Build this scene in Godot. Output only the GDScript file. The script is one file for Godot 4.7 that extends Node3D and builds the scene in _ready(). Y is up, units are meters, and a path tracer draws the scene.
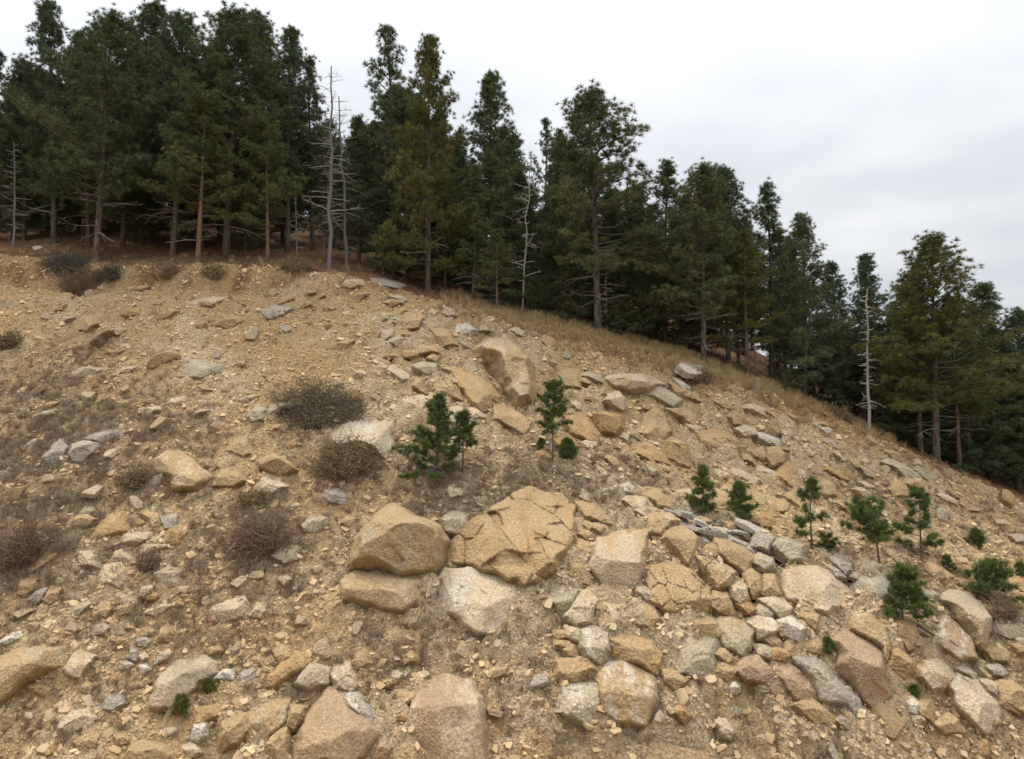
extends Node3D
# Hillside cut above a road under an overcast sky. y is up, metres; the camera stands at the origin and looks along -z.

func _ready():
	camera_and_light()
	materials()
	terrain()
	outcrops()
	packed_blocks()
	grey_ledge()
	forest()
	saplings()
	shrubs()
	loose_stones()
	ground_cover()
	wood()

func camera_and_light():
	var cam := Camera3D.new()
	cam.name = "camera"
	cam.fov = rad_to_deg(2.0 * atan(379.5 / 780.0))
	cam.near = 0.1
	cam.far = 1500.0
	cam.rotation.x = atan(40.5 / 780.0)
	add_child(cam)
	var env := Environment.new()
	env.background_mode = Environment.BG_SKY
	var sky := Sky.new()
	var pan := PanoramaSkyMaterial.new()
	pan.panorama = ImageTexture.create_from_image(overcast())
	sky.sky_material = pan
	env.sky = sky
	env.tonemap_mode = Environment.TONE_MAPPER_LINEAR
	env.tonemap_exposure = 1.8
	env.sdfgi_enabled = true
	env.ssao_enabled = true
	env.ssil_enabled = true
	var we := WorldEnvironment.new()
	we.name = "world_environment"
	we.environment = env
	add_child(we)
	var sun := DirectionalLight3D.new()
	sun.name = "sun"
	sun.light_energy = 0.5
	sun.light_angular_distance = 14.0
	sun.light_color = Color(1.0, 0.95, 0.87)
	sun.shadow_enabled = true
	add_child(sun)
	sun.look_at_from_position(SUN_DIR * 50.0, Vector3.ZERO, Vector3.UP)

const SUN_DIR = Vector3(-0.34, 0.86, -0.38)

func overcast() -> Image:
	var w := 1024
	var h := 512
	var img := Image.create(w, h, false, Image.FORMAT_RGBF)
	var n1 := noise(FastNoiseLite.TYPE_SIMPLEX_SMOOTH, 1.3, 21, 5)
	var n2 := noise(FastNoiseLite.TYPE_SIMPLEX_SMOOTH, 3.2, 22, 4)
	var sd := SUN_DIR.normalized()
	for j in h:
		var el := PI * (0.5 - (j + 0.5) / h)
		for i in w:
			var az := TAU * ((i + 0.5) / w - 0.5)
			var d := Vector3(sin(az) * cos(el), sin(el), -cos(az) * cos(el))
			# a cloud deck seen from below: patterns crowd together towards the horizon
			var q := d / maxf(0.12, d.y + 0.18)
			var c := n1.get_noise_3d(q.x * 0.7, 0.0, q.z * 0.7) * 0.6 + n2.get_noise_3d(q.x * 0.6 + c_shift(q), 3.0, q.z * 0.8) * 0.4
			var g := pow(maxf(0.0, d.dot(sd)), 5.0)
			var l := 0.375 + 0.92 * pow(maxf(0.0, d.y), 1.7) + 0.13 * c + 0.36 * g
			var k := clampf(0.25 + 0.6 * c + 1.2 * g + 0.7 * maxf(0.0, d.y), 0.0, 1.0)
			img.set_pixel(i, j, Color(l * lerpf(0.915, 1.0, k), l * lerpf(0.97, 1.0, k), l * lerpf(1.07, 1.0, k)))
	return img

func c_shift(q: Vector3) -> float:
	return 0.25 * sin(q.z * 1.3)

# ------------------------------------------------------------------ helpers
var taken := {}
func numbered(called: String) -> String:
	var k: int = taken.get(called, 0)
	taken[called] = k + 1
	return called if k == 0 else "%s_%03d" % [called, k]

func tag(o: Node, label: String, category: String, group := "", kind := ""):
	if label: o.set_meta("label", label)
	if category: o.set_meta("category", category)
	if group: o.set_meta("group", group)
	o.set_meta("kind", kind if kind else "thing")

func put(called: String, mesh: Mesh, m: Material, parent: Node = null) -> MeshInstance3D:
	var o := MeshInstance3D.new()
	o.mesh = mesh
	o.material_override = m
	if parent == null:
		o.name = numbered(called)
		add_child(o)
	else:
		o.name = called
		parent.add_child(o, true)
	return o

func thing(called: String, at: Vector3) -> Node3D:
	var o := Node3D.new()
	o.name = numbered(called)
	add_child(o)
	o.position = at
	return o

func noise(type: int, freq: float, s: int, oct := 3) -> FastNoiseLite:
	var n := FastNoiseLite.new()
	n.noise_type = type
	n.frequency = freq
	n.seed = s
	n.fractal_type = FastNoiseLite.FRACTAL_FBM if oct > 1 else FastNoiseLite.FRACTAL_NONE
	n.fractal_octaves = oct
	return n

func cells(freq: float, s: int, ret: int) -> FastNoiseLite:
	var n := noise(FastNoiseLite.TYPE_CELLULAR, freq, s, 1)
	n.cellular_return_type = ret
	n.cellular_jitter = 1.0
	n.cellular_distance_function = FastNoiseLite.DISTANCE_EUCLIDEAN
	return n

func array_mesh(v: PackedVector3Array, n: PackedVector3Array, c: PackedColorArray, ix := PackedInt32Array()) -> ArrayMesh:
	var a := []
	a.resize(Mesh.ARRAY_MAX)
	a[Mesh.ARRAY_VERTEX] = v
	a[Mesh.ARRAY_NORMAL] = n
	if c.size() > 0: a[Mesh.ARRAY_COLOR] = c
	if ix.size() > 0: a[Mesh.ARRAY_INDEX] = ix
	var m := ArrayMesh.new()
	m.add_surface_from_arrays(Mesh.PRIMITIVE_TRIANGLES, a)
	return m

func rc(c, k := 1.0) -> Color:
	return Color(c[0] * k, c[1] * k, c[2] * k)

# ------------------------------------------------------------------ materials
var M := {}

func tone_texture(freq: float, s: int, lo: float, hi: float, oct := 5, size := 512) -> ImageTexture:
	var n := noise(FastNoiseLite.TYPE_SIMPLEX_SMOOTH, freq, s, oct)
	var img := n.get_seamless_image(size, size)
	img.convert(Image.FORMAT_RGB8)
	for y in size:
		for x in size:
			var g := lerpf(lo, hi, img.get_pixel(x, y).r)
			img.set_pixel(x, y, Color(g, g, g))
	return ImageTexture.create_from_image(img)

func bump_texture(freq: float, s: int, strength: float, oct := 5, size := 512) -> ImageTexture:
	var n := noise(FastNoiseLite.TYPE_SIMPLEX_SMOOTH, freq, s, oct)
	var img := n.get_seamless_image(size, size)
	img.convert(Image.FORMAT_RGBA8)
	img.bump_map_to_normal_map(strength)
	return ImageTexture.create_from_image(img)

func stone_material(tone: ImageTexture, bump: ImageTexture, scale: float, rough := 0.95) -> StandardMaterial3D:
	var m := StandardMaterial3D.new()
	m.vertex_color_use_as_albedo = true
	m.albedo_texture = tone
	m.normal_enabled = true
	m.normal_texture = bump
	m.normal_scale = 1.0
	m.uv1_triplanar = true
	m.uv1_world_triplanar = true
	m.uv1_scale = Vector3.ONE * scale
	m.roughness = rough
	m.metallic_specular = 0.25
	return m

func plain(rough := 0.95) -> StandardMaterial3D:
	var m := StandardMaterial3D.new()
	m.vertex_color_use_as_albedo = true
	m.roughness = rough
	m.metallic_specular = 0.2
	return m

func materials():
	var tone := tone_texture(0.045, 5, 0.68, 1.02)
	var tone2 := tone_texture(0.06, 8, 0.62, 1.0)
	var bump := bump_texture(0.05, 6, 12.0)
	M.rock = stone_material(tone, bump, 0.55, 0.9)
	M.soil = stone_material(tone2, bump_texture(0.09, 9, 12.0), 0.3, 1.0)
	M.chip = plain(0.95)
	M.bark = stone_material(tone2, bump_texture(0.05, 12, 6.0), 0.9, 0.95)
	M.twig = plain(0.95)
	M.straw = plain(0.9)
	M.straw.backlight = Color(0.3, 0.3, 0.3)
	M.needles = []
	for tint in [Color(0.92, 0.97, 0.95), Color(0.82, 0.92, 0.97), Color(1.0, 1.0, 0.80), Color(1.12, 0.98, 0.62), Color(0.86, 0.98, 0.64), Color(0.84, 0.92, 0.82), Color(1.0, 0.99, 0.90)]:
		var m := plain(0.75)
		m.albedo_color = Color(tint.r, tint.g, tint.b).linear_to_srgb() if tint.r <= 1.0 else Color(1.0, 0.90, 0.58).linear_to_srgb()
		m.backlight = Color(0.35, 0.35, 0.3)
		M.needles.append(m)

# ------------------------------------------------------------------ terrain
var n_big: FastNoiseLite
var n_mid: FastNoiseLite
var n_small: FastNoiseLite
var n_patch: FastNoiseLite
var n_step: FastNoiseLite
var n_ridge: FastNoiseLite
var n_block: FastNoiseLite
var n_joint: FastNoiseLite

func tab(a: Array, x: float) -> float:
	var t := clampf(x + 60.0, 0.0, 119.999)
	var i := int(t)
	return lerpf(a[i], a[i + 1], t - i)

func part_up(x: float, z: float) -> float:     # 0 at the foot of the cut, 1 at the crest
	var zb := tab(ZB, x)
	return (zb - z) / (zb - tab(ZC, x))

func macro(x: float, z: float) -> float:
	var zb := tab(ZB, x)
	var zc := tab(ZC, x)
	var yb := tab(YB, x)
	var yc := tab(YC, x)
	var s := (zb - z) / (zb - zc)
	var lip := tab(SCARP, x) * 0.85 * exp(-pow((s - 0.945) / 0.038, 2.0))
	var y := 0.0
	if s <= 1.0:
		var a := tab(BENCH, x)
		var p := s * (1.0 - a * cos(TAU * 0.47))
		if s >= 0.0:
			p = s - a / TAU * (sin(TAU * (s - 0.47)) + sin(TAU * 0.47))
		y = yb + (yc - yb) * p - lip
	else:
		var d := (s - 1.0) * (zb - zc)
		y = yc + tab(RISE, x) * minf(d, 26.0) + 0.08 * maxf(0.0, d - 26.0) - lip
	y = maxf(y, -8.6)
	if z > -9.5:
		y = maxf(y, -1.65 - 0.78 * maxf(0.0, -z - 0.6))
	return y

func rough(x: float, z: float, s: float) -> float:
	var k := 1.0 if s < 1.0 else 0.6
	var gully := absf(n_ridge.get_noise_2d(x * 1.0 + z * 0.12, z * 0.22))
	var bed := bedrock(x, z)
	var y := 0.15 * n_big.get_noise_2d(x, z) + 0.10 * n_mid.get_noise_2d(x, z) + 0.075 * n_small.get_noise_2d(x, z) - 0.08 * (1.0 - smoothstep(0.0, 0.25, gully))
	# clods and ledges that break off along lines climbing to the right
	var p := x * 0.9 + z * 0.35
	var q := z * 1.5 - x * 0.3
	y += 0.085 * n_step.get_noise_2d(p, q) * clampf(0.5 + 1.5 * n_mid.get_noise_2d(x * 0.4 + 7.0, z * 0.4), 0.1, 1.2) + 0.045 * n_step.get_noise_2d(p * 2.7 + 31.0, q * 2.7)
	if bed > 0.01:
		y += bed * (0.20 * n_block.get_noise_2d(x, z) + 0.12 * n_block.get_noise_2d(x * 2.3 + 17.0, z * 2.3) - 0.14 * (1.0 - smoothstep(0.02, 0.10, n_joint.get_noise_2d(x, z) + 1.0)))
	return k * y

func bed_share(x: float, z: float) -> float:      # how much broken bedrock shows through the soil
	var w := 0.0
	for e in BEDROCK:
		var q := Vector2((x - e[0]) / e[2], (z - e[1]) / e[3]).length_squared()
		if q < 2.0:
			w = maxf(w, e[4] * (1.0 - smoothstep(0.5, 1.6, q + 0.5 * n_mid.get_noise_2d(x, z))))
	return w

func smooth_ground(x: float, z: float) -> float:
	return macro(x, z) + 0.15 * n_big.get_noise_2d(x, z) + 0.06 * bedrock(x, z)

func height(x: float, z: float) -> float:
	return macro(x, z) + rough(x, z, part_up(x, z))

func slope_normal(x: float, z: float, e := 0.5) -> Vector3:
	return Vector3(macro(x - e, z) - macro(x + e, z), 2.0 * e, macro(x, z - e) - macro(x, z + e)).normalized()

# both shares are read once on a 0.2 m grid and looked up from there
const GX = 340
const GZ = 190
var weed_grid := PackedFloat32Array()
var bed_grid := PackedFloat32Array()

func grids():
	for j in GZ:
		for i in GX:
			weed_grid.append(weed_share(i * 0.2 - 34.0, j * 0.2 - 46.0))
			bed_grid.append(bed_share(i * 0.2 - 34.0, j * 0.2 - 46.0))

func grid(a: PackedFloat32Array, x: float, z: float) -> float:
	var u := (x + 34.0) * 5.0
	var v := (z + 46.0) * 5.0
	var i := int(u)
	var j := int(v)
	if u < 0.0 or v < 0.0 or i >= GX - 1 or j >= GZ - 1: return 0.0
	u -= i
	v -= j
	var k := j * GX + i
	return lerpf(lerpf(a[k], a[k + 1], u), lerpf(a[k + GX], a[k + GX + 1], u), v)

func weediness(x: float, z: float) -> float:
	return grid(weed_grid, x, z)

func bedrock(x: float, z: float) -> float:
	return grid(bed_grid, x, z)

func weed_share(x: float, z: float) -> float:
	var w := 0.0
	for e in WEEDS:
		var q := Vector2((x - e[0]) / e[2], (z - e[1]) / e[3]).length_squared()
		if q < 4.0:
			w = maxf(w, e[4] * exp(-q * 0.9))
	return w

func soil_color(x: float, z: float, s: float) -> Color:
	var a := n_patch.get_noise_2d(x, z)
	var b := n_mid.get_noise_2d(x * 0.9 + 40.0, z * 0.9)
	var g := n_small.get_noise_2d(x * 2.1, z * 2.1 + 9.0)
	var c := Color(0.50, 0.352, 0.186)
	c = c.lerp(Color(0.60, 0.462, 0.285), smoothstep(0.05, 0.5, a + 0.5 * b))
	c = c.lerp(Color(0.46, 0.30, 0.142), smoothstep(0.1, 0.55, -a + 0.4 * b) * 0.8)
	var bed := bedrock(x, z)
	if bed > 0.01:
		c = c.lerp(Color(0.47, 0.345, 0.20).lerp(Color(0.56, 0.45, 0.31), smoothstep(-0.5, 0.6, n_block.get_noise_2d(x, z))), bed * 0.8)
	var w := weediness(x, z)
	c = c.lerp(Color(0.37, 0.265, 0.175), clampf(w * (0.75 + 0.9 * b + 0.6 * g), 0.0, 0.85))
	var f := smoothstep(-0.03, 0.03, s - 1.0 + 0.10 * b + 0.05 * g)
	var litter := Color(0.19, 0.105, 0.06).lerp(Color(0.29, 0.175, 0.09), smoothstep(-0.3, 0.4, a + g))
	c = c.lerp(litter, f)
	return c * (1.0 + 0.28 * g)

func terrain():
	n_big = noise(FastNoiseLite.TYPE_SIMPLEX_SMOOTH, 0.28, 1, 3)
	n_mid = noise(FastNoiseLite.TYPE_SIMPLEX_SMOOTH, 0.95, 2, 3)
	n_small = noise(FastNoiseLite.TYPE_SIMPLEX_SMOOTH, 3.6, 3, 3)
	n_patch = noise(FastNoiseLite.TYPE_SIMPLEX_SMOOTH, 0.22, 4, 4)
	n_ridge = noise(FastNoiseLite.TYPE_SIMPLEX_SMOOTH, 0.5, 6, 3)
	n_step = cells(1.3, 7, FastNoiseLite.RETURN_CELL_VALUE)
	for q in 2:
		var cell_noise := cells(0.95, 15, FastNoiseLite.RETURN_CELL_VALUE if q == 0 else FastNoiseLite.RETURN_DISTANCE2_SUB)
		cell_noise.domain_warp_enabled = true
		cell_noise.domain_warp_frequency = 1.5
		cell_noise.domain_warp_amplitude = 0.3
		if q == 0: n_block = cell_noise
		else: n_joint = cell_noise
	n_step.domain_warp_enabled = true
	n_step.domain_warp_frequency = 0.8
	n_step.domain_warp_amplitude = 0.5
	grids()
	var hill := put("hillside", patch(-27.0, 27.0, -41.0, -13.0, 0.085, 0.085), M.soil)
	tag(hill, "", "", "", "structure")
	# the land round it, coarser, out to the horizon; it stops a little inside the fine sheet's edge
	var v := PackedVector3Array()
	var c := PackedColorArray()
	var nn := PackedVector3Array()
	var ix := PackedInt32Array()
	var step := 3.0
	var n := 134
	for j in n + 1:
		for i in n + 1:
			var x := (i - n / 2) * step
			var z := (j - n / 2) * step - 40.0
			v.append(Vector3(x, macro(x, z) - 0.12, z))
			nn.append(slope_normal(x, z, 1.5))
			c.append(soil_color(x, z, part_up(x, z)))
	for j in n:
		for i in n:
			var a := j * (n + 1) + i
			var inner := true
			for k in [a, a + 1, a + n + 1, a + n + 2]:
				var p: Vector3 = v[k]
				if p.x < -26.0 or p.x > 26.0 or p.z < -40.0 or p.z > -14.0:
					inner = false
			if inner: continue
			ix.append_array([a, a + 1, a + n + 1, a + 1, a + n + 2, a + n + 1])
	tag(put("ground", array_mesh(v, nn, c, ix), M.soil), "", "", "", "structure")

func patch(x0: float, x1: float, z0: float, z1: float, dx: float, dz: float) -> ArrayMesh:
	var nx := int((x1 - x0) / dx)
	var nz := int((z1 - z0) / dz)
	var v := PackedVector3Array()
	var c := PackedColorArray()
	var nn := PackedVector3Array()
	var ix := PackedInt32Array()
	v.resize((nx + 1) * (nz + 1))
	c.resize(v.size())
	nn.resize(v.size())
	for j in nz + 1:
		var z := z0 + j * dz
		for i in nx + 1:
			var x := x0 + i * dx
			var s := part_up(x, z)
			var k := j * (nx + 1) + i
			v[k] = Vector3(x, macro(x, z) + rough(x, z, s), z)
			c[k] = soil_color(x, z, s)
	for j in nz + 1:
		for i in nx + 1:
			var k := j * (nx + 1) + i
			var l := v[k - 1 if i > 0 else k].y
			var r := v[k + 1 if i < nx else k].y
			var u := v[k - nx - 1 if j > 0 else k].y
			var d := v[k + nx + 1 if j < nz else k].y
			nn[k] = Vector3((l - r) / (2.0 * dx), 1.0, (u - d) / (2.0 * dz)).normalized()
	ix.resize(nx * nz * 6)
	var q := 0
	for j in nz:
		for i in nx:
			var a := j * (nx + 1) + i
			ix[q] = a
			ix[q + 1] = a + 1
			ix[q + 2] = a + nx + 1
			ix[q + 3] = a + 1
			ix[q + 4] = a + nx + 2
			ix[q + 5] = a + nx + 1
			q += 6
	return array_mesh(v, nn, c, ix)

# ------------------------------------------------------------------ boulders and bedrock
func signed_distance(p: Vector2, poly: PackedVector2Array) -> float:
	var best := 1e9
	for i in poly.size():
		var a := poly[i]
		var e := poly[(i + 1) % poly.size()] - a
		var w := p - a
		best = minf(best, (w - e * clampf(w.dot(e) / e.length_squared(), 0.0, 1.0)).length_squared())
	var d := sqrt(best)
	return d if Geometry2D.is_point_in_polygon(p, poly) else -d

func rock_mesh(k: Dictionary, sd: int) -> ArrayMesh:
	var rng := RandomNumberGenerator.new()
	rng.seed = 1000 + sd
	var poly := PackedVector2Array()
	var lo := Vector2(1e9, 1e9)
	var hi := -lo
	for i in range(0, k.p.size(), 2):
		var q := Vector2(k.p[i], k.p[i + 1])
		poly.append(q)
		lo = lo.min(q)
		hi = hi.max(q)
	var size := sqrt((hi.x - lo.x) * (hi.y - lo.y))
	var n: Vector3 = k.d
	var u := Vector3.UP.cross(n).normalized()
	var w := n.cross(u)
	var slope := slope_normal(k.x, k.z)
	var nd := n.dot(slope)
	# ridge line: the face above it lies back, the face below it stands up
	var mid := (lo + hi) * 0.5
	var ra := deg_to_rad(rng.randf_range(-25.0, 15.0))
	var rp := mid + Vector2(0, rng.randf_range(-0.1, 0.15) * size)
	if k.has("r"):
		rp = Vector2(k.r[0], k.r[1])
		ra = deg_to_rad(k.r[2])
	var rn := Vector2(-sin(ra), cos(ra))
	var below := 0.0
	var above := 0.0
	for q in poly:
		var t := (q - rp).dot(rn)
		below = maxf(below, -t)
		above = maxf(above, t)
	var top: float = (0.9 * k.k * below + 0.06 + 0.10 * size) * k.get("f", 1.0)
	var ku := clampf((top - 0.02) / maxf(above, 0.02), 0.25, 1.5)
	var kd: float = k.k
	# a second edge running up and down
	var sa := deg_to_rad(rng.randf_range(60.0, 120.0))
	var sp := mid + Vector2(rng.randf_range(-0.2, 0.2) * size, 0)
	var sl := rng.randf_range(0.1, 0.45)
	var sr := rng.randf_range(0.1, 0.45)
	if k.has("s"):
		sp = Vector2(k.s[0], k.s[1])
		sa = deg_to_rad(k.s[2])
		sl = k.s[3]
		sr = k.s[4]
	var sn := Vector2(sin(sa), -cos(sa))
	# knocked-off corners
	var chops := []
	for i in 6:
		var a := rng.randf() * TAU
		var dir := Vector2(cos(a), sin(a))
		chops.append([dir, mid.dot(dir) + rng.randf_range(0.05, 0.36) * size, rng.randf_range(0.35, 1.5)])
	var cr: float = k.get("cr", rng.randf_range(0.0, 0.35))
	var f_crack := cells(clampf(2.2 / size, 0.75, 4.0), sd, FastNoiseLite.RETURN_DISTANCE2_SUB)
	f_crack.domain_warp_enabled = true
	f_crack.domain_warp_frequency = 2.0
	f_crack.domain_warp_amplitude = 0.07
	var f_chip := cells(clampf(2.4 / size, 1.6, 8.0), sd + 3, FastNoiseLite.RETURN_CELL_VALUE)
	f_chip.domain_warp_enabled = true
	f_chip.domain_warp_frequency = 3.0
	f_chip.domain_warp_amplitude = 0.04
	var f_lump := noise(FastNoiseLite.TYPE_SIMPLEX_SMOOTH, clampf(1.3 / size, 0.8, 5.0), sd + 5, 4)
	var f_tone := noise(FastNoiseLite.TYPE_SIMPLEX_SMOOTH, clampf(1.1 / size, 0.7, 4.0), sd + 7, 4)
	var f_fine := noise(FastNoiseLite.TYPE_SIMPLEX_SMOOTH, 9.0, sd + 9, 2)
	var edge_w := noise(FastNoiseLite.TYPE_SIMPLEX_SMOOTH, clampf(3.0 / size, 1.5, 10.0), sd + 11, 2)
	var cell := clampf(size / 44.0, 0.012, 0.028 if k.get("cr", 0.0) > 0.6 else 0.036)
	var rim := minf(0.35, 0.1 + 0.25 * size)
	var steep := 3.6
	var pad := rim / steep + cell
	lo -= Vector2(pad, pad)
	hi += Vector2(pad, pad)
	var nx := int((hi.x - lo.x) / cell) + 1
	var ny := int((hi.y - lo.y) / cell) + 1
	var v := PackedVector3Array()
	var c := PackedColorArray()
	var ok := PackedByteArray()
	v.resize((nx + 1) * (ny + 1))
	c.resize(v.size())
	ok.resize(v.size())
	var base := Vector3(k.x, macro(k.x, k.z), k.z)
	var col := rc(k.c)
	var col2 := rc(k.get("c2", k.c))
	if not k.has("c2"): col2 = col * 0.86
	for j in ny + 1:
		for i in nx + 1:
			var q := lo + Vector2(i, j) * cell
			var at := j * (nx + 1) + i
			var e := signed_distance(q, poly) + 0.022 * size + 0.035 * size * edge_w.get_noise_2d(q.x, q.y)
			var h := e * steep + 0.10
			if h < -rim * 1.6:
				continue
			ok[at] = 1
			var t := (q - rp).dot(rn)
			h = minf(h, top - (ku * t if t > 0.0 else -kd * t))
			var b := (q - sp).dot(sn)
			h = minf(h, top * 1.05 - (sr * b if b > 0.0 else -sl * b))
			for g in chops:
				h = minf(h, top - (q.dot(g[0]) - g[1]) * g[2])
			h += 0.012 * size * f_lump.get_noise_2d(q.x, q.y) + 0.038 * size * f_chip.get_noise_2d(q.x + 0.4 * q.y, q.y * 1.5) * clampf(0.4 + 1.6 * f_tone.get_noise_2d(q.x + 3.0, q.y), 0.0, 1.0)
			h += 0.012 * f_fine.get_noise_2d(q.x, q.y)
			if cr > 0.0:
				# joints run in two sets, one closer spaced than the other
				var z := f_crack.get_noise_2d(q.x * 1.7 + q.y * 1.0, q.y * 0.9 - q.x * 0.5) + 1.0
				h -= cr * 0.10 * (1.0 - smoothstep(0.015, 0.065, z)) * smoothstep(-0.22, 0.2, f_tone.get_noise_2d(q.x * 0.9 + 20.0, q.y * 0.9))
			h = maxf(h, -rim)
			var p := u * q.x + w * q.y
			var t0 := -p.dot(slope) / nd
			for it in 2:
				var g := base + p + n * t0
				t0 += (smooth_ground(g.x, g.z) - g.y) * slope.y / nd
			v[at] = p + n * (h + t0)
			var m := f_tone.get_noise_2d(q.x * 1.6, q.y * 0.7)
			var o := f_fine.get_noise_2d(q.x * 0.8 + 5.0, q.y * 0.8)
			var cc := col.lerp(col2, smoothstep(-0.1, 0.5, m + 0.3 * o) * 0.8)
			c[at] = cc * (1.0 + 0.16 * o + 0.16 * f_lump.get_noise_2d(q.x * 1.7 + 9.0, q.y * 1.7))
	var ix := PackedInt32Array()
	var nn := PackedVector3Array()
	nn.resize(v.size())
	for j in ny:
		for i in nx:
			var a := j * (nx + 1) + i
			var d := a + nx + 1
			if ok[a] and ok[a + 1] and ok[d] and ok[d + 1]:
				ix.append_array([a, d, a + 1, a + 1, d, d + 1])
				var fn := (v[a + 1] - v[d]).cross(v[d + 1] - v[a])
				nn[a] += fn
				nn[a + 1] += fn
				nn[d] += fn
				nn[d + 1] += fn
	# drop vertices that no face uses
	var map := PackedInt32Array()
	map.resize(v.size())
	map.fill(-1)
	var v2 := PackedVector3Array()
	var n2 := PackedVector3Array()
	var c2 := PackedColorArray()
	for i in ix.size():
		var a := ix[i]
		if map[a] < 0:
			map[a] = v2.size()
			v2.append(v[a])
			n2.append(nn[a].normalized())
			c2.append(c[a])
		ix[i] = map[a]
	return array_mesh(v2, n2, c2, ix)

func category_of(called: String) -> String:
	return {"boulder": "boulder", "stone": "stone", "rock_slab": "slab", "outcrop_block": "rock outcrop", "outcrop_slab": "rock outcrop", "ledge_block": "boulder"}[called]

func outcrops():
	var i := 0
	for k in ROCKS:
		var o := put(k.n, rock_mesh(k, i), M.rock)
		o.position = Vector3(k.x, macro(k.x, k.z), k.z)
		tag(o, k.l, category_of(k.n), "rocks of the cut slope")
		i += 1

func packed_blocks():
	var i := 3000
	for k in PACKED:
		var o := put("rock", rock_mesh(k, i), M.rock)
		o.position = Vector3(k.x, macro(k.x, k.z), k.z)
		tag(o, PACKED_LABELS[k.g], "rock", PACKED_LABELS[k.g])
		i += 1

# an angular stone: a sphere cut by the planes of a skewed box and a few random ones
func cut_stone(sd: int, div: int, flat := 1.0, col := Color(1, 1, 1)) -> ArrayMesh:
	var rng := RandomNumberGenerator.new()
	rng.seed = sd
	var planes := []
	for i in 3:
		for side in [-1.0, 1.0]:
			var d := Vector3.ZERO
			d[i] = side
			planes.append([(d + Vector3(rng.randfn(), rng.randfn(), rng.randfn()) * 0.22).normalized(), rng.randf_range(0.55, 0.85)])
	for i in 4:
		planes.append([Vector3(rng.randfn(), rng.randfn(), rng.randfn()).normalized(), rng.randf_range(0.7, 1.0)])
	var faces := ico(div)
	var v := PackedVector3Array()
	var n := PackedVector3Array()
	var c := PackedColorArray()
	for p: Vector3 in faces:
		var r := 1.3
		for q in planes:
			var t: float = p.dot(q[0])
			if t > 0.01: r = minf(r, q[1] / t)
		var o := p * r
		o.y *= flat
		v.append(o * 0.6)
	for i in range(0, v.size(), 3):
		var fn := (v[i + 2] - v[i]).cross(v[i + 1] - v[i]).normalized()
		for j in 3:
			n.append(fn)
			c.append(col)
	return array_mesh(v, n, c)

# a small broken chip: a box with every corner pushed about, twelve faces
func chip(sd: int, flat: float) -> ArrayMesh:
	var rng := RandomNumberGenerator.new()
	rng.seed = sd
	var p := []
	for i in 8:
		var taper := rng.randf_range(0.25, 0.85) if i & 2 else 1.1
		p.append(Vector3(taper, 1, taper) * Vector3((0.5 if i & 1 else -0.5) + rng.randfn() * 0.14, ((0.5 if i & 2 else -0.5) + rng.randfn() * 0.2) * flat, (0.5 if i & 4 else -0.5) + rng.randfn() * 0.14))
	var v := PackedVector3Array()
	var n := PackedVector3Array()
	var c := PackedColorArray()
	for f in [[0, 1, 3, 2], [4, 6, 7, 5], [0, 4, 5, 1], [2, 3, 7, 6], [0, 2, 6, 4], [1, 5, 7, 3]]:
		for t in [[0, 1, 2], [0, 2, 3]]:
			var a: Vector3 = p[f[t[0]]]
			var b: Vector3 = p[f[t[1]]]
			var d: Vector3 = p[f[t[2]]]
			var fn := (d - a).cross(b - a).normalized()
			if fn.dot((a + b + d) / 3.0) < 0.0:
				var x := b
				b = d
				d = x
				fn = -fn
			v.append_array([a, b, d])
			for j in 3:
				n.append(fn)
				c.append(Color(1, 1, 1))
	return array_mesh(v, n, c)

func ico(div: int) -> PackedVector3Array:
	var t := (1.0 + sqrt(5.0)) / 2.0
	var p := [Vector3(-1, t, 0), Vector3(1, t, 0), Vector3(-1, -t, 0), Vector3(1, -t, 0), Vector3(0, -1, t), Vector3(0, 1, t), Vector3(0, -1, -t), Vector3(0, 1, -t), Vector3(t, 0, -1), Vector3(t, 0, 1), Vector3(-t, 0, -1), Vector3(-t, 0, 1)]
	var f := [0, 11, 5, 0, 5, 1, 0, 1, 7, 0, 7, 10, 0, 10, 11, 1, 5, 9, 5, 11, 4, 11, 10, 2, 10, 7, 6, 7, 1, 8, 3, 9, 4, 3, 4, 2, 3, 2, 6, 3, 6, 8, 3, 8, 9, 4, 9, 5, 2, 4, 11, 6, 2, 10, 8, 6, 7, 9, 8, 1]
	var tri := PackedVector3Array()
	for i in range(0, 60, 3):
		tri.append_array([p[f[i]].normalized(), p[f[i + 2]].normalized(), p[f[i + 1]].normalized()])
	for k in div:
		var more := PackedVector3Array()
		for i in range(0, tri.size(), 3):
			var a := tri[i]
			var b := tri[i + 1]
			var d := tri[i + 2]
			var ab := (a + b).normalized()
			var bd := (b + d).normalized()
			var da := (d + a).normalized()
			more.append_array([a, ab, da, ab, b, bd, da, bd, d, ab, bd, da])
		tri = more
	return tri

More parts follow.
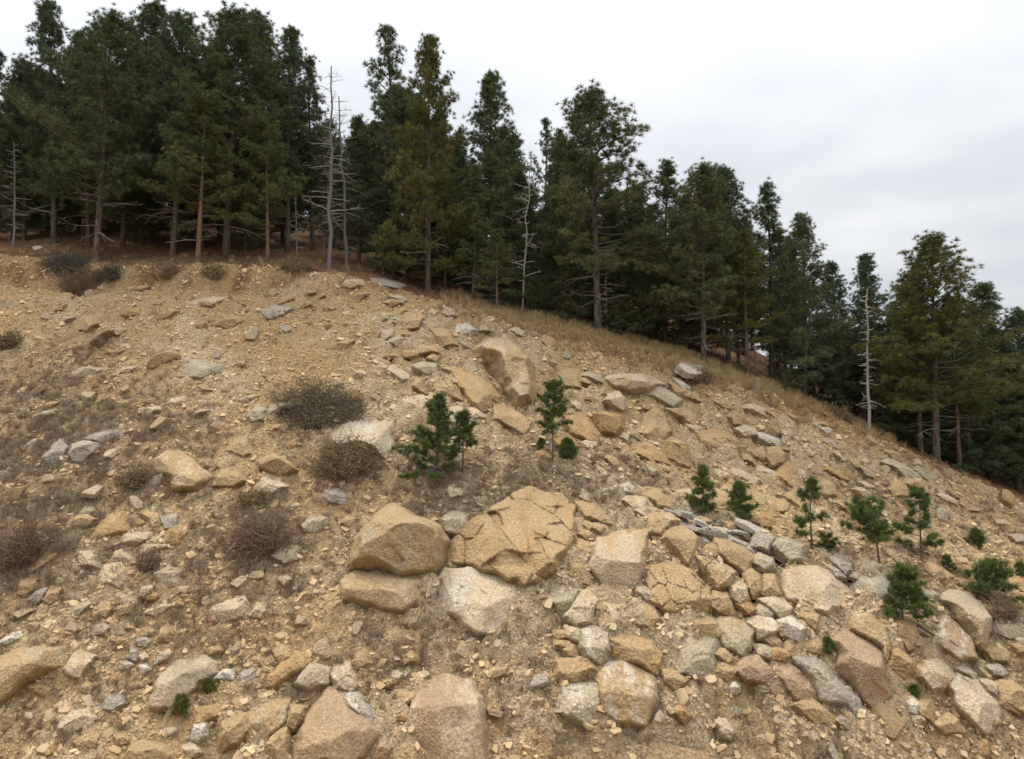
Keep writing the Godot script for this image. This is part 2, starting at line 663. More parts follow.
# splinters of the grey ledge behind the first saplings: parts of one ledge
func grey_ledge():
	var mid := Vector3.ZERO
	for e in LEDGE: mid += Vector3(e[0], 0, e[1]) / LEDGE.size()
	mid.y = macro(mid.x, mid.z)
	var o := thing("rock_ledge", mid)
	tag(o, "splintered grey rock ledge made of thin layers in front of the first saplings", "rock ledge")
	var meshes := []
	for i in 5: meshes.append(cut_stone(300 + i, 3, 1.0, rc([0.52, 0.475, 0.40], 0.8 + 0.1 * i)))
	var rng := RandomNumberGenerator.new()
	rng.seed = 77
	var i := 0
	for e in LEDGE:
		var s := put("layer", meshes[i % 5], M.rock, o)
		i += 1
		var n := slope_normal(e[0], e[1])
		var b := Basis(Vector3.UP, deg_to_rad(e[5])) * Basis(Vector3.BACK, deg_to_rad(-18.0 + rng.randf_range(-8, 8)))
		s.basis = b.scaled_local(Vector3(e[2] * 1.5, e[4] * 2.2, e[3] * 2.6))
		s.position = Vector3(e[0], height(e[0], e[1]) + 0.04, e[1]) + n * 0.03 - mid

func loose_stones():
	var kinds := []
	var tones := [Color(0.47, 0.35, 0.21), Color(0.55, 0.44, 0.31), Color(0.43, 0.375, 0.29), Color(0.45, 0.31, 0.165), Color(0.50, 0.39, 0.25), Color(0.40, 0.29, 0.19)]
	for i in 18:
		kinds.append(cut_stone(500 + i, 3, [1.0, 0.75, 0.55][i % 3], tones[i % 6]))
	var rng := RandomNumberGenerator.new()
	rng.seed = 99
	for e in LOOSE:
		var o := put("stone", kinds[rng.randi() % 18], M.rock)
		lay(o, e[0], e[1], e[2] * rng.randf_range(0.95, 1.3), rng)
		tag(o, LOOSE_LABELS[int(e[3])], "stone", LOOSE_LABELS[int(e[3])])

func lay(o: Node3D, x: float, z: float, size: float, rng: RandomNumberGenerator):
	var n := slope_normal(x, z)
	var side := n.cross(Vector3(rng.randfn(), 0.2 * rng.randfn(), rng.randfn())).normalized()
	var b := Basis(side, n, side.cross(n))
	b = b * Basis(Vector3(1, 0, 0), rng.randfn() * 0.3) * Basis(Vector3(0, 0, 1), rng.randfn() * 0.3)
	o.basis = b.scaled_local(Vector3(rng.randf_range(0.9, 1.35), rng.randf_range(0.7, 1.0), rng.randf_range(0.75, 1.05)) * size)
	o.position = Vector3(x, height(x, z), z) + n * 0.12 * size

# ------------------------------------------------------------------ trees
var needle_v := []      # tuft templates
var needle_n := []

func tuft_templates():
	var rng := RandomNumberGenerator.new()
	rng.seed = 5
	for t in 6:
		var v := PackedVector3Array()
		var n := PackedVector3Array()
		for i in 34:
			var az := rng.randf() * TAU
			var tilt := acos(1.0 - rng.randf() * 1.25)
			var d := Vector3(sin(tilt) * cos(az), cos(tilt), sin(tilt) * sin(az))
			var s := d.cross(Vector3(rng.randfn(), rng.randfn(), rng.randfn())).normalized()
			var l := rng.randf_range(0.75, 1.1)
			var b := -d * 0.06 + Vector3(0, rng.randf_range(-0.25, 0.12), 0)
			v.append_array([b - s * 0.04, b + d * l, b + s * 0.04])
			var q := s.cross(d).normalized()
			n.append_array([q, q, q])
		needle_v.append(v)
		needle_n.append(n)

class Growth:
	var tv := PackedVector3Array()
	var tn := PackedVector3Array()
	var tc := PackedColorArray()
	var fv := PackedVector3Array()
	var fn := PackedVector3Array()
	var fc := PackedColorArray()
	var bv := PackedVector3Array()
	var bn := PackedVector3Array()
	var bc := PackedColorArray()

func tube(v: PackedVector3Array, n: PackedVector3Array, c: PackedColorArray, path: Array, radii: Array, sides: int, col: Color, rng: RandomNumberGenerator, plates := 0.16):
	var rings := []
	for i in path.size():
		var d: Vector3 = (path[mini(i + 1, path.size() - 1)] - path[maxi(i - 1, 0)]).normalized()
		var s := d.cross(Vector3(0.3, 0.1, 0.9)).normalized()
		var t := d.cross(s)
		var ring := []
		for k in sides:
			var a := TAU * k / sides
			ring.append([path[i] + (s * cos(a) + t * sin(a)) * radii[i], s * cos(a) + t * sin(a)])
		rings.append(ring)
	for i in path.size() - 1:
		for k in sides:
			var l := (k + 1) % sides
			var g := col * rng.randf_range(1.0 - plates, 1.0 + plates)
			for q in [rings[i][k], rings[i + 1][k], rings[i][l], rings[i][l], rings[i + 1][k], rings[i + 1][l]]:
				v.append(q[0])
				n.append(q[1])
				c.append(g)

func tuft(t: Growth, at: Vector3, axis: Vector3, size: float, col: Color, rng: RandomNumberGenerator):
	var k := rng.randi() % 6
	var s := axis.cross(Vector3(rng.randfn(), rng.randfn(), rng.randfn())).normalized()
	var b := Basis(s, axis, s.cross(axis))
	t.fv.append_array(Transform3D(b.scaled(Vector3.ONE * size), at) * needle_v[k])
	t.fn.append_array(Transform3D(b, Vector3.ZERO) * needle_n[k])
	var c := PackedColorArray()
	c.resize(needle_v[k].size())
	c.fill(col)
	t.fc.append_array(c)

# h height, cb where the crown starts, r crown radius, nb limbs, tl needle length, cl clump size
func pine(sd: int, p: Dictionary) -> Growth:
	var rng := RandomNumberGenerator.new()
	rng.seed = sd
	var t := Growth.new()
	var h: float = p.h
	var r0: float = p.get("tr", 0.0125 * h)
	var bark: Color = p.get("bark", Color(0.165, 0.138, 0.115))
	var path := []
	var radii := []
	var lean: Vector3 = Vector3(rng.randfn(), 0, rng.randfn()) * 0.012 * h + p.get("lean", Vector3.ZERO) * h
	var bend := Vector3(rng.randfn(), 0, rng.randfn()) * 0.008 * h
	for i in 41:
		var s := i / 40.0
		path.append(Vector3(0, h * s * 0.97 - (0.35 if i == 0 else 0.0), 0) + lean * s * s + bend * sin(s * PI))
		radii.append(r0 * (pow(1.0 - s * 0.97, 0.85) + (0.35 if i == 0 else 0.0)))
	tube(t.tv, t.tn, t.tc, path, radii, p.get("sides", 12), bark, rng, 0.4)
	var on := func(s: float) -> Vector3:
		return Vector3(0, h * s * 0.97, 0) + lean * s * s + bend * sin(s * PI)
	var nb: int = p.nb
	var cb: float = p.cb
	var tl: float = p.tl
	var cl: float = p.cl
	var az0 := rng.randf() * TAU
	var lop: float = p.get("lop", 0.35)
	for i in nb:
		var s := (i + rng.randf()) / nb
		if rng.randf() < p.get("gap", 0.08): continue
		var y := cb + (1.0 - cb) * pow(s, p.get("crowd", 0.9))
		s = (y - cb) / (1.0 - cb)
		var az := az0 + i * 2.39996 + rng.randfn() * 0.35
		var prof: float = pow(1.0 - s, p.get("tip", 0.72)) * minf(1.0, p.get("low", 0.55) + 2.2 * s)
		var l: float = p.r * (prof * rng.randf_range(0.6, 1.12) + 0.05) * (1.0 + 0.7 * lop * sin(az * 1.0 + az0 * 3.0) * (1.0 - s))
		var el: float = lerpf(p.get("el0", -0.05), 0.95, s) + rng.randfn() * 0.13
		var d := Vector3(cos(az) * cos(el), sin(el), sin(az) * cos(el))
		var from: Vector3 = on.call(y)
		var droop := Vector3(0, (0.16 if s < 0.7 else 0.3) * l, 0)
		var lp := []
		var lr := []
		var r1: float = minf(r0 * 0.45, 0.0016 * h + 0.011 * l)
		for q in 5:
			var a := q / 4.0
			lp.append(from + d * l * a + droop * a * a + (Vector3(rng.randfn(), rng.randfn(), rng.randfn()) * 0.03 * l if q > 0 else Vector3.ZERO))
			lr.append(lerpf(r1, r1 * 0.25, a))
		tube(t.bv, t.bn, t.bc, lp, lr, 4, Color(0.115, 0.092, 0.075), rng)
		var nc := maxi(2, int(p.get("nc", 3.4) * l / (cl * 3.4) + 1.5))
		var side := d.cross(Vector3.UP).normalized()
		var tone := rng.randf_range(0.82, 1.2)
		var warm := rng.randf()
		for q in nc:
			var a := lerpf(p.get("bare", 0.34), 1.0, (q + 0.6) / nc) if nc > 1 else 1.0
			a = minf(a, 1.0)
			var off := side * rng.randf_range(-1.0, 1.0) * 0.30 * l * (1.15 - 0.6 * a)
			var at := from + d * l * a + droop * a * a + off + Vector3(0, rng.randf_range(-0.02, 0.06) * l, 0)
			if off.length() > cl * 0.5:
				tube(t.bv, t.bn, t.bc, [from + d * l * a * 0.75 + droop * a * a * 0.6, at], [r1 * 0.35, r1 * 0.18], 3, Color(0.115, 0.092, 0.075), rng)
			for m in p.get("nt", 5):
				var e := Vector3(rng.randfn(), rng.randfn() * 0.65, rng.randfn()) * cl * 0.44
				var axis := (e.normalized() * 0.7 + Vector3.UP * 0.75 + d * 0.4).normalized()
				var g := tone * rng.randf_range(0.75, 1.25)
				var col := Color(0.104, 0.127, 0.067).lerp(Color(0.140, 0.146, 0.066), warm * 0.55) * g
				tuft(t, at + e, axis, tl * rng.randf_range(0.8, 1.2), col, rng)
	for m in 10:
		var s := lerpf(0.9, 1.0, m / 9.0)
		tuft(t, on.call(s) + Vector3(rng.randfn(), 0.2, rng.randfn()) * cl * 0.3, Vector3(rng.randfn() * 0.3, 1, rng.randfn() * 0.3).normalized(), tl, Color(0.09, 0.118, 0.056), rng)
	# dead lower limbs
	for m in p.get("dead", 9):
		var y := rng.randf_range(0.12, cb + 0.12)
		var az := rng.randf() * TAU
		var l := rng.randf_range(0.06, 0.15) * h
		dead_limb(t, on.call(y), az, l, rng.randf_range(-0.25, 0.3), rng, Color(0.24, 0.215, 0.19))
	return t

func dead_limb(t: Growth, from: Vector3, az: float, l: float, el: float, rng: RandomNumberGenerator, col: Color):
	var d := Vector3(cos(az) * cos(el), sin(el), sin(az) * cos(el))
	var lp := []
	var lr := []
	var sag := rng.randf_range(-0.35, 0.1)
	var swing := d.cross(Vector3.UP) * rng.randf_range(-0.3, 0.3)
	for q in 6:
		var a := q / 5.0
		lp.append(from + d * l * a + (Vector3(0, sag, 0) + swing) * l * a * a + Vector3(rng.randfn(), rng.randfn(), rng.randfn()) * 0.02 * l * a)
		lr.append(lerpf(0.022, 0.006, a) * maxf(0.6, l))
	tube(t.bv, t.bn, t.bc, lp, lr, 4, col, rng)
	for q in 3:
		var b: Vector3 = lp[2 + q]
		var e := (d + Vector3(rng.randfn(), rng.randfn() * 0.5, rng.randfn()) * 0.7).normalized() * l * rng.randf_range(0.2, 0.4)
		tube(t.bv, t.bn, t.bc, [b, b + e * 0.5 + Vector3(0, -0.02, 0), b + e], [0.01 * maxf(0.6, l), 0.008 * maxf(0.6, l), 0.005], 3, col, rng)

func tree_node(called: String, t: Growth, needles: Material) -> Node3D:
	var o := thing(called, Vector3.ZERO)
	put("trunk", array_mesh(t.tv, t.tn, t.tc), M.bark, o)
	if t.bv.size() > 0: put("limbs", array_mesh(t.bv, t.bn, t.bc), M.twig, o)
	if t.fv.size() > 0: put("crown", array_mesh(t.fv, t.fn, t.fc), needles, o)
	return o

func forest():
	tuft_templates()
	var specs := [
		# tall, clear lower trunk
		{h = 10.0, cb = 0.27, r = 2.2, nb = 74, tl = 0.185, cl = 0.32, nt = 7, gap = 0.08, dead = 14},
		# full, low crown
		{h = 10.0, cb = 0.08, r = 2.5, nb = 96, tl = 0.185, cl = 0.32, nt = 7, tip = 0.75, dead = 8},
		# big rounded crown on bare trunk
		{h = 10.0, cb = 0.24, r = 2.6, nb = 78, tl = 0.19, cl = 0.34, nt = 7, tip = 0.55, low = 0.7, lop = 0.45, dead = 14, bark = Color(0.195, 0.16, 0.132)},
		# narrow
		{h = 10.0, cb = 0.16, r = 1.7, nb = 70, tl = 0.185, cl = 0.30, nt = 7, tip = 0.75, dead = 10},
		# open, in clumps
		{h = 10.0, cb = 0.24, r = 2.6, nb = 40, tl = 0.21, cl = 0.40, nt = 11, nc = 2.8, tip = 0.55, gap = 0.1, low = 0.8, dead = 10, bark = Color(0.27, 0.178, 0.118)},
		# sparse
		{h = 10.0, cb = 0.28, r = 1.9, nb = 36, tl = 0.19, cl = 0.28, nt = 6, gap = 0.2, lop = 0.6, dead = 16},
		# young, branched to the ground
		{h = 10.0, cb = 0.03, r = 4.2, nb = 70, tl = 0.36, cl = 0.55, nt = 5, tip = 0.6, low = 0.9, dead = 0, tr = 0.2},
	]
	var shapes := []
	for i in specs.size():
		for k in 3:
			shapes.append(pine(40 + i * 7 + k * 3, specs[i]))
	var first := {}
	var rng := RandomNumberGenerator.new()
	rng.seed = 31
	var row := 0
	for e in PINES:
		var id: int = e[3] * 3 + row % 3
		row += 1
		var o := plant_tree(shapes, first, id, e[4], e[0], e[1], e[2], e[5], rng)
		tag(o, e[6], "pine tree", "pines along the forest edge")
	row = 0
	for e in FOREST:
		var id: int = int(e[3]) * 3 + rng.randi() % 3
		var o := plant_tree(shapes, first, id, int(e[4]), e[0], e[1], e[2], e[5], rng)
		if row >= DEEP:
			tag(o, "low young pine filling the gaps between the trunks at the forest edge", "pine tree", "young pines between the trunks")
		else:
			tag(o, "dark pine deep in the forest behind the trees of the front row", "pine tree", "pines deep in the forest")
		row += 1
	for i in SNAGS.size():
		var e: Array = SNAGS[i]
		var o := snag(900 + i, e[2], i)
		o.position = Vector3(e[0], height(e[0], e[1]) - 0.05, e[1])
		tag(o, e[3], "dead tree", "dead trees at the forest edge")

func plant_tree(shapes: Array, first: Dictionary, id: int, tint: int, x: float, z: float, h: float, wide: float, rng: RandomNumberGenerator) -> Node3D:
	var o: Node3D
	if first.has(id):
		o = first[id].duplicate()
		o.name = numbered("pine_tree")
		add_child(o)
	else:
		o = tree_node("pine_tree", shapes[id], M.needles[0])
		first[id] = o
	(o.get_node("crown") as MeshInstance3D).material_override = M.needles[tint if tint > 0 else [0, 5, 6][rng.randi() % 3]]
	var k := h / 10.0
	var q := wide * pow(k, 0.75)
	o.basis = (Basis(Vector3(1, 0, 0), rng.randfn() * 0.022) * Basis(Vector3(0, 0, 1), rng.randfn() * 0.022) * Basis(Vector3.UP, rng.randf() * TAU)).scaled_local(Vector3(q, k, q))
	o.position = Vector3(x, height(x, z) - 0.05, z)
	return o

func snag(sd: int, h: float, i: int) -> Node3D:
	var rng := RandomNumberGenerator.new()
	rng.seed = sd
	var t := Growth.new()
	var col := Color(0.27, 0.25, 0.23)
	if i in [3, 4, 5]: col = Color(0.46, 0.43, 0.39)
	if i == 6: col = Color(0.25, 0.15, 0.11)
	var thin := 0.5 if i in [2, 4, 5, 8] else 1.0
	var lean := Vector3(rng.randfn() * 0.03 - (0.05 if i == 2 else 0.0), 0, rng.randfn() * 0.03) * h
	var path := []
	var radii := []
	for q in 11:
		var s := q / 10.0
		path.append(Vector3(0, h * s - (0.3 if q == 0 else 0.0), 0) + lean * s + Vector3(rng.randfn(), 0, rng.randfn()) * 0.006 * h)
		radii.append(lerpf(0.0105, 0.002, s) * h * thin + 0.008)
	tube(t.tv, t.tn, t.tc, path, radii, 7, col, rng)
	for m in int(60 * (0.6 if thin < 1.0 else 1.0)):
		var s := rng.randf_range(0.18, 0.97)
		var l := h * rng.randf_range(0.05, 0.17) * (1.1 - 0.75 * s) * (0.75 if i == 3 else 1.15)
		dead_limb(t, Vector3(0, h * s, 0) + lean * s, rng.randf() * TAU, l, rng.randf_range(-0.2, 0.5), rng, col * 1.05)
	return tree_node("dead_tree", t, null)

func saplings():
	for i in SAPLINGS.size():
		var e: Array = SAPLINGS[i]
		var h: float = e[2]
		var r: float = e[3] * 0.5
		var p := {h = h, cb = 0.2, r = r, nb = 26, tl = 0.145, cl = 0.10, nt = 4, dead = 0, sides = 6, tr = 0.035, gap = 0.05, bark = Color(0.20, 0.17, 0.145), bare = 0.3, nc = 2.2}
		match int(e[4]):
			0: p.merge({cb = 0.12, nb = 30, tip = 0.75, low = 0.9, bare = 0.4}, true)
			1: p.merge({cb = 0.42, nb = 30, tip = 0.5, low = 0.75, dead = 5}, true)
			2: p.merge({cb = 0.10, nb = 22, tip = 0.6, low = 1.0, gap = 0.16, bare = 0.5, el0 = 0.1}, true)
			3: p.merge({cb = 0.45, nb = 26, tip = 0.35, lean = Vector3(-0.28, 0, 0.05), lop = 0.6, dead = 5, bare = 0.25}, true)
			4: p.merge({cb = 0.03, nb = 34, tip = 0.6, low = 1.0, el0 = 0.15, tr = 0.02, bare = 0.3, lop = 0.6}, true)
			5: p.merge({cb = 0.15, nb = 30, tip = 0.4, low = 1.0, el0 = 0.1, lean = Vector3(-0.2, 0, 0), tr = 0.02}, true)
		if i == 0: p.merge({nb = 56, dead = 26, lop = 0.5, tr = 0.05, cb = 0.12, tip = 0.95}, true)
		if h < 0.45: p.merge({tl = 0.10, cl = 0.06, nb = 16, nt = 3, tr = 0.01}, true)
		var t := pine(700 + i, p)
		var tint := 4
		if "weed" in e[5]: tint = 3
		var o := tree_node("pine_sapling", t, M.needles[tint])
		o.position = Vector3(e[0], height(e[0], e[1]) - 0.02, e[1])
		tag(o, e[5], "sapling", "young pines on the slope")

# ------------------------------------------------------------------ shrubs, weeds, grass
func leaf_tri(v: PackedVector3Array, n: PackedVector3Array, c: PackedColorArray, at: Vector3, size: float, col: Color, rng: RandomNumberGenerator):
	var d := Vector3(rng.randfn(), rng.randfn(), rng.randfn()).normalized()
	var s := d.cross(Vector3(rng.randfn(), rng.randfn(), rng.randfn())).normalized()
	var q := s.cross(d).normalized()
	for p in [at - s * size * 0.5, at + d * size, at + s * size * 0.5, at - s * size * 0.5, at + s * size * 0.5, at - d * size * 0.7]:
		v.append(p)
		n.append(q)
		c.append(col)

func shrubs():
	var looks := [
		[Color(0.115, 0.10, 0.09), Color(0.24, 0.20, 0.05), 0.9],
		[Color(0.20, 0.155, 0.10), Color(0.24, 0.185, 0.075), 0.8],
		[Color(0.185, 0.13, 0.09), Color(0.28, 0.19, 0.115), 0.15],
		[Color(0.11, 0.09, 0.08), Color(0.07, 0.09, 0.04), 0.6],
	]
	for i in SHRUBS.size():
		var e: Array = SHRUBS[i]
		var rng := RandomNumberGenerator.new()
		rng.seed = 60 + i
		var look: Array = looks[int(e[4])]
		var h: float = e[2]
		var r: float = e[3] * 0.5
		var o := thing("shrub", Vector3(e[0], height(e[0], e[1]), e[1]))
		tag(o, e[5], "shrub", "dry shrubs on the slope")
		var n := slope_normal(e[0], e[1])
		var tv := PackedVector3Array()
		var tn := PackedVector3Array()
		var tc := PackedColorArray()
		var lv := PackedVector3Array()
		var ln := PackedVector3Array()
		var lc := PackedColorArray()
		var stems := int(clampf(105 * e[3], 24, 300))
		for k in stems:
			var a := rng.randf() * TAU
			var q := sqrt(rng.randf())
			var g := Vector3(cos(a), 0, sin(a)) * r
			var foot := Vector3(cos(a), 0, sin(a) * 0.7) * r * q * 0.55
			foot.y = -(foot.x * n.x + foot.z * n.z) / n.y - 0.03
			var tip := foot + Vector3(g.x * 0.55 * q + rng.randfn() * 0.15 * r, h * rng.randf_range(0.25, 1.0) * sqrt(1.0 - 0.7 * q * q), g.z * 0.45 * q + rng.randfn() * 0.15 * r)
			var knee := foot.lerp(tip, 0.5) + Vector3(rng.randfn(), rng.randfn(), rng.randfn()) * 0.08 * h
			tube(tv, tn, tc, [foot, knee, tip], [0.011, 0.009, 0.005], 3, look[0], rng)
			for m in 5:
				var b := knee.lerp(tip, rng.randf())
				var f := b + Vector3(rng.randfn(), 0.5 + rng.randfn() * 0.6, rng.randfn()) * 0.2 * h
				tube(tv, tn, tc, [b, f], [0.006, 0.004], 3, look[0] * 1.1, rng)
				# leaves grow on the outer twigs of one half of the bush more than on the other
				for x in 4:
					var share: float = look[2]
					if int(e[4]) == 0: share *= 1.0 - smoothstep(-0.1, 0.9, (f.x * 0.35 + f.y * 0.8 - h * 0.3) / r)
					if rng.randf() < share:
						leaf_tri(lv, ln, lc, b.lerp(f, rng.randf() * 1.1), rng.randf_range(0.02, 0.04), look[1] * rng.randf_range(0.6, 1.4), rng)
		put("twigs", array_mesh(tv, tn, tc), M.twig, o)
		if lv.size() > 0: put("foliage", array_mesh(lv, ln, lc), M.straw, o)

func blade_clump(sd: int, count: int, length: float, spread: float, cols: Array, width: float) -> ArrayMesh:
	var rng := RandomNumberGenerator.new()
	rng.seed = sd
	var v := PackedVector3Array()
	var n := PackedVector3Array()
	var c := PackedColorArray()
	for i in count:
		var az := rng.randf() * TAU
		var out := Vector3(cos(az), 0, sin(az))
		var foot := out * rng.randf() * length * 0.25 - Vector3(0, 0.03, 0)
		var l := length * rng.randf_range(0.5, 1.1)
		var lean := rng.randf() * spread
		var mid := foot + (Vector3.UP * cos(lean * 0.6) + out * sin(lean * 0.6)) * l * 0.55
		var tip := mid + (Vector3.UP * cos(lean * 1.3) + out * sin(lean * 1.3)) * l * 0.45
		var s := out.cross(Vector3.UP).rotated(Vector3.UP, rng.randf() * 2.0) * width
		var col: Color = cols[rng.randi() % cols.size()] * rng.randf_range(0.75, 1.25)
		var q := s.cross(mid - foot).normalized()
		for p in [foot - s, mid - s * 0.8, foot + s, foot + s, mid - s * 0.8, mid + s * 0.8, mid - s * 0.8, tip, mid + s * 0.8]:
			v.append(p)
			n.append(q)
			c.append(col)
	return array_mesh(v, n, c)

func scatter(called: String, label: String, category: String, mesh: Mesh, m: Material, xf: Array, cols: PackedColorArray):
	var mm := MultiMesh.new()
	mm.transform_format = MultiMesh.TRANSFORM_3D
	mm.use_colors = cols.size() > 0
	mm.mesh = mesh
	mm.instance_count = xf.size()
	for i in xf.size():
		mm.set_instance_transform(i, xf[i])
		if cols.size() > 0: mm.set_instance_color(i, cols[i])
	var o := MultiMeshInstance3D.new()
	o.name = numbered(called)
	o.multimesh = mm
	o.material_override = m
	add_child(o)
	tag(o, label, category, "", "stuff")

func ground_cover():
	var rng := RandomNumberGenerator.new()
	rng.seed = 4242
	var tones := [Color(0.47, 0.34, 0.195), Color(0.54, 0.42, 0.27), Color(0.58, 0.475, 0.33), Color(0.43, 0.37, 0.285), Color(0.42, 0.28, 0.145), Color(0.49, 0.37, 0.22), Color(0.40, 0.275, 0.16)]
	# smallest and largest size, how many, flatness, share on bedrock, mesh seed
	var classes := [
		["gravel", "fine tan gravel strewn over the whole cut slope", "gravel", 0.018, 0.045, 70000, 0.7, 0.6, 820],
		["gravel", "thin flat chips of tan rock lying on the slope", "gravel", 0.03, 0.075, 26000, 0.4, 0.6, 823],
		["gravel", "coarse angular gravel in patches on the slope", "gravel", 0.035, 0.08, 16000, 0.8, 0.7, 831],
		["rubble", "angular fist sized rubble scattered over the cut slope", "rubble", 0.07, 0.14, 4200, 0.75, 1.0, 2],
		["rubble", "wedge shaped broken rubble lying in drifts on the slope", "rubble", 0.07, 0.17, 3000, 0.6, 1.0, 5],
		["rubble", "flat broken plates of tan rock scattered over the slope", "rubble", 0.09, 0.22, 2400, 0.4, 1.0, 7]]
	for q in classes.size():
		var k: Array = classes[q]
		var mesh := chip(k[8], k[6]) if k[8] > 100 else cut_stone(820 + k[8], 2, k[6])
		var xf := []
		var cols := PackedColorArray()
		while xf.size() < k[5]:
			var z := rng.randf_range(-34.5, -13.5)
			var x := rng.randf_range(-0.74, 0.74) * absf(z)
			var s := part_up(x, z)
			if s > 1.02 or s < -0.2: continue
			var clump := n_mid.get_noise_2d(x * 0.8 + 11.0 + q * 5.0, z * 0.5) + 0.6 * n_patch.get_noise_2d(x * 2.0, z * 2.0 + 30.0)
			var share := clampf(0.4 + 1.3 * clump - 0.3 * weediness(x, z), 0.05, 1.0)
			if rng.randf() > share or rng.randf() > lerpf(1.0, k[7], bedrock(x, z)): continue
			var n := slope_normal(x, z, 0.3)
			var side := n.cross(Vector3(rng.randfn(), 0.2, rng.randfn())).normalized()
			var b := Basis(side, n, side.cross(n)) * Basis(Vector3(1, 0, 0), rng.randfn() * 0.4) * Basis(Vector3(0, 1, 0), rng.randf() * TAU)
			var g: float = k[3] * pow(k[4] / k[3], pow(rng.randf(), 1.8))
			b = b.scaled_local(Vector3(rng.randf_range(0.8, 1.7), rng.randf_range(0.6, 1.1), rng.randf_range(0.7, 1.2)) * g)
			xf.append(Transform3D(b, Vector3(x, height(x, z), z) + n * g * 0.06))
			# most chips are the same stuff as the soil, some come from paler or greyer rock
			var own := soil_color(x, z, minf(s, 0.9)).lerp(Color(0.50, 0.375, 0.225), 0.45)
			if rng.randf() < 0.3: own = own.lerp(tones[rng.randi() % 7], 0.7)
			cols.append(own * rng.randf_range(0.72, 1.05))
		scatter(k[0], k[1], k[2], mesh, M.chip, xf, cols)
	# dry grass along the forest edge
	var gold := [Color(0.38, 0.275, 0.135), Color(0.44, 0.335, 0.18), Color(0.31, 0.21, 0.11)]
	for q in 2:
		var xf := []
		var tries := 0
		while xf.size() < 2600 and tries < 60000:
			tries += 1
			var x := rng.randf_range(-22.0, 21.0)
			var z := tab(ZC, x) + rng.randf_range(-3.5, 1.6)
			var s := part_up(x, z)
			var band := smoothstep(-4.0, 0.0, x) * (1.0 - smoothstep(9.0, 17.0, x))
			band = maxf(band, 0.012)
			if rng.randf() > band * smoothstep(0.93, 1.0, s + 0.05 * n_mid.get_noise_2d(x, z)) * clampf(0.6 + 1.2 * n_mid.get_noise_2d(x + 5.0, z), 0.1, 1.0): continue
			xf.append(Transform3D(Basis(Vector3.UP, rng.randf() * TAU).scaled(Vector3.ONE * rng.randf_range(0.6, 1.25)), Vector3(x, height(x, z), z)))
		scatter("dry_grass", ["golden dry grass tufts along the forest edge", "shorter straw grass between the trunks at the forest edge"][q], "grass", blade_clump(12 + q, 26, 0.34 if q == 0 else 0.22, 0.9, gold, 0.006), M.straw, xf, PackedColorArray())
	# dry weeds on the lower slope
	var dry := [[Color(0.25, 0.165, 0.11), Color(0.21, 0.145, 0.105), Color(0.30, 0.215, 0.14)], [Color(0.27, 0.225, 0.17), Color(0.22, 0.18, 0.14), Color(0.33, 0.27, 0.17)]]
	for q in 2:
		var xf := []
		var tries := 0
		while xf.size() < 6500 and tries < 90000:
			tries += 1
			var z := rng.randf_range(-33.0, -14.0)
			var x := rng.randf_range(-0.72, 0.72) * absf(z)
			if part_up(x, z) > 1.0: continue
			var w := weediness(x, z) + 0.02
			if rng.randf() > w * clampf(0.45 + 1.8 * n_mid.get_noise_2d(x * 1.3 + 70.0 + q * 20.0, z * 1.3), 0.03, 1.0): continue
			var b := Basis(Vector3.UP, rng.randf() * TAU) * Basis(Vector3(1, 0, 0), rng.randf_range(0.0, 0.5))
			xf.append(Transform3D(b.scaled(Vector3.ONE * rng.randf_range(0.5, 1.25)), Vector3(x, height(x, z) - 0.01, z)))
		scatter("dry_weeds", ["reddish brown dry weeds spread over the lower left slope", "greyish straw weeds spread over the slope"][q], "weeds", blade_clump(30 + q, 26, 0.25, 1.35, dry[q], 0.0055), M.straw, xf, PackedColorArray())

func wood():
	var rng := RandomNumberGenerator.new()
	rng.seed = 8
	var a: Vector3 = STICK[0]
	var b: Vector3 = STICK[1]
	a.y = height(a.x, a.z) + 0.12
	b.y = height(b.x, b.z) + 0.10
	var v := PackedVector3Array()
	var n := PackedVector3Array()
	var c := PackedColorArray()
	var m := a.lerp(b, 0.5) + Vector3(0, 0.05, 0)
	tube(v, n, c, [Vector3.ZERO, (m - a) * 0.5, m - a, (m - a) + (b - m) * 0.5, b - a], [0.05, 0.045, 0.042, 0.036, 0.028], 7, Color(0.17, 0.13, 0.11), rng)
	var o := thing("dead_branch", a)
	tag(o, "dark fallen branch lying below the round pine bush", "branch")
	put("stem", array_mesh(v, n, c), M.bark, o)
	# stump at the crest
	var s: Vector3 = STUMP
	s.y = height(s.x, s.z)
	var st := thing("tree_stump", s)
	tag(st, "short pale cut stump at the crest among the right trunks", "stump")
	v = PackedVector3Array()
	n = PackedVector3Array()
	c = PackedColorArray()
	tube(v, n, c, [Vector3(0, -0.15, 0), Vector3(0, 0.2, 0), Vector3(0.02, 0.5, 0)], [0.17, 0.13, 0.12], 10, Color(0.40, 0.33, 0.24), rng)
	put("bark", array_mesh(v, n, c), M.bark, st)
	v = PackedVector3Array()
	n = PackedVector3Array()
	c = PackedColorArray()
	tube(v, n, c, [Vector3(0.02, 0.495, 0), Vector3(0.02, 0.515, 0), Vector3(0.02, 0.52, 0)], [0.122, 0.12, 0.001], 10, Color(0.60, 0.50, 0.35), rng)
	put("cut_face", array_mesh(v, n, c), M.bark, st)

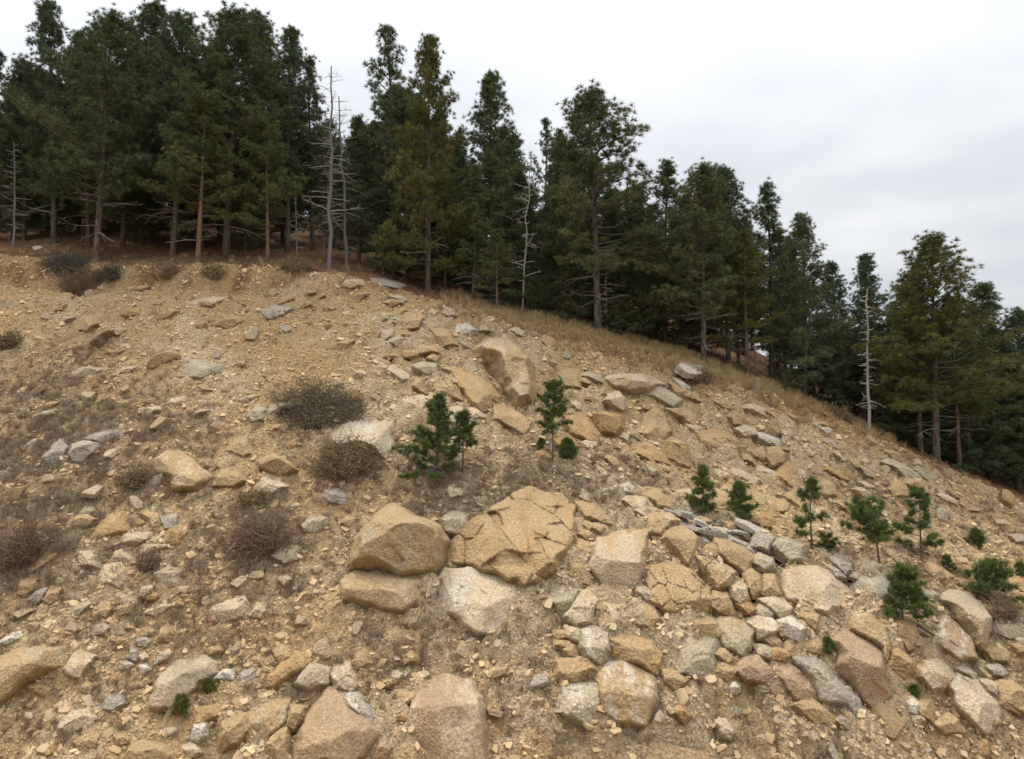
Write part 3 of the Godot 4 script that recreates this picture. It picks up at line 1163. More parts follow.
# ------------------------------------------------------------------ measured places, in metres
const ZC = [-33,-33,-33,-33,-33,-33,-33,-33,-33,-33,-33,-33,-33,-33,-33,-33,-33,-33,-33,-33,-33,-33,-33,-33,-33,-33,-33,-33,-33,-33,-33,-33,-33,-33,-33,-33,-33,-33,-33,-33,-33,-33,-33,-33,-33,-33,-33,-33,-33,-33,-33,-33,-33,-33,-33,-33,-32.979,-32.916,-32.81,-32.682,-32.546,-32.395,-32.23,-32.059,-31.886,-31.71,-31.533,-31.354,-31.173,-30.989,-30.802,-30.612,-30.419,-30.224,-30.025,-29.822,-29.617,-29.407,-29.194,-28.975,-28.751,-28.523,-28.293,-28.055,-27.809,-27.557,-27.305,-27.075,-26.929,-26.868,-26.868,-26.868,-26.868,-26.868,-26.868,-26.868,-26.868,-26.868,-26.868,-26.868,-26.868,-26.868,-26.868,-26.868,-26.868,-26.868,-26.868,-26.868,-26.868,-26.868,-26.868,-26.868,-26.868,-26.868,-26.868,-26.868,-26.868,-26.868,-26.868,-26.868,-26.868]
const YC = [6.737,6.737,6.737,6.737,6.737,6.737,6.737,6.737,6.737,6.737,6.737,6.737,6.737,6.737,6.737,6.737,6.737,6.737,6.737,6.737,6.737,6.737,6.737,6.737,6.741,6.751,6.768,6.788,6.809,6.829,6.849,6.869,6.889,6.914,6.943,6.977,7.011,7.044,7.029,6.958,6.834,6.715,6.614,6.57,6.574,6.619,6.652,6.65,6.611,6.548,6.465,6.36,6.233,6.055,5.824,5.54,5.255,4.979,4.713,4.451,4.183,3.908,3.625,3.335,3.037,2.729,2.415,2.093,1.763,1.419,1.053,0.666,0.248,-0.191,-0.655,-1.148,-1.656,-2.153,-2.623,-3.091,-3.581,-4.091,-4.599,-5.103,-5.601,-6.096,-6.591,-7.042,-7.449,-7.449,-7.449,-7.449,-7.449,-7.449,-7.449,-7.449,-7.449,-7.449,-7.449,-7.449,-7.449,-7.449,-7.449,-7.449,-7.449,-7.449,-7.449,-7.449,-7.449,-7.449,-7.449,-7.449,-7.449,-7.449,-7.449,-7.449,-7.449,-7.449,-7.449,-7.449,-7.449]
const ZB = [-15.5,-15.5,-15.5,-15.5,-15.5,-15.5,-15.5,-15.5,-15.5,-15.5,-15.5,-15.5,-15.5,-15.5,-15.5,-15.5,-15.5,-15.5,-15.5,-15.5,-15.5,-15.5,-15.5,-15.5,-15.5,-15.5,-15.5,-15.5,-15.5,-15.5,-15.5,-15.5,-15.5,-15.5,-15.5,-15.5,-15.5,-15.5,-15.5,-15.5,-15.5,-15.5,-15.5,-15.5,-15.5,-15.5,-15.5,-15.5,-15.5,-15.5,-15.5,-15.5,-15.5,-15.5,-15.5,-15.5,-15.5,-15.5,-15.5,-15.5,-15.5,-15.5,-15.5,-15.65,-15.8,-15.95,-16.1,-16.25,-16.4,-16.55,-16.7,-16.85,-17,-17,-17,-17,-17,-17,-17,-17,-17,-17,-17,-17,-17,-17,-17,-17,-17,-17,-17,-17,-17,-17,-17,-17,-17,-17,-17,-17,-17,-17,-17,-17,-17,-17,-17,-17,-17,-17,-17,-17,-17,-17,-17,-17,-17,-17,-17,-17,-17]
const YB = [-6.571,-6.571,-6.571,-6.571,-6.571,-6.571,-6.571,-6.571,-6.571,-6.571,-6.571,-6.571,-6.571,-6.571,-6.571,-6.571,-6.571,-6.571,-6.571,-6.571,-6.571,-6.571,-6.571,-6.571,-6.571,-6.571,-6.571,-6.571,-6.571,-6.571,-6.571,-6.571,-6.571,-6.571,-6.571,-6.571,-6.571,-6.571,-6.571,-6.571,-6.571,-6.571,-6.571,-6.571,-6.571,-6.571,-6.571,-6.571,-6.571,-6.571,-6.571,-6.571,-6.571,-6.571,-6.571,-6.571,-6.571,-6.571,-6.571,-6.571,-6.571,-6.571,-6.571,-6.634,-6.698,-6.761,-6.825,-6.888,-6.952,-7.016,-7.079,-7.143,-7.206,-7.206,-7.206,-7.206,-7.206,-7.206,-7.206,-7.206,-7.206,-7.206,-7.206,-7.206,-7.206,-7.206,-7.206,-7.206,-7.206,-7.206,-7.206,-7.206,-7.206,-7.206,-7.206,-7.206,-7.206,-7.206,-7.206,-7.206,-7.206,-7.206,-7.206,-7.206,-7.206,-7.206,-7.206,-7.206,-7.206,-7.206,-7.206,-7.206,-7.206,-7.206,-7.206,-7.206,-7.206,-7.206,-7.206,-7.206,-7.206]
const BENCH = [0,0,0,0,0,0,0,0,0,0,0,0,0,0,0,0,0,0,0,0,0,0,0,0,0,0,0,0,0,0,0,0,0,0,0,0,0,0,0,0,0,0,0,0,0,0,0,0,0,0,0,0,0,0,0,0,0,0,0,0,0.092,0.183,0.275,0.367,0.458,0.55,0.55,0.55,0.55,0.55,0.55,0.55,0.55,0.55,0.55,0.55,0.55,0.55,0.55,0.55,0.55,0.55,0.55,0.55,0.55,0.55,0.55,0.55,0.55,0.55,0.55,0.55,0.55,0.55,0.55,0.55,0.55,0.55,0.55,0.55,0.55,0.55,0.55,0.55,0.55,0.55,0.55,0.55,0.55,0.55,0.55,0.55,0.55,0.55,0.55,0.55,0.55,0.55,0.55,0.55,0.55]
const SCARP = [0.3,0.3,0.3,0.3,0.3,0.3,0.3,0.3,0.3,0.3,0.3,0.3,0.3,0.3,0.3,0.3,0.3,0.3,0.3,0.3,0.3,0.3,0.3,0.3,0.3,0.3,0.3,0.3,0.3,0.3,0.3,0.3,0.3,0.3,0.3,0.417,0.533,0.65,0.767,0.883,1,1,1,1,1,1,1,1,1,1,1,0.8,0.6,0.4,0.2,0,0,0,0,0,0,0,0,0,0,0,0,0,0,0,0,0,0,0,0,0,0,0,0,0,0,0,0,0,0,0,0,0,0,0,0,0,0,0,0,0,0,0,0,0,0,0,0,0,0,0,0,0,0,0,0,0,0,0,0,0,0,0,0,0,0]
const RISE = [0.37,0.37,0.37,0.37,0.37,0.37,0.37,0.37,0.37,0.37,0.37,0.37,0.37,0.37,0.37,0.37,0.37,0.37,0.37,0.37,0.37,0.37,0.37,0.37,0.37,0.37,0.37,0.37,0.37,0.37,0.37,0.37,0.37,0.37,0.37,0.37,0.368,0.366,0.364,0.362,0.36,0.358,0.356,0.354,0.352,0.35,0.348,0.346,0.344,0.342,0.34,0.339,0.338,0.337,0.336,0.334,0.333,0.332,0.331,0.33,0.329,0.328,0.327,0.326,0.324,0.323,0.322,0.321,0.32,0.316,0.312,0.308,0.304,0.299,0.295,0.291,0.287,0.283,0.279,0.275,0.271,0.266,0.262,0.258,0.254,0.25,0.25,0.25,0.25,0.25,0.25,0.25,0.25,0.25,0.25,0.25,0.25,0.25,0.25,0.25,0.25,0.25,0.25,0.25,0.25,0.25,0.25,0.25,0.25,0.25,0.25,0.25,0.25,0.25,0.25,0.25,0.25,0.25,0.25,0.25,0.25]
const ROCKS = [
	{n="outcrop_block",l="largest cracked tan bedrock block above the striped pale slab",x=0.14,z=-21.103,d=Vector3(-0.01,0.285,0.959),p=[-0.771,0.567,-0.451,0.761,-0.066,1.119,0.324,1.382,0.582,1.218,1.165,1.186,1.542,0.731,1.456,-0.223,1.195,-0.659,0.938,-1.09,0.436,-1.514,0.187,-1.575,-0.686,-1.184,-1.827,-0.634,-1.583,-0.291,-1.339,0.119,-1.088,0.342],k=0.55,c=[0.485,0.35,0.195],c2=[0.49,0.33,0.165],r=[-0.501,-0.848,-25],s=[0.953,-0.036,82,0.15,1.1],cr=1,f=1.5},
	{n="outcrop_slab",l="smooth pale slab under the overhang of the largest cracked block",x=-0.884,z=-19.047,d=Vector3(0.033,0.346,0.937),p=[-1.077,0.131,-0.999,0.411,-0.718,0.721,-0.199,0.803,0.382,0.628,1.303,0.282,1.21,-0.053,0.834,-0.436,0.492,-0.865,0.043,-0.861,-0.411,-0.48,-0.869,-0.203],k=0.5,c=[0.6,0.485,0.335],c2=[0.67,0.6,0.5],r=[0.38,-0.377,-28],s=[0.551,-0.324,55,0.1,0.8],cr=0.3},
	{n="boulder",l="blocky boulder with sandy flat top and dark brown front face left of the largest block",x=-2.896,z=-20.595,d=Vector3(0.129,0.289,0.949),p=[-1.205,-0.62,-1.183,0.102,-0.77,0.791,-0.252,1.139,0.366,0.773,1.071,0.407,1.154,-0.033,0.801,-0.797,0.457,-0.914,-0.398,-0.766],k=1,c=[0.485,0.35,0.195],c2=[0.47,0.395,0.265],r=[-0.067,0.253,6],f=1.1},
	{n="rock_slab",l="low wedge slab directly beneath the flat topped dark fronted boulder",x=-3.139,z=-19.206,d=Vector3(0.143,0.334,0.932),p=[-0.982,0.258,-0.67,0.489,0.056,0.387,0.95,0.24,1.029,-0.122,0.544,-0.577,-0.014,-0.48,-0.89,-0.177],k=0.9,c=[0.485,0.35,0.195],c2=[0.6,0.485,0.335],r=[-0.099,-0.046,-14]},
	{n="boulder",l="round grey stone wedged in the notch between two big tan blocks",x=-1.55,z=-21.346,d=Vector3(0.071,0.271,0.96),p=[-0.389,0.097,-0.074,0.348,0.244,0.272,0.362,-0.091,0.109,-0.357,-0.251,-0.264],k=0.8,c=[0.5,0.415,0.295],r=[-0.027,0.048,0]},
	{n="outcrop_block",l="upright pale grey faced block with orange foot right of the largest block",x=2.759,z=-20.207,d=Vector3(-0.106,0.313,0.944),p=[-0.734,-0.419,-0.562,0.261,-0.343,0.783,0.004,0.945,0.729,0.713,0.628,0.112,0.488,-0.435,0.142,-1.06,-0.356,-0.826],k=0.8,c=[0.6,0.485,0.335],c2=[0.49,0.33,0.165],r=[-0.143,-0.532,-15],s=[0.418,0.193,78,0.1,0.9],cr=0.35},
	{n="outcrop_block",l="craze cracked tan rock face below the pyramid shaped block",x=4.013,z=-19.141,d=Vector3(-0.163,0.337,0.927),p=[-0.597,-0.323,-0.694,0.173,-0.589,0.482,-0.332,0.669,0.025,0.706,0.323,0.511,0.659,0.121,0.834,-0.461,0.536,-0.619,0.143,-0.635,-0.35,-0.559],k=0.5,c=[0.485,0.35,0.195],c2=[0.49,0.33,0.165],r=[0.05,-0.396,-10],s=[0.408,0.013,110,0.1,0.8],cr=1},
	{n="boulder",l="tan block between the flat white boulder and the pyramid shaped block",x=4.146,z=-21.773,d=Vector3(-0.145,0.297,0.944),p=[-0.367,-0.418,-0.389,0.105,-0.181,0.463,0.221,0.351,0.528,0.064,0.268,-0.086,-0.083,-0.469],k=0.8,c=[0.485,0.35,0.195],c2=[0.6,0.485,0.335],r=[-0.016,-0.004,20]},
	{n="boulder",l="pyramid shaped tan block with a sharp vertical edge",x=4.424,z=-20.757,d=Vector3(-0.168,0.311,0.935),p=[-0.484,0.059,-0.259,0.427,0.129,0.605,0.5,0.196,0.379,-0.246,0.155,-0.605,-0.108,-0.315,-0.322,-0.102],k=0.9,c=[0.485,0.35,0.195],r=[0.007,0.017,-20],s=[0.143,0.021,84,0.3,0.9]},
	{n="boulder",l="flat whitish boulder lying loose on top of the outcrop",x=3.272,z=-23.603,d=Vector3(-0.085,0.259,0.962),p=[-0.592,-0.166,-0.367,0.091,-0.05,0.222,0.328,0.192,0.606,0.035,0.194,-0.159,-0.121,-0.213],k=0.9,c=[0.67,0.6,0.5],c2=[0.5,0.415,0.295],r=[0.008,-0.046,0]},
	{n="boulder",l="pale sandy block just below the flat whitish boulder",x=3.618,z=-22.564,d=Vector3(-0.114,0.281,0.953),p=[-0.509,0.1,-0.295,0.317,0.246,0.323,0.359,0.02,0.258,-0.463,-0.065,-0.288],k=0.7,c=[0.6,0.485,0.335],c2=[0.485,0.35,0.195],r=[-0.06,0.014,-15]},
	{n="ledge_block",l="squared grey block at the end of the splintered grey ledge",x=6.858,z=-21.585,d=Vector3(-0.238,0.316,0.919),p=[-0.314,-0.243,-0.166,0.312,0.099,0.339,0.354,0.147,0.12,-0.315,-0.095,-0.234],k=0.9,c=[0.43,0.38,0.305],c2=[0.5,0.415,0.295],r=[0.001,0.043,-20]},
	{n="boulder",l="square grey boulder tipped over at the end of the grey ledge",x=7.584,z=-21.447,d=Vector3(-0.264,0.321,0.91),p=[-0.52,-0.051,-0.292,0.324,0.184,0.344,0.432,0.128,0.243,-0.329,-0.057,-0.406],k=1,c=[0.5,0.415,0.295],c2=[0.43,0.38,0.305],r=[-0.04,0.08,-12]},
	{n="boulder",l="fractured tan wedge under the splintered grey ledge",x=5.156,z=-19.831,d=Vector3(-0.193,0.326,0.925),p=[-0.513,0.356,-0.072,0.319,0.232,0.173,0.431,0.024,0.215,-0.345,-0.017,-0.458,-0.288,-0.056],k=0.6,c=[0.485,0.35,0.195],c2=[0.6,0.485,0.335],r=[-0.031,-0.046,-30],cr=0.8},
	{n="boulder",l="rounded tan knob among broken blocks below the grey ledge",x=5.549,z=-19.258,d=Vector3(-0.207,0.338,0.918),p=[-0.165,-0.141,-0.182,0.109,-0.003,0.268,0.192,0.176,0.18,-0.124,-0.022,-0.283],k=0.6,c=[0.6,0.485,0.335],cr=0.4},
	{n="boulder",l="narrow upright tan sliver below the squared grey block",x=6.006,z=-19.678,d=Vector3(-0.221,0.333,0.917),p=[-0.174,0.216,-0.016,0.379,0.178,0.18,0.19,-0.178,-0.043,-0.394,-0.137,-0.195],k=0.5,c=[0.485,0.35,0.195],r=[0.012,0.018,60],cr=0.4},
	{n="boulder",l="tall tan sliver right of the narrow upright one below the ledge",x=6.418,z=-19.638,d=Vector3(-0.237,0.336,0.912),p=[-0.217,-0.196,-0.073,0.326,0.128,0.336,0.207,-0.173,-0.045,-0.288],k=0.5,c=[0.485,0.35,0.195],r=[0.006,0.021,75],cr=0.3},
	{n="boulder",l="greyish tan block tucked right under the squared grey ledge block",x=6.564,z=-20.54,d=Vector3(-0.235,0.324,0.916),p=[-0.332,-0.031,-0.086,0.252,0.198,0.128,0.215,-0.115,0.002,-0.232],k=0.8,c=[0.5,0.415,0.295],r=[-0.042,0.009,-20]},
	{n="boulder",l="olive tan angular block beside the two pale loose blocks",x=5.071,z=-18.125,d=Vector3(-0.201,0.363,0.91),p=[-0.348,0.256,-0.211,0.374,0.142,0.326,0.433,0.144,0.293,-0.275,0.134,-0.456,-0.143,-0.301,-0.312,-0.05],k=0.6,c=[0.47,0.395,0.265],c2=[0.485,0.35,0.195],r=[0.034,-0.226,-20]},
	{n="rock_slab",l="large four sided grey olive slab face low on the outcrop",x=4.046,z=-17.612,d=Vector3(-0.167,0.381,0.909),p=[-0.601,-0.283,-0.463,0.146,-0.217,0.414,0.133,0.452,0.603,0.326,0.459,-0.06,0.271,-0.524,-0.195,-0.447],k=0.5,c=[0.47,0.395,0.265],c2=[0.43,0.38,0.305],r=[0.024,-0.291,-15]},
	{n="boulder",l="small olive block at the upper corner of the four sided slab",x=3.687,z=-17.981,d=Vector3(-0.152,0.369,0.917),p=[-0.24,-0.162,-0.189,0.144,0.08,0.221,0.232,0.118,0.159,-0.101,-0.042,-0.217],k=0.6,c=[0.47,0.395,0.265]},
	{n="boulder",l="dusty tan rounded block under the craze cracked face",x=3.071,z=-18.322,d=Vector3(-0.126,0.359,0.925),p=[-0.36,-0.142,-0.288,0.128,-0.056,0.315,0.172,0.277,0.346,-0.03,0.203,-0.321,-0.02,-0.219],k=0.6,c=[0.485,0.35,0.195],c2=[0.5,0.415,0.295],r=[-0.016,0.003,-35]},
	{n="boulder",l="orange tan block left of the four sided slab",x=3.07,z=-17.512,d=Vector3(-0.126,0.385,0.914),p=[-0.309,-0.089,-0.195,0.21,0.026,0.345,0.26,0.143,0.186,-0.193,0.03,-0.405],k=0.6,c=[0.49,0.33,0.165],c2=[0.485,0.35,0.195],r=[-0.026,-0.036,-50]},
	{n="boulder",l="pale flat topped loose block, the left one of two side by side",x=5.876,z=-18.448,d=Vector3(-0.225,0.358,0.906),p=[-0.302,0.113,-0.097,0.238,0.17,0.231,0.386,-0.046,0.152,-0.171,-0.116,-0.277,-0.198,-0.082],k=1,c=[0.6,0.485,0.335],c2=[0.67,0.6,0.5],r=[0.045,-0.112,-12]},
	{n="boulder",l="pale loose block with tan front, the right one of two side by side",x=6.519,z=-18.523,d=Vector3(-0.249,0.359,0.9),p=[-0.269,0.139,0.026,0.295,0.365,0.025,0.132,-0.28,-0.258,-0.175],k=1.1,c=[0.67,0.6,0.5],c2=[0.485,0.35,0.195],r=[0.014,0.023,-22]},
	{n="boulder",l="small rusty block wedged under the two pale loose blocks",x=6.002,z=-18.131,d=Vector3(-0.232,0.368,0.901),p=[-0.236,0.077,0.028,0.16,0.232,-0.109,-0.027,-0.127],k=0.8,c=[0.46,0.33,0.215]},
	{n="boulder",l="small bright orange stone below the two pale loose blocks",x=6.028,z=-17.882,d=Vector3(-0.235,0.375,0.897),p=[-0.168,0.084,-0.014,0.172,0.255,0.007,0.079,-0.133,-0.155,-0.129],k=0.9,c=[0.49,0.33,0.165],r=[0.023,0.033,-10]},
	{n="boulder",l="brown boulder with a pale upper edge below the bright orange stone",x=6.159,z=-17.405,d=Vector3(-0.244,0.392,0.887),p=[-0.504,0.346,-0.187,0.391,0.057,0.264,0.426,-0.116,0.447,-0.455,0.025,-0.393,-0.287,-0.012],k=0.6,c=[0.46,0.33,0.215],c2=[0.32,0.22,0.13],r=[0.041,-0.067,-42]},
	{n="boulder",l="reddish half buried rock under the olive angular block",x=5.304,z=-17.43,d=Vector3(-0.211,0.388,0.897),p=[-0.507,0.075,-0.289,0.257,0.137,0.327,0.431,-0.067,0.362,-0.194,0.071,-0.235,-0.218,-0.154],k=0.7,c=[0.46,0.33,0.215],r=[-0.002,0.026,-25]},
	{n="boulder",l="grey boulder with cracked foot left of the big reddish block",x=7.052,z=-17.364,d=Vector3(-0.278,0.398,0.874),p=[-0.824,0.611,-0.228,0.628,0.224,0.113,0.514,-0.062,0.492,-0.399,0.355,-0.48,0.2,-0.296,-0.336,-0.25,-0.455,0.186],k=0.7,c=[0.43,0.38,0.305],c2=[0.5,0.415,0.295],r=[-0.113,0.149,-40],cr=0.5},
	{n="stone",l="tiny white stone on the sand below the reddish half buried rock",x=4.769,z=-17.048,d=Vector3(-0.195,0.401,0.895),p=[-0.059,-0.001,0.007,0.092,0.073,0.008,-0.021,-0.098],k=0.8,c=[0.67,0.6,0.5]},
	{n="stone",l="small orange stone on the sand right of the white streaked block",x=3.496,z=-16.449,d=Vector3(-0.143,0.427,0.893),p=[-0.191,0.028,-0.025,0.152,0.17,-0.029,0.045,-0.149],k=0.8,c=[0.49,0.33,0.165]},
	{n="stone",l="pale lens shaped stone half buried in sand near the bottom",x=4.363,z=-16.303,d=Vector3(-0.18,0.433,0.883),p=[-0.149,0.102,0.012,0.17,0.154,-0.026,0.058,-0.163,-0.076,-0.08],k=0.5,c=[0.6,0.485,0.335]},
	{n="boulder",l="small cube shaped block coated with white mineral streaks",x=1.821,z=-17.664,d=Vector3(-0.086,0.382,0.92),p=[-0.286,-0.104,-0.248,0.29,-0.06,0.403,0.311,0.304,0.304,-0.124,0.116,-0.443,-0.139,-0.311],k=0.8,c=[0.5,0.415,0.295],c2=[0.67,0.6,0.5],r=[0.009,-0.131,-8]},
	{n="boulder",l="rounded tan block sitting on the white streaked grey block",x=1.44,z=-17.099,d=Vector3(-0.076,0.405,0.911),p=[-0.459,-0.223,-0.426,0.185,-0.065,0.263,0.331,0.203,0.397,-0.168,0.218,-0.252],k=0.6,c=[0.485,0.35,0.195],c2=[0.49,0.33,0.165],r=[-0.03,-0.077,0]},
	{n="outcrop_block",l="white streaked square grey block near the bottom middle",x=1.421,z=-16.438,d=Vector3(-0.073,0.431,0.899),p=[-0.516,-0.046,-0.485,0.376,0.385,0.431,0.377,-0.022,0.336,-0.401,-0.104,-0.32],k=0.6,c=[0.5,0.415,0.295],c2=[0.67,0.6,0.5],r=[-0.069,-0.066,-3],cr=0.35},
	{n="outcrop_block",l="domed tan block with vertical white streaks beside the square grey block",x=2.425,z=-16.714,d=Vector3(-0.1,0.417,0.904),p=[-0.622,0.343,-0.372,0.588,0.123,0.57,0.535,0.316,0.59,-0.077,0.298,-0.601,-0.044,-0.646,-0.522,-0.441],k=0.5,c=[0.485,0.35,0.195],c2=[0.67,0.6,0.5],r=[-0.033,-0.099,-20],s=[0.316,-0.021,70,0.1,0.7],cr=0.4},
	{n="rock_slab",l="greenish grey slab shard left of its tan twin under the upright block",x=1.245,z=-18.812,d=Vector3(-0.068,0.347,0.935),p=[-0.402,-0.022,-0.084,0.333,0.338,0.222,0.193,-0.166,-0.045,-0.361],k=0.5,c=[0.47,0.395,0.265],c2=[0.43,0.38,0.305]},
	{n="rock_slab",l="pale tan slab shard right of the greenish one under the upright block",x=1.665,z=-18.534,d=Vector3(-0.082,0.354,0.932),p=[-0.403,-0.235,-0.09,0.342,0.186,0.463,0.301,0.196,0.179,-0.335,-0.17,-0.417],k=0.5,c=[0.6,0.485,0.335]},
	{n="boulder",l="tan block between the domed streaked block and the orange tan one",x=2.675,z=-17.557,d=Vector3(-0.109,0.384,0.917),p=[-0.556,-0.003,-0.367,0.431,0.224,0.377,0.654,0.107,0.49,-0.454,0.062,-0.262,-0.52,-0.178],k=0.6,c=[0.485,0.35,0.195],c2=[0.49,0.33,0.165],r=[0.068,0.017,-20]},
	{n="boulder",l="big pinkish tan boulder cut off by the bottom edge, with scooped dark face",x=-1.319,z=-16.303,d=Vector3(0.064,0.449,0.891),p=[-0.786,-0.05,-0.698,0.394,-0.536,0.782,-0.119,0.839,0.44,0.694,0.716,0.36,0.742,-0.214,0.699,-0.917,0.3,-0.965,-0.762,-0.786],k=0.5,c=[0.46,0.33,0.215],c2=[0.6,0.485,0.335],r=[-0.042,0.122,4],s=[0.539,-0.083,86,0.1,0.9]},
	{n="boulder",l="big reddish boulder at the bottom edge leaning left of the pinkish one",x=-3.456,z=-16.122,d=Vector3(0.167,0.45,0.877),p=[-0.892,-0.669,-0.669,0.211,-0.255,0.759,-0.031,0.639,0.196,0.257,0.637,-0.132,0.719,-0.24,0.318,-0.759],k=0.8,c=[0.46,0.33,0.215],c2=[0.485,0.35,0.195],r=[0.149,-0.2,25],cr=0.25},
	{n="rock_slab",l="pale curved slab standing on edge above the grey streaked sliver",x=-3.648,z=-17.167,d=Vector3(0.172,0.407,0.897),p=[-0.266,0.082,-0.184,0.303,-0.012,0.395,0.108,0.23,0.289,-0.283,0.176,-0.397,-0.112,-0.314],k=0.4,c=[0.6,0.485,0.335],r=[-0.003,-0.044,70]},
	{n="rock_slab",l="blue grey sliver lying along the edge of the big reddish boulder",x=-3.159,z=-16.452,d=Vector3(0.152,0.437,0.886),p=[-0.391,0.353,-0.055,0.297,0.201,-0.009,0.333,-0.356,0.123,-0.343,-0.217,0.068],k=0.4,c=[0.43,0.38,0.305],c2=[0.67,0.6,0.5]},
	{n="boulder",l="tall smooth tan boulder left of the big reddish one",x=-5.002,z=-16.249,d=Vector3(0.236,0.437,0.868),p=[-0.334,-0.401,-0.333,0.212,-0.132,0.563,0.138,0.594,0.39,0.305,0.371,-0.112,0.058,-0.389,-0.14,-0.719],k=0.5,c=[0.485,0.35,0.195],c2=[0.47,0.395,0.265],r=[0.046,0.022,60]},
	{n="boulder",l="rounded tan boulder at the left end of the bottom boulder row",x=-5.548,z=-16.033,d=Vector3(0.261,0.442,0.858),p=[-0.265,-0.339,-0.259,0.112,-0.006,0.291,0.258,0.264,0.266,-0.045,0.014,-0.27],k=0.7,c=[0.485,0.35,0.195],r=[0.003,0.034,20]},
	{n="boulder",l="tan wedge below the tall smooth boulder at the bottom edge",x=-4.695,z=-15.681,d=Vector3(0.226,0.462,0.858),p=[-0.246,-0.122,-0.053,0.202,0.253,0.425,0.27,-0.271,-0.217,-0.221],k=0.6,c=[0.485,0.35,0.195],r=[0.028,0.096,40],cr=0.3},
	{n="boulder",l="small tan block squeezed between the tall smooth and the reddish boulder",x=-4.409,z=-16.24,d=Vector3(0.21,0.44,0.873),p=[-0.167,-0.15,-0.099,0.257,0.174,0.183,0.126,-0.072,-0.032,-0.213],k=0.9,c=[0.485,0.35,0.195],r=[-0.013,0.068,-10]},
	{n="rock_slab",l="orange tan slanting slab above the tall smooth boulder",x=-4.891,z=-17.214,d=Vector3(0.227,0.398,0.889),p=[-0.569,-0.297,-0.242,-0.046,0.089,0.382,0.38,0.305,0.499,0.125,0.101,-0.128,-0.233,-0.323],k=0.6,c=[0.49,0.33,0.165],r=[0.04,0.045,40]},
	{n="rock_slab",l="dusty greyish half buried slab right of the orange slanting one",x=-4.251,z=-17.06,d=Vector3(0.199,0.408,0.891),p=[-0.36,-0.097,-0.145,0.333,0.318,0.135,0.265,-0.14,-0.074,-0.226],k=0.4,c=[0.5,0.415,0.295]},
	{n="boulder",l="round grey stone with pale veins left of the orange slanting slab",x=-5.678,z=-17.042,d=Vector3(0.261,0.401,0.878),p=[-0.272,-0.113,-0.171,0.126,0.049,0.219,0.277,0.115,0.171,-0.126,-0.049,-0.216],k=0.7,c=[0.43,0.38,0.305],r=[0,-0,20]},
	{n="stone",l="small whitish stone next to the round veined grey one",x=-6.155,z=-17.06,d=Vector3(0.28,0.397,0.874),p=[-0.299,-0.073,-0.037,0.105,0.167,0.087,0.172,-0.118],k=0.8,c=[0.67,0.6,0.5]},
	{n="stone",l="small orange wedge beside the pinkish bottom boulder",x=-2.237,z=-16.276,d=Vector3(0.109,0.448,0.887),p=[-0.206,-0.043,-0.043,0.079,0.152,0.071,0.098,-0.107],k=1,c=[0.49,0.33,0.165],r=[-0.042,0.002,5]},
	{n="boulder",l="rusty shard between the reddish and the pinkish bottom boulders",x=-2.531,z=-15.625,d=Vector3(0.125,0.474,0.871),p=[-0.18,-0.171,-0.032,0.309,0.185,0.051,0.03,-0.183],k=0.8,c=[0.46,0.33,0.215]},
	{n="boulder",l="large tan block cut off by the left edge with a pale flat top",x=-10.409,z=-17.097,d=Vector3(0.432,0.374,0.821),p=[-0.785,0.459,-0.185,0.517,0.639,0.339,0.74,0.184,0.652,-0.014,-0.021,-0.261,-0.249,-0.494,-0.708,-0.684],k=1,c=[0.485,0.35,0.195],c2=[0.47,0.395,0.265],r=[-0.099,0.057,14],f=1.1},
	{n="boulder",l="yellowish angular stone right of the large left edge block",x=-9.434,z=-17.195,d=Vector3(0.399,0.375,0.837),p=[-0.243,-0.051,-0.009,0.334,0.352,0.15,0.082,-0.265,-0.174,-0.162],k=0.9,c=[0.6,0.485,0.335],c2=[0.485,0.35,0.195],r=[0.042,-0.088,0]},
	{n="boulder",l="grey tan boulder with dark lichen blotches and a weed at its foot",x=-6.938,z=-16.943,d=Vector3(0.311,0.398,0.863),p=[-0.68,-0.484,-0.523,0.189,-0.209,0.463,0.256,0.521,0.601,0.279,0.606,0.072,0.275,-0.097,0.02,-0.336,-0.294,-0.562],k=0.6,c=[0.5,0.415,0.295],c2=[0.46,0.33,0.215],r=[-0.127,0.081,30]},
	{n="boulder",l="squarish orange tan block on the weedy left slope",x=-10.62,z=-20.638,d=Vector3(0.398,0.254,0.881),p=[-0.358,-0.291,-0.299,0.258,-0.136,0.312,0.423,0.316,0.607,-0.163,-0.217,-0.422],k=0.4,c=[0.49,0.33,0.165],c2=[0.485,0.35,0.195],r=[0.097,-0.01,4],s=[-0.259,-0.052,80,0.9,0.1]},
	{n="rock_slab",l="thin pale flag lying below the squarish orange tan block",x=-9.671,z=-20.28,d=Vector3(0.374,0.268,0.888),p=[-0.443,-0.034,-0.095,0.157,0.465,0.034,0.081,-0.156],k=1,c=[0.6,0.485,0.335],r=[0.022,-0.032,-5]},
	{n="boulder",l="crooked tan stone right of the squarish orange tan block",x=-9.533,z=-20.826,d=Vector3(0.364,0.251,0.897),p=[-0.303,0.248,-0.02,0.33,0.159,0.102,0.23,-0.339,0.058,-0.33,-0.123,-0.01],k=0.6,c=[0.485,0.35,0.195]},
	{n="rock_slab",l="flat grey half buried stone beside the crooked tan one",x=-9.103,z=-20.838,d=Vector3(0.35,0.252,0.902),p=[-0.268,0.124,-0.073,0.304,0.223,0.103,0.175,-0.27,-0.055,-0.259],k=0.3,c=[0.43,0.38,0.305]},
	{n="stone",l="small pale brick shaped stone under the thin pale flag",x=-9.151,z=-19.968,d=Vector3(0.361,0.28,0.89),p=[-0.277,-0.136,-0.233,0.127,0.068,0.079,0.373,0.031,0.074,-0.1],k=1,c=[0.6,0.485,0.335],r=[0.016,0.023,0]},
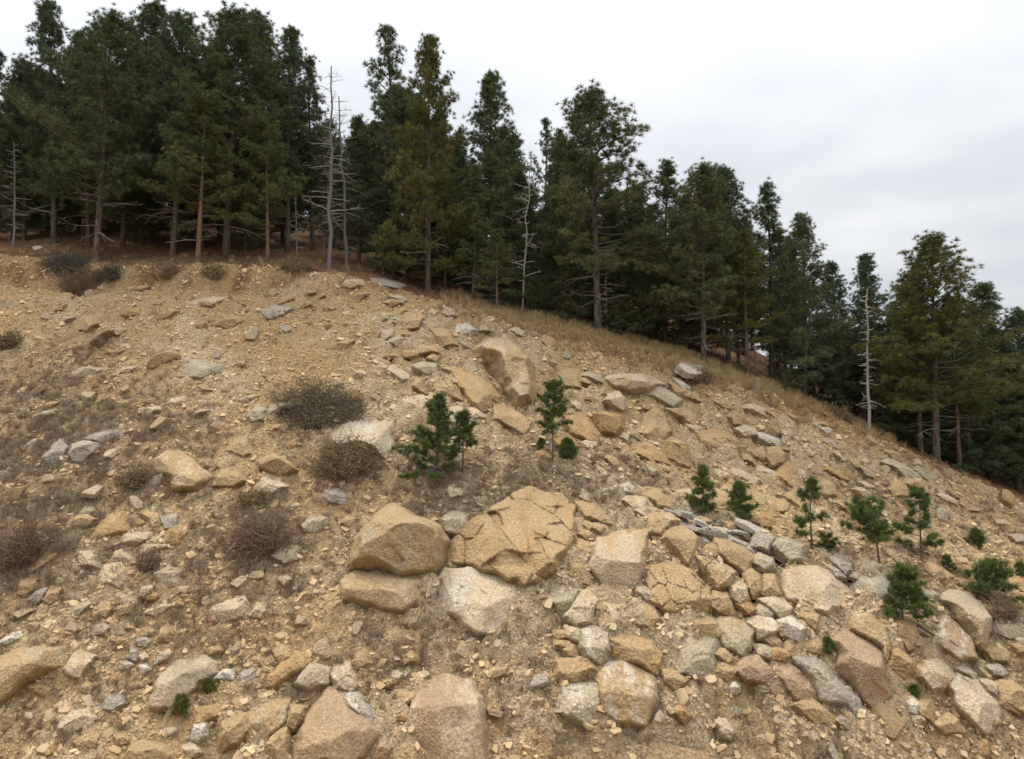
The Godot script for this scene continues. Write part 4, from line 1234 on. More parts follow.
	{n="stone",l="square yellowish stone above the split tan block",x=-10.594,z=-19.691,d=Vector3(0.408,0.284,0.868),p=[-0.216,0.08,-0.169,0.193,0.252,0.134,0.24,-0.246,-0.103,-0.161],k=0.5,c=[0.6,0.485,0.335]},
	{n="boulder",l="split tan block tilted on the rubble heap at left",x=-9.727,z=-19.266,d=Vector3(0.386,0.301,0.872),p=[-0.308,0.095,-0.161,0.254,0.149,0.289,0.397,-0.074,0.121,-0.363,-0.193,-0.196],k=0.7,c=[0.6,0.485,0.335],c2=[0.485,0.35,0.195],r=[0.059,-0.076,35],cr=0.4},
	{n="stone",l="small elongated stone between square stone and weeds",x=-9.672,z=-19.688,d=Vector3(0.38,0.287,0.879),p=[-0.196,0.101,-0.039,0.149,0.21,-0.102,0.025,-0.147],k=0.9,c=[0.5,0.415,0.295],r=[0.02,-0.001,-30]},
	{n="stone",l="tan stone left above the grey and tan touching pair",x=-11.621,z=-18.932,d=Vector3(0.448,0.305,0.841),p=[-0.21,-0.128,-0.133,0.252,0.187,0.167,0.173,-0.056,-0.013,-0.231],k=0.8,c=[0.485,0.35,0.195],r=[-0.001,0.017,0]},
	{n="stone",l="grey half of the touching pair of stones at left",x=-11.223,z=-18.697,d=Vector3(0.439,0.314,0.842),p=[-0.184,-0.06,-0.05,0.14,0.166,0.174,0.105,-0.09,-0.036,-0.162],k=0.8,c=[0.43,0.38,0.305]},
	{n="stone",l="tan half of the touching pair of stones at left",x=-10.877,z=-18.719,d=Vector3(0.428,0.315,0.847),p=[-0.204,-0.075,-0.049,0.234,0.174,0.157,0.136,-0.109,-0.054,-0.204],k=0.8,c=[0.485,0.35,0.195]},
	{n="stone",l="small rounded yellowish stone right of the split tan block",x=-8.747,z=-18.879,d=Vector3(0.358,0.317,0.878),p=[-0.13,-0.094,-0.088,0.151,0.12,0.107,0.125,-0.032,-0.026,-0.13],k=0.8,c=[0.6,0.485,0.335]},
	{n="rock_slab",l="long dusty tan ridge of rock near the left edge weeds",x=-11.655,z=-19.653,d=Vector3(0.44,0.282,0.853),p=[-0.334,-0.181,0.05,0.254,0.408,0.346,0.165,-0.048,-0.276,-0.358],k=0.6,c=[0.485,0.35,0.195],r=[0.012,-0.036,40]},
	{n="boulder",l="big solitary tan boulder with white vein on left slope",x=-9.624,z=-22.469,d=Vector3(0.349,0.203,0.915),p=[-0.651,0.222,-0.354,0.593,-0.044,0.692,0.28,0.376,0.901,-0.327,0.559,-0.693,-0.007,-0.607,-0.14,-0.299,-0.522,0.049],k=0.8,c=[0.485,0.35,0.195],c2=[0.6,0.485,0.335],r=[-0.083,-0.131,-30],f=1.1},
	{n="boulder",l="tilted blue grey boulder, left one of the grey pair",x=-13.395,z=-22.994,d=Vector3(0.444,0.184,0.877),p=[-0.381,-0.404,-0.223,0.114,0.065,0.462,0.369,0.495,0.348,0.211,0.097,-0.417,-0.261,-0.442],k=0.5,c=[0.43,0.38,0.305],r=[-0.009,0.005,55]},
	{n="boulder",l="grey boulder with dark underside, front one of the grey pair",x=-12.624,z=-22.977,d=Vector3(0.425,0.185,0.886),p=[-0.334,-0.108,-0.288,0.275,0.013,0.377,0.482,0.229,0.337,-0.122,0.007,-0.325,-0.205,-0.32],k=1,c=[0.43,0.38,0.305],c2=[0.5,0.415,0.295],r=[0.022,0.13,0]},
	{n="rock_slab",l="long pale grey slab lying behind the grey boulder pair",x=-12.275,z=-23.577,d=Vector3(0.409,0.17,0.896),p=[-0.64,-0.098,-0.149,0.199,0.358,0.306,0.56,0.05,-0.008,-0.234,-0.104,-0.218],k=0.8,c=[0.43,0.38,0.305],r=[-0.015,-0.018,15]},
	{n="boulder",l="brown fronted gabled stone below the dark bush",x=-6.862,z=-22.798,d=Vector3(0.264,0.203,0.943),p=[-0.513,0.119,-0.096,0.411,0.336,0.107,0.59,-0.196,0.13,-0.336,-0.437,-0.104],k=1.2,c=[0.485,0.35,0.195],c2=[0.32,0.22,0.13],r=[-0.056,0.15,-12]},
	{n="boulder",l="pale tan stone just under the brown fronted gabled one",x=-6.861,z=-22.119,d=Vector3(0.269,0.222,0.937),p=[-0.356,-0.213,-0.266,0.286,-0.027,0.317,0.531,-0.091,0.122,-0.296],k=0.7,c=[0.6,0.485,0.335],r=[-0.02,-0.043,-20]},
	{n="rock_slab",l="smooth square tan face showing in the slope left of the gabled stone",x=-8.062,z=-23.488,d=Vector3(0.294,0.18,0.939),p=[-0.457,-0.186,-0.377,0.367,0.383,0.415,0.442,-0.197,0.018,-0.393],k=0.3,c=[0.485,0.35,0.195]},
	{n="boulder",l="diamond shaped pale grey stone left of the dark bush",x=-8.045,z=-24.714,d=Vector3(0.284,0.149,0.947),p=[-0.319,-0.082,-0.028,0.401,0.331,0.134,0.185,-0.209,-0.166,-0.241],k=0.6,c=[0.5,0.415,0.295]},
	{n="boulder",l="tan stone to the right of the big solitary boulder",x=-8.015,z=-22.241,d=Vector3(0.303,0.214,0.929),p=[-0.411,-0.207,-0.247,0.262,0.108,0.351,0.433,-0.134,0.122,-0.269],k=0.7,c=[0.485,0.35,0.195]},
	{n="rock_slab",l="long dark brown ledge jutting from the upper left slope",x=-14.962,z=-27.832,d=Vector3(0.418,0.08,0.905),p=[-0.668,-0.207,-0.334,0.022,0.28,0.594,0.793,0.62,0.416,0.309,0.045,-0.07,-0.188,-0.655,-0.315,-0.588],k=1.1,c=[0.32,0.22,0.13],c2=[0.5,0.415,0.295],r=[-0.024,0.144,38]},
	{n="boulder",l="dark fronted ledge stone beside the pale sandy slab on upper slope",x=-12.12,z=-27.041,d=Vector3(0.367,0.092,0.926),p=[-0.498,-0.189,-0.318,0.096,0.245,0.395,0.507,0.121,0.446,-0.022,-0.367,-0.394],k=1.2,c=[0.485,0.35,0.195],c2=[0.32,0.22,0.13],r=[-0.005,0.211,18]},
	{n="rock_slab",l="pale sandy slab right of the dark fronted ledge stone",x=-10.887,z=-26.67,d=Vector3(0.341,0.1,0.935),p=[-0.597,0.005,-0.451,0.471,0.188,0.315,1.003,-0.016,0.205,-0.44,-0.326,-0.334],k=0.4,c=[0.5,0.415,0.295],r=[0.091,-0.095,-10]},
	{n="stone",l="small brick shaped stone alone on the bare slope above grey slab",x=-11.456,z=-24.617,d=Vector3(0.377,0.146,0.915),p=[-0.291,-0.077,-0.268,0.113,0.301,0.18,0.351,0.021,-0.088,-0.235],k=1.2,c=[0.6,0.485,0.335],c2=[0.32,0.22,0.13],r=[0.047,0.051,3]},
	{n="boulder",l="broad flat pale boulder with white quartz band beside the bushy sapling",x=-4.547,z=-24.114,d=Vector3(0.183,0.181,0.966),p=[-1.632,-0.171,-1.228,0.257,-0.549,0.691,0.534,0.892,1.637,0.651,1.832,0.247,1.553,-0.232,1.005,-0.584,0.695,-0.62,-0.078,-0.181,-0.767,-0.059,-1.29,-0.368,-1.549,-0.482],k=1.1,c=[0.6,0.485,0.335],c2=[0.67,0.6,0.5],r=[0.23,-0.239,-6],cr=0.15},
	{n="rock_slab",l="small grey layered slab below the olive brown bush",x=-4.904,z=-21.903,d=Vector3(0.204,0.239,0.949),p=[-0.375,0.149,0.073,0.247,0.284,-0.006,0.217,-0.252,-0.198,-0.137],k=0.9,c=[0.43,0.38,0.305],r=[-0.063,0.037,-10]},
	{n="boulder",l="greyish stone right of the reddish twiggy shrub",x=-5.239,z=-20.987,d=Vector3(0.221,0.264,0.939),p=[-0.379,-0.036,-0.122,0.226,0.275,0.147,0.41,-0.06,-0.178,-0.276],k=0.6,c=[0.5,0.415,0.295]},
	{n="stone",l="pale stone at the foot of the bushy sapling",x=-1.644,z=-22.464,d=Vector3(0.075,0.239,0.968),p=[-0.253,-0.001,-0.11,0.217,0.29,0.141,0.181,-0.15,-0.108,-0.205],k=0.8,c=[0.6,0.485,0.335]},
	{n="stone",l="small tan stone above the flat topped dark fronted boulder",x=-4.447,z=-21.147,d=Vector3(0.19,0.264,0.946),p=[-0.266,-0.036,-0.069,0.163,0.267,0.053,0.069,-0.18],k=0.8,c=[0.485,0.35,0.195]},
	{n="outcrop_block",l="huge rounded tan bedrock knob with streaked top under the forest edge",x=-0.232,z=-29.2,d=Vector3(0.056,0.098,0.994),p=[-1.207,0.734,-0.758,1.118,-0.231,1.428,0.22,1.277,0.669,0.82,1.041,0.288,1.028,-0.998,0.8,-1.448,0.278,-1.635,-0.091,-1.15,-0.238,-0.7,-0.535,-0.022,-0.983,0.355],k=0.5,c=[0.485,0.35,0.195],c2=[0.6,0.485,0.335],r=[0.065,0.283,-18],s=[-0.535,-0.325,60,0.6,0.1],cr=0.3,f=1.5},
	{n="outcrop_slab",l="slanting smooth tan bedrock face left of the huge rounded knob",x=-1.429,z=-27.775,d=Vector3(0.071,0.119,0.99),p=[-1.148,0.869,-0.652,1.09,-0.153,0.875,0.346,0.442,0.701,0.009,0.983,-0.566,1.015,-1.102,0.273,-1.173,-0.151,-0.64,-0.434,-0.211,-0.791,0.436],k=0.4,c=[0.485,0.35,0.195],c2=[0.49,0.33,0.165],r=[0.132,-0.137,-55],cr=0.4},
	{n="outcrop_slab",l="cracked tan bedrock patch left of the slanting smooth face",x=-2.279,z=-27.218,d=Vector3(0.095,0.126,0.988),p=[-0.45,-0.049,-0.313,0.375,0.033,0.519,0.451,-0.116,0.521,-0.468,-0.241,-0.259],k=0.4,c=[0.485,0.35,0.195],cr=0.8},
	{n="rock_slab",l="leaning tan slab with dark hollow under it on upper slope",x=-4.102,z=-27.75,d=Vector3(0.158,0.104,0.982),p=[-0.493,0.265,-0.177,0.196,0.315,0.346,0.353,-0.303,0.178,-0.412,-0.175,-0.092],k=0.9,c=[0.6,0.485,0.335],r=[-0.034,-0.198,-35]},
	{n="rock_slab",l="flat greyish slab perched left of the slanting bedrock face",x=-3.164,z=-28.199,d=Vector3(0.125,0.102,0.987),p=[-0.495,0.045,-0.031,0.268,0.401,0.236,0.401,-0.131,0.115,-0.316,-0.387,-0.101],k=1.1,c=[0.5,0.415,0.295],r=[0.006,-0.024,-5]},
	{n="boulder",l="small tan spike shaped rock below the perched greyish slab",x=-3.243,z=-27.13,d=Vector3(0.129,0.122,0.984),p=[-0.24,-0.058,-0.071,0.366,0.102,0.226,0.242,-0.336,-0.033,-0.197],k=0.6,c=[0.485,0.35,0.195]},
	{n="boulder",l="whitish stone left above the huge rounded knob",x=-1.917,z=-31.183,d=Vector3(0.082,0.06,0.995),p=[-0.343,-0.19,-0.264,0.176,0.055,0.301,0.416,-0.02,0.136,-0.266],k=1,c=[0.67,0.6,0.5],r=[0.016,-0.024,-8]},
	{n="boulder",l="lumpy tan rock above the perched greyish slab",x=-3.212,z=-29.311,d=Vector3(0.125,0.082,0.989),p=[-0.446,-0.218,-0.262,0.165,0.336,0.248,0.412,-0.056,-0.037,-0.137],k=0.8,c=[0.485,0.35,0.195]},
	{n="stone",l="greyish rounded stone near the crest above the whitish one",x=-2.619,z=-32.244,d=Vector3(0.104,0.04,0.994),p=[-0.3,-0.063,-0.136,0.275,0.195,0.154,0.295,-0.18,-0.052,-0.185],k=0.8,c=[0.5,0.415,0.295]},
	{n="stone",l="small pale stone left of the greyish rounded crest stone",x=-3.263,z=-32.043,d=Vector3(0.124,0.038,0.992),p=[-0.215,-0.004,-0.052,0.166,0.236,0.004,0.031,-0.166],k=0.8,c=[0.6,0.485,0.335]},
	{n="stone",l="lens of rock wedged in the crack of the huge knob",x=-0.511,z=-27.811,d=Vector3(0.064,0.122,0.99),p=[-0.254,0.198,-0.075,0.307,0.264,-0.197,0.064,-0.306],k=0.8,c=[0.485,0.35,0.195]},
	{n="stone",l="small upper cobble wedged in the crack of the huge knob",x=-0.978,z=-28.289,d=Vector3(0.068,0.11,0.992),p=[-0.199,0.128,0.019,0.202,0.162,-0.164,0.018,-0.165],k=0.8,c=[0.485,0.35,0.195]},
	{n="stone",l="pale stone at the foot of the slanting bedrock face",x=-1.223,z=-26.067,d=Vector3(0.067,0.154,0.986),p=[-0.258,0.185,0.008,0.185,0.307,-0.151,-0.058,-0.218],k=0.8,c=[0.6,0.485,0.335]},
	{n="boulder",l="smooth grey flat boulder lying at the crest by the trunks",x=-5.416,z=-33.939,d=Vector3(0.2,0.028,0.979),p=[-0.998,0.211,-0.135,0.391,0.739,0.051,0.96,-0.314,0.159,-0.266,-0.708,-0.074],k=0.7,c=[0.43,0.38,0.305],r=[0.012,-0.005,-10]},
	{n="boulder",l="pale stone left of the smooth grey crest boulder",x=-6.738,z=-32.802,d=Vector3(0.201,-0.001,0.98),p=[-0.455,-0.136,-0.32,0.154,0.373,0.251,0.445,-0.033,-0.039,-0.235],k=0.8,c=[0.6,0.485,0.335]},
	{n="stone",l="small grey stone right below the smooth grey crest boulder",x=-4.74,z=-32.433,d=Vector3(0.165,0.023,0.986),p=[-0.415,0.077,-0.071,0.228,0.347,-0.044,0.14,-0.261],k=0.8,c=[0.5,0.415,0.295]},
	{n="rock_slab",l="long flat tan ledge slab overhanging a hollow",x=4.665,z=-30.263,d=Vector3(-0.103,0.1,0.99),p=[-1.064,0.166,-0.374,0.349,0.538,0.343,1.213,0.014,0.527,-0.354,-0.2,-0.351,-0.654,-0.163],k=1.2,c=[0.6,0.485,0.335],c2=[0.485,0.35,0.195],r=[0.078,-0.027,-4],f=1.2},
	{n="boulder",l="tan block just under the left end of the overhanging ledge",x=3.866,z=-29.101,d=Vector3(-0.072,0.128,0.989),p=[-0.458,-0.029,-0.234,0.24,0.164,0.418,0.352,0.059,0.283,-0.387,-0.11,-0.298],k=0.9,c=[0.6,0.485,0.335],r=[-0.061,0.015,20]},
	{n="boulder",l="smooth orange tan rock face right of the slender sapling",x=2.385,z=-26.924,d=Vector3(-0.025,0.173,0.985),p=[-0.585,0.145,-0.458,0.477,-0.048,0.561,0.359,0.394,0.592,-0.185,0.501,-0.678,0.019,-0.432,-0.386,-0.268],k=0.5,c=[0.49,0.33,0.165],r=[0.026,0.062,-10]},
	{n="boulder",l="square orange block under the overhanging ledge",x=3.441,z=-27.816,d=Vector3(-0.057,0.161,0.985),p=[-0.564,0.3,-0.182,0.428,0.489,0.299,0.478,-0.213,0.139,-0.425,-0.363,-0.383],k=1.1,c=[0.49,0.33,0.165],r=[-0.017,0.214,-3]},
	{n="stone",l="small tan stone below the smooth orange tan face",x=2.618,z=-26.089,d=Vector3(-0.035,0.196,0.98),p=[-0.284,-0,-0.044,0.2,0.27,0.12,0.187,-0.12,-0.129,-0.2],k=0.8,c=[0.6,0.485,0.335]},
	{n="boulder",l="peaked tan rock above the striped column block",x=5.183,z=-28.425,d=Vector3(-0.126,0.158,0.979),p=[-0.479,-0.287,-0.298,0.412,0.05,0.763,0.386,0.499,0.541,-0.198,0.11,-0.632,-0.312,-0.547],k=0.4,c=[0.485,0.35,0.195],r=[0.038,0.062,80],s=[0.038,0.062,80,0.3,0.5]},
	{n="boulder",l="short column block with brown vertical stripes",x=5.751,z=-27.15,d=Vector3(-0.156,0.202,0.967),p=[-0.39,0.443,-0.023,0.528,0.377,0.363,0.355,-0.547,0.037,-0.468,-0.362,-0.307],k=0.9,c=[0.485,0.35,0.195],c2=[0.49,0.33,0.165],r=[-0.026,0.361,-3],s=[0.271,-0.053,88,0.05,0.9]},
	{n="stone",l="pale stone below the grey crest boulder",x=6.629,z=-30.568,d=Vector3(-0.163,0.101,0.981),p=[-0.248,0.214,-0.065,0.212,0.293,-0.166,0.019,-0.258],k=0.8,c=[0.67,0.6,0.5]},
	{n="boulder",l="rounded pale grey boulder standing at the crest beside tree trunk",x=7.294,z=-31.684,d=Vector3(-0.158,0.121,0.98),p=[-0.621,-0.03,-0.281,0.459,0.1,0.602,0.378,0.352,0.65,-0.093,0.361,-0.432,-0.11,-0.526,-0.484,-0.327],k=0.6,c=[0.43,0.38,0.305],c2=[0.67,0.6,0.5],r=[-0.009,-0.135,-10],f=1.3},
	{n="stone",l="small tan knob left of the block under the ledge",x=2.882,z=-28.83,d=Vector3(-0.04,0.129,0.991),p=[-0.252,-0.044,-0.074,0.222,0.186,0.044,0.139,-0.222],k=0.8,c=[0.485,0.35,0.195]},
	{n="stone",l="small pale stone below the square orange block",x=3.953,z=-27.292,d=Vector3(-0.074,0.18,0.981),p=[-0.145,-0.042,-0.058,0.167,0.145,0.042,0.058,-0.167],k=0.8,c=[0.6,0.485,0.335]},
	{n="stone",l="little stone between overhanging ledge and peaked rock",x=5.034,z=-29.253,d=Vector3(-0.118,0.131,0.984),p=[-0.1,-0.09,-0.185,0.135,0.122,0.09,0.162,-0.135],k=0.8,c=[0.485,0.35,0.195]},
	{n="boulder",l="broad rounded tan rock right of the striped column block",x=7.393,z=-28.145,d=Vector3(-0.198,0.177,0.964),p=[-0.686,0.183,-0.401,0.439,0.159,0.477,0.636,0.188,0.695,-0.171,0.341,-0.532,-0.208,-0.394,-0.552,-0.18],k=0.6,c=[0.485,0.35,0.195],c2=[0.49,0.33,0.165],r=[0.077,-0.031,-15]},
	{n="boulder",l="pale capped stone right above the broad rounded rock",x=8.667,z=-28.855,d=Vector3(-0.227,0.16,0.961),p=[-0.395,0.051,-0.107,0.238,0.278,0.127,0.34,-0.169,-0.119,-0.245],k=0.9,c=[0.6,0.485,0.335],r=[-0.043,-0.022,-5]},
	{n="boulder",l="whitish wedge right of the pale capped stone",x=9.406,z=-28.644,d=Vector3(-0.247,0.17,0.954),p=[-0.46,0.213,-0.041,0.215,0.369,-0.004,0.499,-0.259,-0.05,-0.153,-0.325,-0.008],k=0.9,c=[0.67,0.6,0.5],r=[0.023,-0.006,-25]},
	{n="boulder",l="tan stone with shadowed underside below the whitish wedge",x=8.838,z=-27.86,d=Vector3(-0.238,0.193,0.952),p=[-0.297,0.076,0.048,0.258,0.246,0.081,0.168,-0.276,-0.166,-0.137],k=1,c=[0.485,0.35,0.195],r=[-0.029,-0.065,-20]},
	{n="boulder",l="rounded tan block right of the stone with shadowed underside",x=9.375,z=-27.877,d=Vector3(-0.252,0.195,0.948),p=[-0.29,0.308,0.152,0.383,0.344,0.099,0.266,-0.257,-0.141,-0.405,-0.335,-0.123],k=0.6,c=[0.485,0.35,0.195]},
	{n="rock_slab",l="upright leaf shaped tan slab behind the saplings",x=9.49,z=-27.075,d=Vector3(-0.262,0.222,0.939),p=[-0.374,-0.151,-0.096,0.41,0.235,0.554,0.348,0.07,0.07,-0.52,-0.184,-0.355],k=0.5,c=[0.49,0.33,0.165],r=[-0.044,-0.007,60],s=[-0.011,-0.006,70,0.2,0.6]},
	{n="boulder",l="pale flat stone on slope above the leaf shaped slab",x=10.665,z=-28.417,d=Vector3(-0.278,0.184,0.943),p=[-0.35,0.135,-0.006,0.248,0.39,-0.075,0.182,-0.223,-0.22,-0.083],k=1,c=[0.6,0.485,0.335],r=[-0.014,-0.007,-25]},
	{n="stone",l="small grey stone right of the leaf shaped slab",x=10.06,z=-27.205,d=Vector3(-0.275,0.221,0.936),p=[-0.183,-0.125,-0.074,0.225,0.149,0.09,0.107,-0.188],k=0.7,c=[0.5,0.415,0.295]},
	{n="boulder",l="tan bulge of rock right of the third sapling",x=10.677,z=-26.764,d=Vector3(-0.295,0.238,0.925),p=[-0.385,0.027,-0.029,0.464,0.353,0.106,0.336,-0.318,-0.281,-0.275],k=0.6,c=[0.485,0.35,0.195]},
	{n="boulder",l="dusty tan rock above the pale flat stone",x=11.019,z=-29.022,d=Vector3(-0.281,0.167,0.945),p=[-0.4,0.139,0.022,0.254,0.29,-0.005,0.211,-0.303,-0.127,-0.083],k=0.6,c=[0.485,0.35,0.195]},
	{n="stone",l="pale stone on the upper right slope near the trees",x=11.959,z=-29.672,d=Vector3(-0.295,0.156,0.943),p=[-0.272,0.056,0.048,0.134,0.254,-0.018,-0.032,-0.172],k=0.9,c=[0.67,0.6,0.5]},
	{n="boulder",l="triangular tan rock above the tiered sapling",x=13.617,z=-27.546,d=Vector3(-0.358,0.231,0.905),p=[-0.386,-0.054,-0.119,0.307,0.135,0.35,0.275,-0.032,0.235,-0.242,-0.144,-0.326],k=0.5,c=[0.485,0.35,0.195]},
	{n="boulder",l="pale ledge stone right of the tiered sapling top",x=15.346,z=-27.667,d=Vector3(-0.391,0.242,0.888),p=[-0.368,0.084,-0.113,0.221,0.305,-0.03,0.299,-0.156,-0.129,-0.118],k=1.1,c=[0.6,0.485,0.335],r=[-0.031,-0.008,-15]},
	{n="boulder",l="tan rock high between the bent sapling and the slope",x=10.762,z=-26.738,d=Vector3(-0.298,0.24,0.924),p=[-0.238,0.254,0.02,0.363,0.258,-0.007,0.216,-0.279,-0.258,-0.327],k=0.6,c=[0.485,0.35,0.195]},
	{n="stone",l="slim pale stone high on the right slope",x=11.942,z=-28.555,d=Vector3(-0.307,0.187,0.933),p=[-0.214,0.144,-0.078,0.182,0.213,-0.143,0.078,-0.181],k=0.8,c=[0.6,0.485,0.335]},
	{n="stone",l="dark brown stone on the right slope above the triangular rock",x=13.123,z=-27.669,d=Vector3(-0.346,0.224,0.911),p=[-0.169,-0.04,-0.068,0.104,0.153,0.04,0.083,-0.103],k=0.8,c=[0.32,0.22,0.13]},
	{n="rock_slab",l="grey slab at the right edge of the picture",x=16.955,z=-26.312,d=Vector3(-0.449,0.293,0.844),p=[-0.337,0.036,0.008,0.16,0.233,0.175,0.215,-0.156,-0.123,-0.214],k=0.8,c=[0.43,0.38,0.305],c2=[0.46,0.33,0.215],r=[-0.057,-0.011,0]},
	{n="boulder",l="yellowish orange stone left of the bent sapling",x=9.978,z=-22.415,d=Vector3(-0.332,0.325,0.886),p=[-0.227,0.049,-0.068,0.115,0.241,0.076,0.181,-0.124,-0.129,-0.115],k=0.9,c=[0.49,0.33,0.165]},
	{n="boulder",l="grey angular stone on the bench left of the bent sapling",x=8.773,z=-21.055,d=Vector3(-0.307,0.33,0.893),p=[-0.306,0.176,-0.055,0.27,0.282,0.104,0.219,-0.213,0.069,-0.3,-0.215,-0.03],k=0.8,c=[0.43,0.38,0.305],r=[-0.016,0.008,-20]},
	{n="stone",l="long blue grey splinter below the grey angular stone",x=8.469,z=-20.672,d=Vector3(-0.301,0.332,0.894),p=[-0.17,0.151,-0.047,0.184,0.205,-0.135,0.01,-0.198],k=0.8,c=[0.43,0.38,0.305]},
	{n="boulder",l="big smooth dark grey boulder left of the round pine bush",x=9.472,z=-20.412,d=Vector3(-0.335,0.34,0.879),p=[-0.584,-0.134,-0.374,0.138,0.197,0.52,0.508,0.498,0.649,0.253,0.237,-0.24,-0.167,-0.564,-0.477,-0.464],k=0.5,c=[0.43,0.38,0.305],c2=[0.5,0.415,0.295],r=[0.014,-0.004,30]},
	{n="boulder",l="broad pitted tan boulder below the tipped grey boulder",x=7.569,z=-19.859,d=Vector3(-0.276,0.338,0.9),p=[-0.65,0.085,-0.6,0.422,-0.072,0.62,0.363,0.601,0.764,0.088,0.665,-0.323,0.264,-0.67,-0.193,-0.461,-0.582,-0.324],k=0.6,c=[0.6,0.485,0.335],c2=[0.485,0.35,0.195],r=[0.059,-0.037,-25],cr=0.3},
	{n="boulder",l="big reddish brown angular boulder at lower right",x=7.886,z=-17.988,d=Vector3(-0.303,0.38,0.874),p=[-0.572,0.442,-0.438,0.586,-0.214,0.828,0.114,0.635,0.473,0.406,0.537,0.111,0.472,-0.275,0.534,-0.559,0.274,-0.876,-0.044,-0.788,-0.231,-0.432,-0.509,-0.119,-0.456,0.145],k=0.8,c=[0.46,0.33,0.215],r=[-0.003,-0.005,-28],s=[0.362,-0.076,75,0.15,0.8],f=1.2},
	{n="boulder",l="tan boulder leaning behind the big reddish brown one",x=8.575,z=-18.765,d=Vector3(-0.32,0.362,0.876),p=[-0.523,0.064,-0.375,0.447,-0.019,0.569,0.188,0.402,0.316,0.004,0.288,-0.489,0.174,-0.633,0.151,-0.281,-0.223,-0.046],k=0.6,c=[0.485,0.35,0.195],c2=[0.6,0.485,0.335],r=[0.005,0.203,-40]},
	{n="stone",l="small grey cube below the round pine bush",x=9.046,z=-18.853,d=Vector3(-0.335,0.362,0.87),p=[-0.098,-0.075,-0.043,0.159,0.108,0.173,0.093,-0.102,-0.059,-0.153],k=0.9,c=[0.43,0.38,0.305]},
	{n="boulder",l="pale topped wedge boulder right of the big reddish brown one",x=8.891,z=-18.171,d=Vector3(-0.336,0.378,0.863),p=[-0.246,-0.098,-0.205,0.3,-0.035,0.383,0.297,0.091,0.245,-0.087,0.049,-0.323,-0.11,-0.256],k=1.1,c=[0.485,0.35,0.195],c2=[0.49,0.33,0.165],r=[0.031,0.084,-33]},
	{n="boulder",l="smooth pinkish slab boulder below the round pine bush",x=10.591,z=-19.253,d=Vector3(-0.379,0.36,0.852),p=[-0.461,0.333,-0.321,0.514,-0.016,0.568,0.182,0.303,0.494,-0.083,0.505,-0.537,0.169,-0.623,-0.196,-0.391,-0.392,-0.039],k=0.5,c=[0.46,0.33,0.215],c2=[0.67,0.6,0.5],r=[-0.012,-0.138,-48]},
	{n="boulder",l="big grey topped tan boulder right of the round pine bush",x=11.524,z=-19.981,d=Vector3(-0.401,0.353,0.845),p=[-0.624,0.339,-0.339,0.668,0.104,0.658,0.391,0.338,0.52,0.011,0.34,-0.489,0.148,-0.843,0.035,-0.572,-0.247,-0.168,-0.366,0.115],k=0.9,c=[0.5,0.415,0.295],c2=[0.485,0.35,0.195],r=[-0.003,-0.093,-32],f=1.2},
	{n="boulder",l="rounded crumbly pale boulder below the pinkish slab",x=9.711,z=-18.137,d=Vector3(-0.363,0.382,0.85),p=[-0.365,-0.137,-0.224,0.228,0.026,0.344,0.261,0.241,0.324,-0.01,0.108,-0.292,-0.136,-0.366],k=0.6,c=[0.6,0.485,0.335],c2=[0.49,0.33,0.165],r=[-0.035,-0.01,-20],cr=0.3},
	{n="outcrop_slab",l="broad pale bedrock ramp at the lower right",x=10.356,z=-17.681,d=Vector3(-0.388,0.398,0.831),p=[-0.541,0.292,-0.328,0.578,0.057,0.501,0.409,0.09,0.497,-0.224,0.291,-0.497,-0.012,-0.544,-0.409,-0.153],k=0.4,c=[0.6,0.485,0.335],c2=[0.67,0.6,0.5],r=[0.026,0.035,-48],cr=0.5},
	{n="stone",l="pale stone at the top of the bedrock ramp",x=10.894,z=-18.118,d=Vector3(-0.4,0.386,0.831),p=[-0.182,0.091,-0.003,0.137,0.147,0.05,0.094,-0.17,-0.057,-0.107],k=0.8,c=[0.6,0.485,0.335]},
	{n="rock_slab",l="tan slab sliding right of the bedrock ramp",x=11.248,z=-17.891,d=Vector3(-0.412,0.394,0.821),p=[-0.275,0.18,-0.119,0.202,0.22,-0.042,0.265,-0.242,-0.1,-0.091],k=0.6,c=[0.485,0.35,0.195]},
	{n="stone",l="flat grey white stone above the bedrock ramp",x=10.502,z=-18.313,d=Vector3(-0.386,0.38,0.841),p=[-0.196,0.067,0.006,0.092,0.158,-0.019,0.112,-0.111,-0.082,-0.028],k=0.8,c=[0.5,0.415,0.295]},
	{n="stone",l="low grey stone right of the flat grey white one",x=11.33,z=-18.508,d=Vector3(-0.408,0.378,0.831),p=[-0.211,0.069,0.033,0.146,0.181,-0.011,0.096,-0.11,-0.101,-0.093],k=0.7,c=[0.43,0.38,0.305]},
	{n="stone",l="whitish stone below the little green sprig",x=8.752,z=-17.361,d=Vector3(-0.339,0.404,0.85),p=[-0.105,0.076,0.018,0.173,0.125,0.024,0.037,-0.149,-0.077,-0.123],k=0.6,c=[0.67,0.6,0.5]},
	{n="rock_slab",l="whitish grey flake at the foot of the big reddish brown boulder",x=7.413,z=-17.243,d=Vector3(-0.293,0.403,0.867),p=[-0.11,0.242,0.012,0.275,0.119,0.063,0.123,-0.217,-0.018,-0.272,-0.127,-0.084],k=0.6,c=[0.67,0.6,0.5],c2=[0.43,0.38,0.305]},
	{n="stone",l="pale stone at the right edge below the leaning shrub pine",x=12.474,z=-19.395,d=Vector3(-0.445,0.363,0.818),p=[-0.131,0.042,0.119,0.121,0.108,-0.068,-0.097,-0.095],k=0.8,c=[0.6,0.485,0.335]},
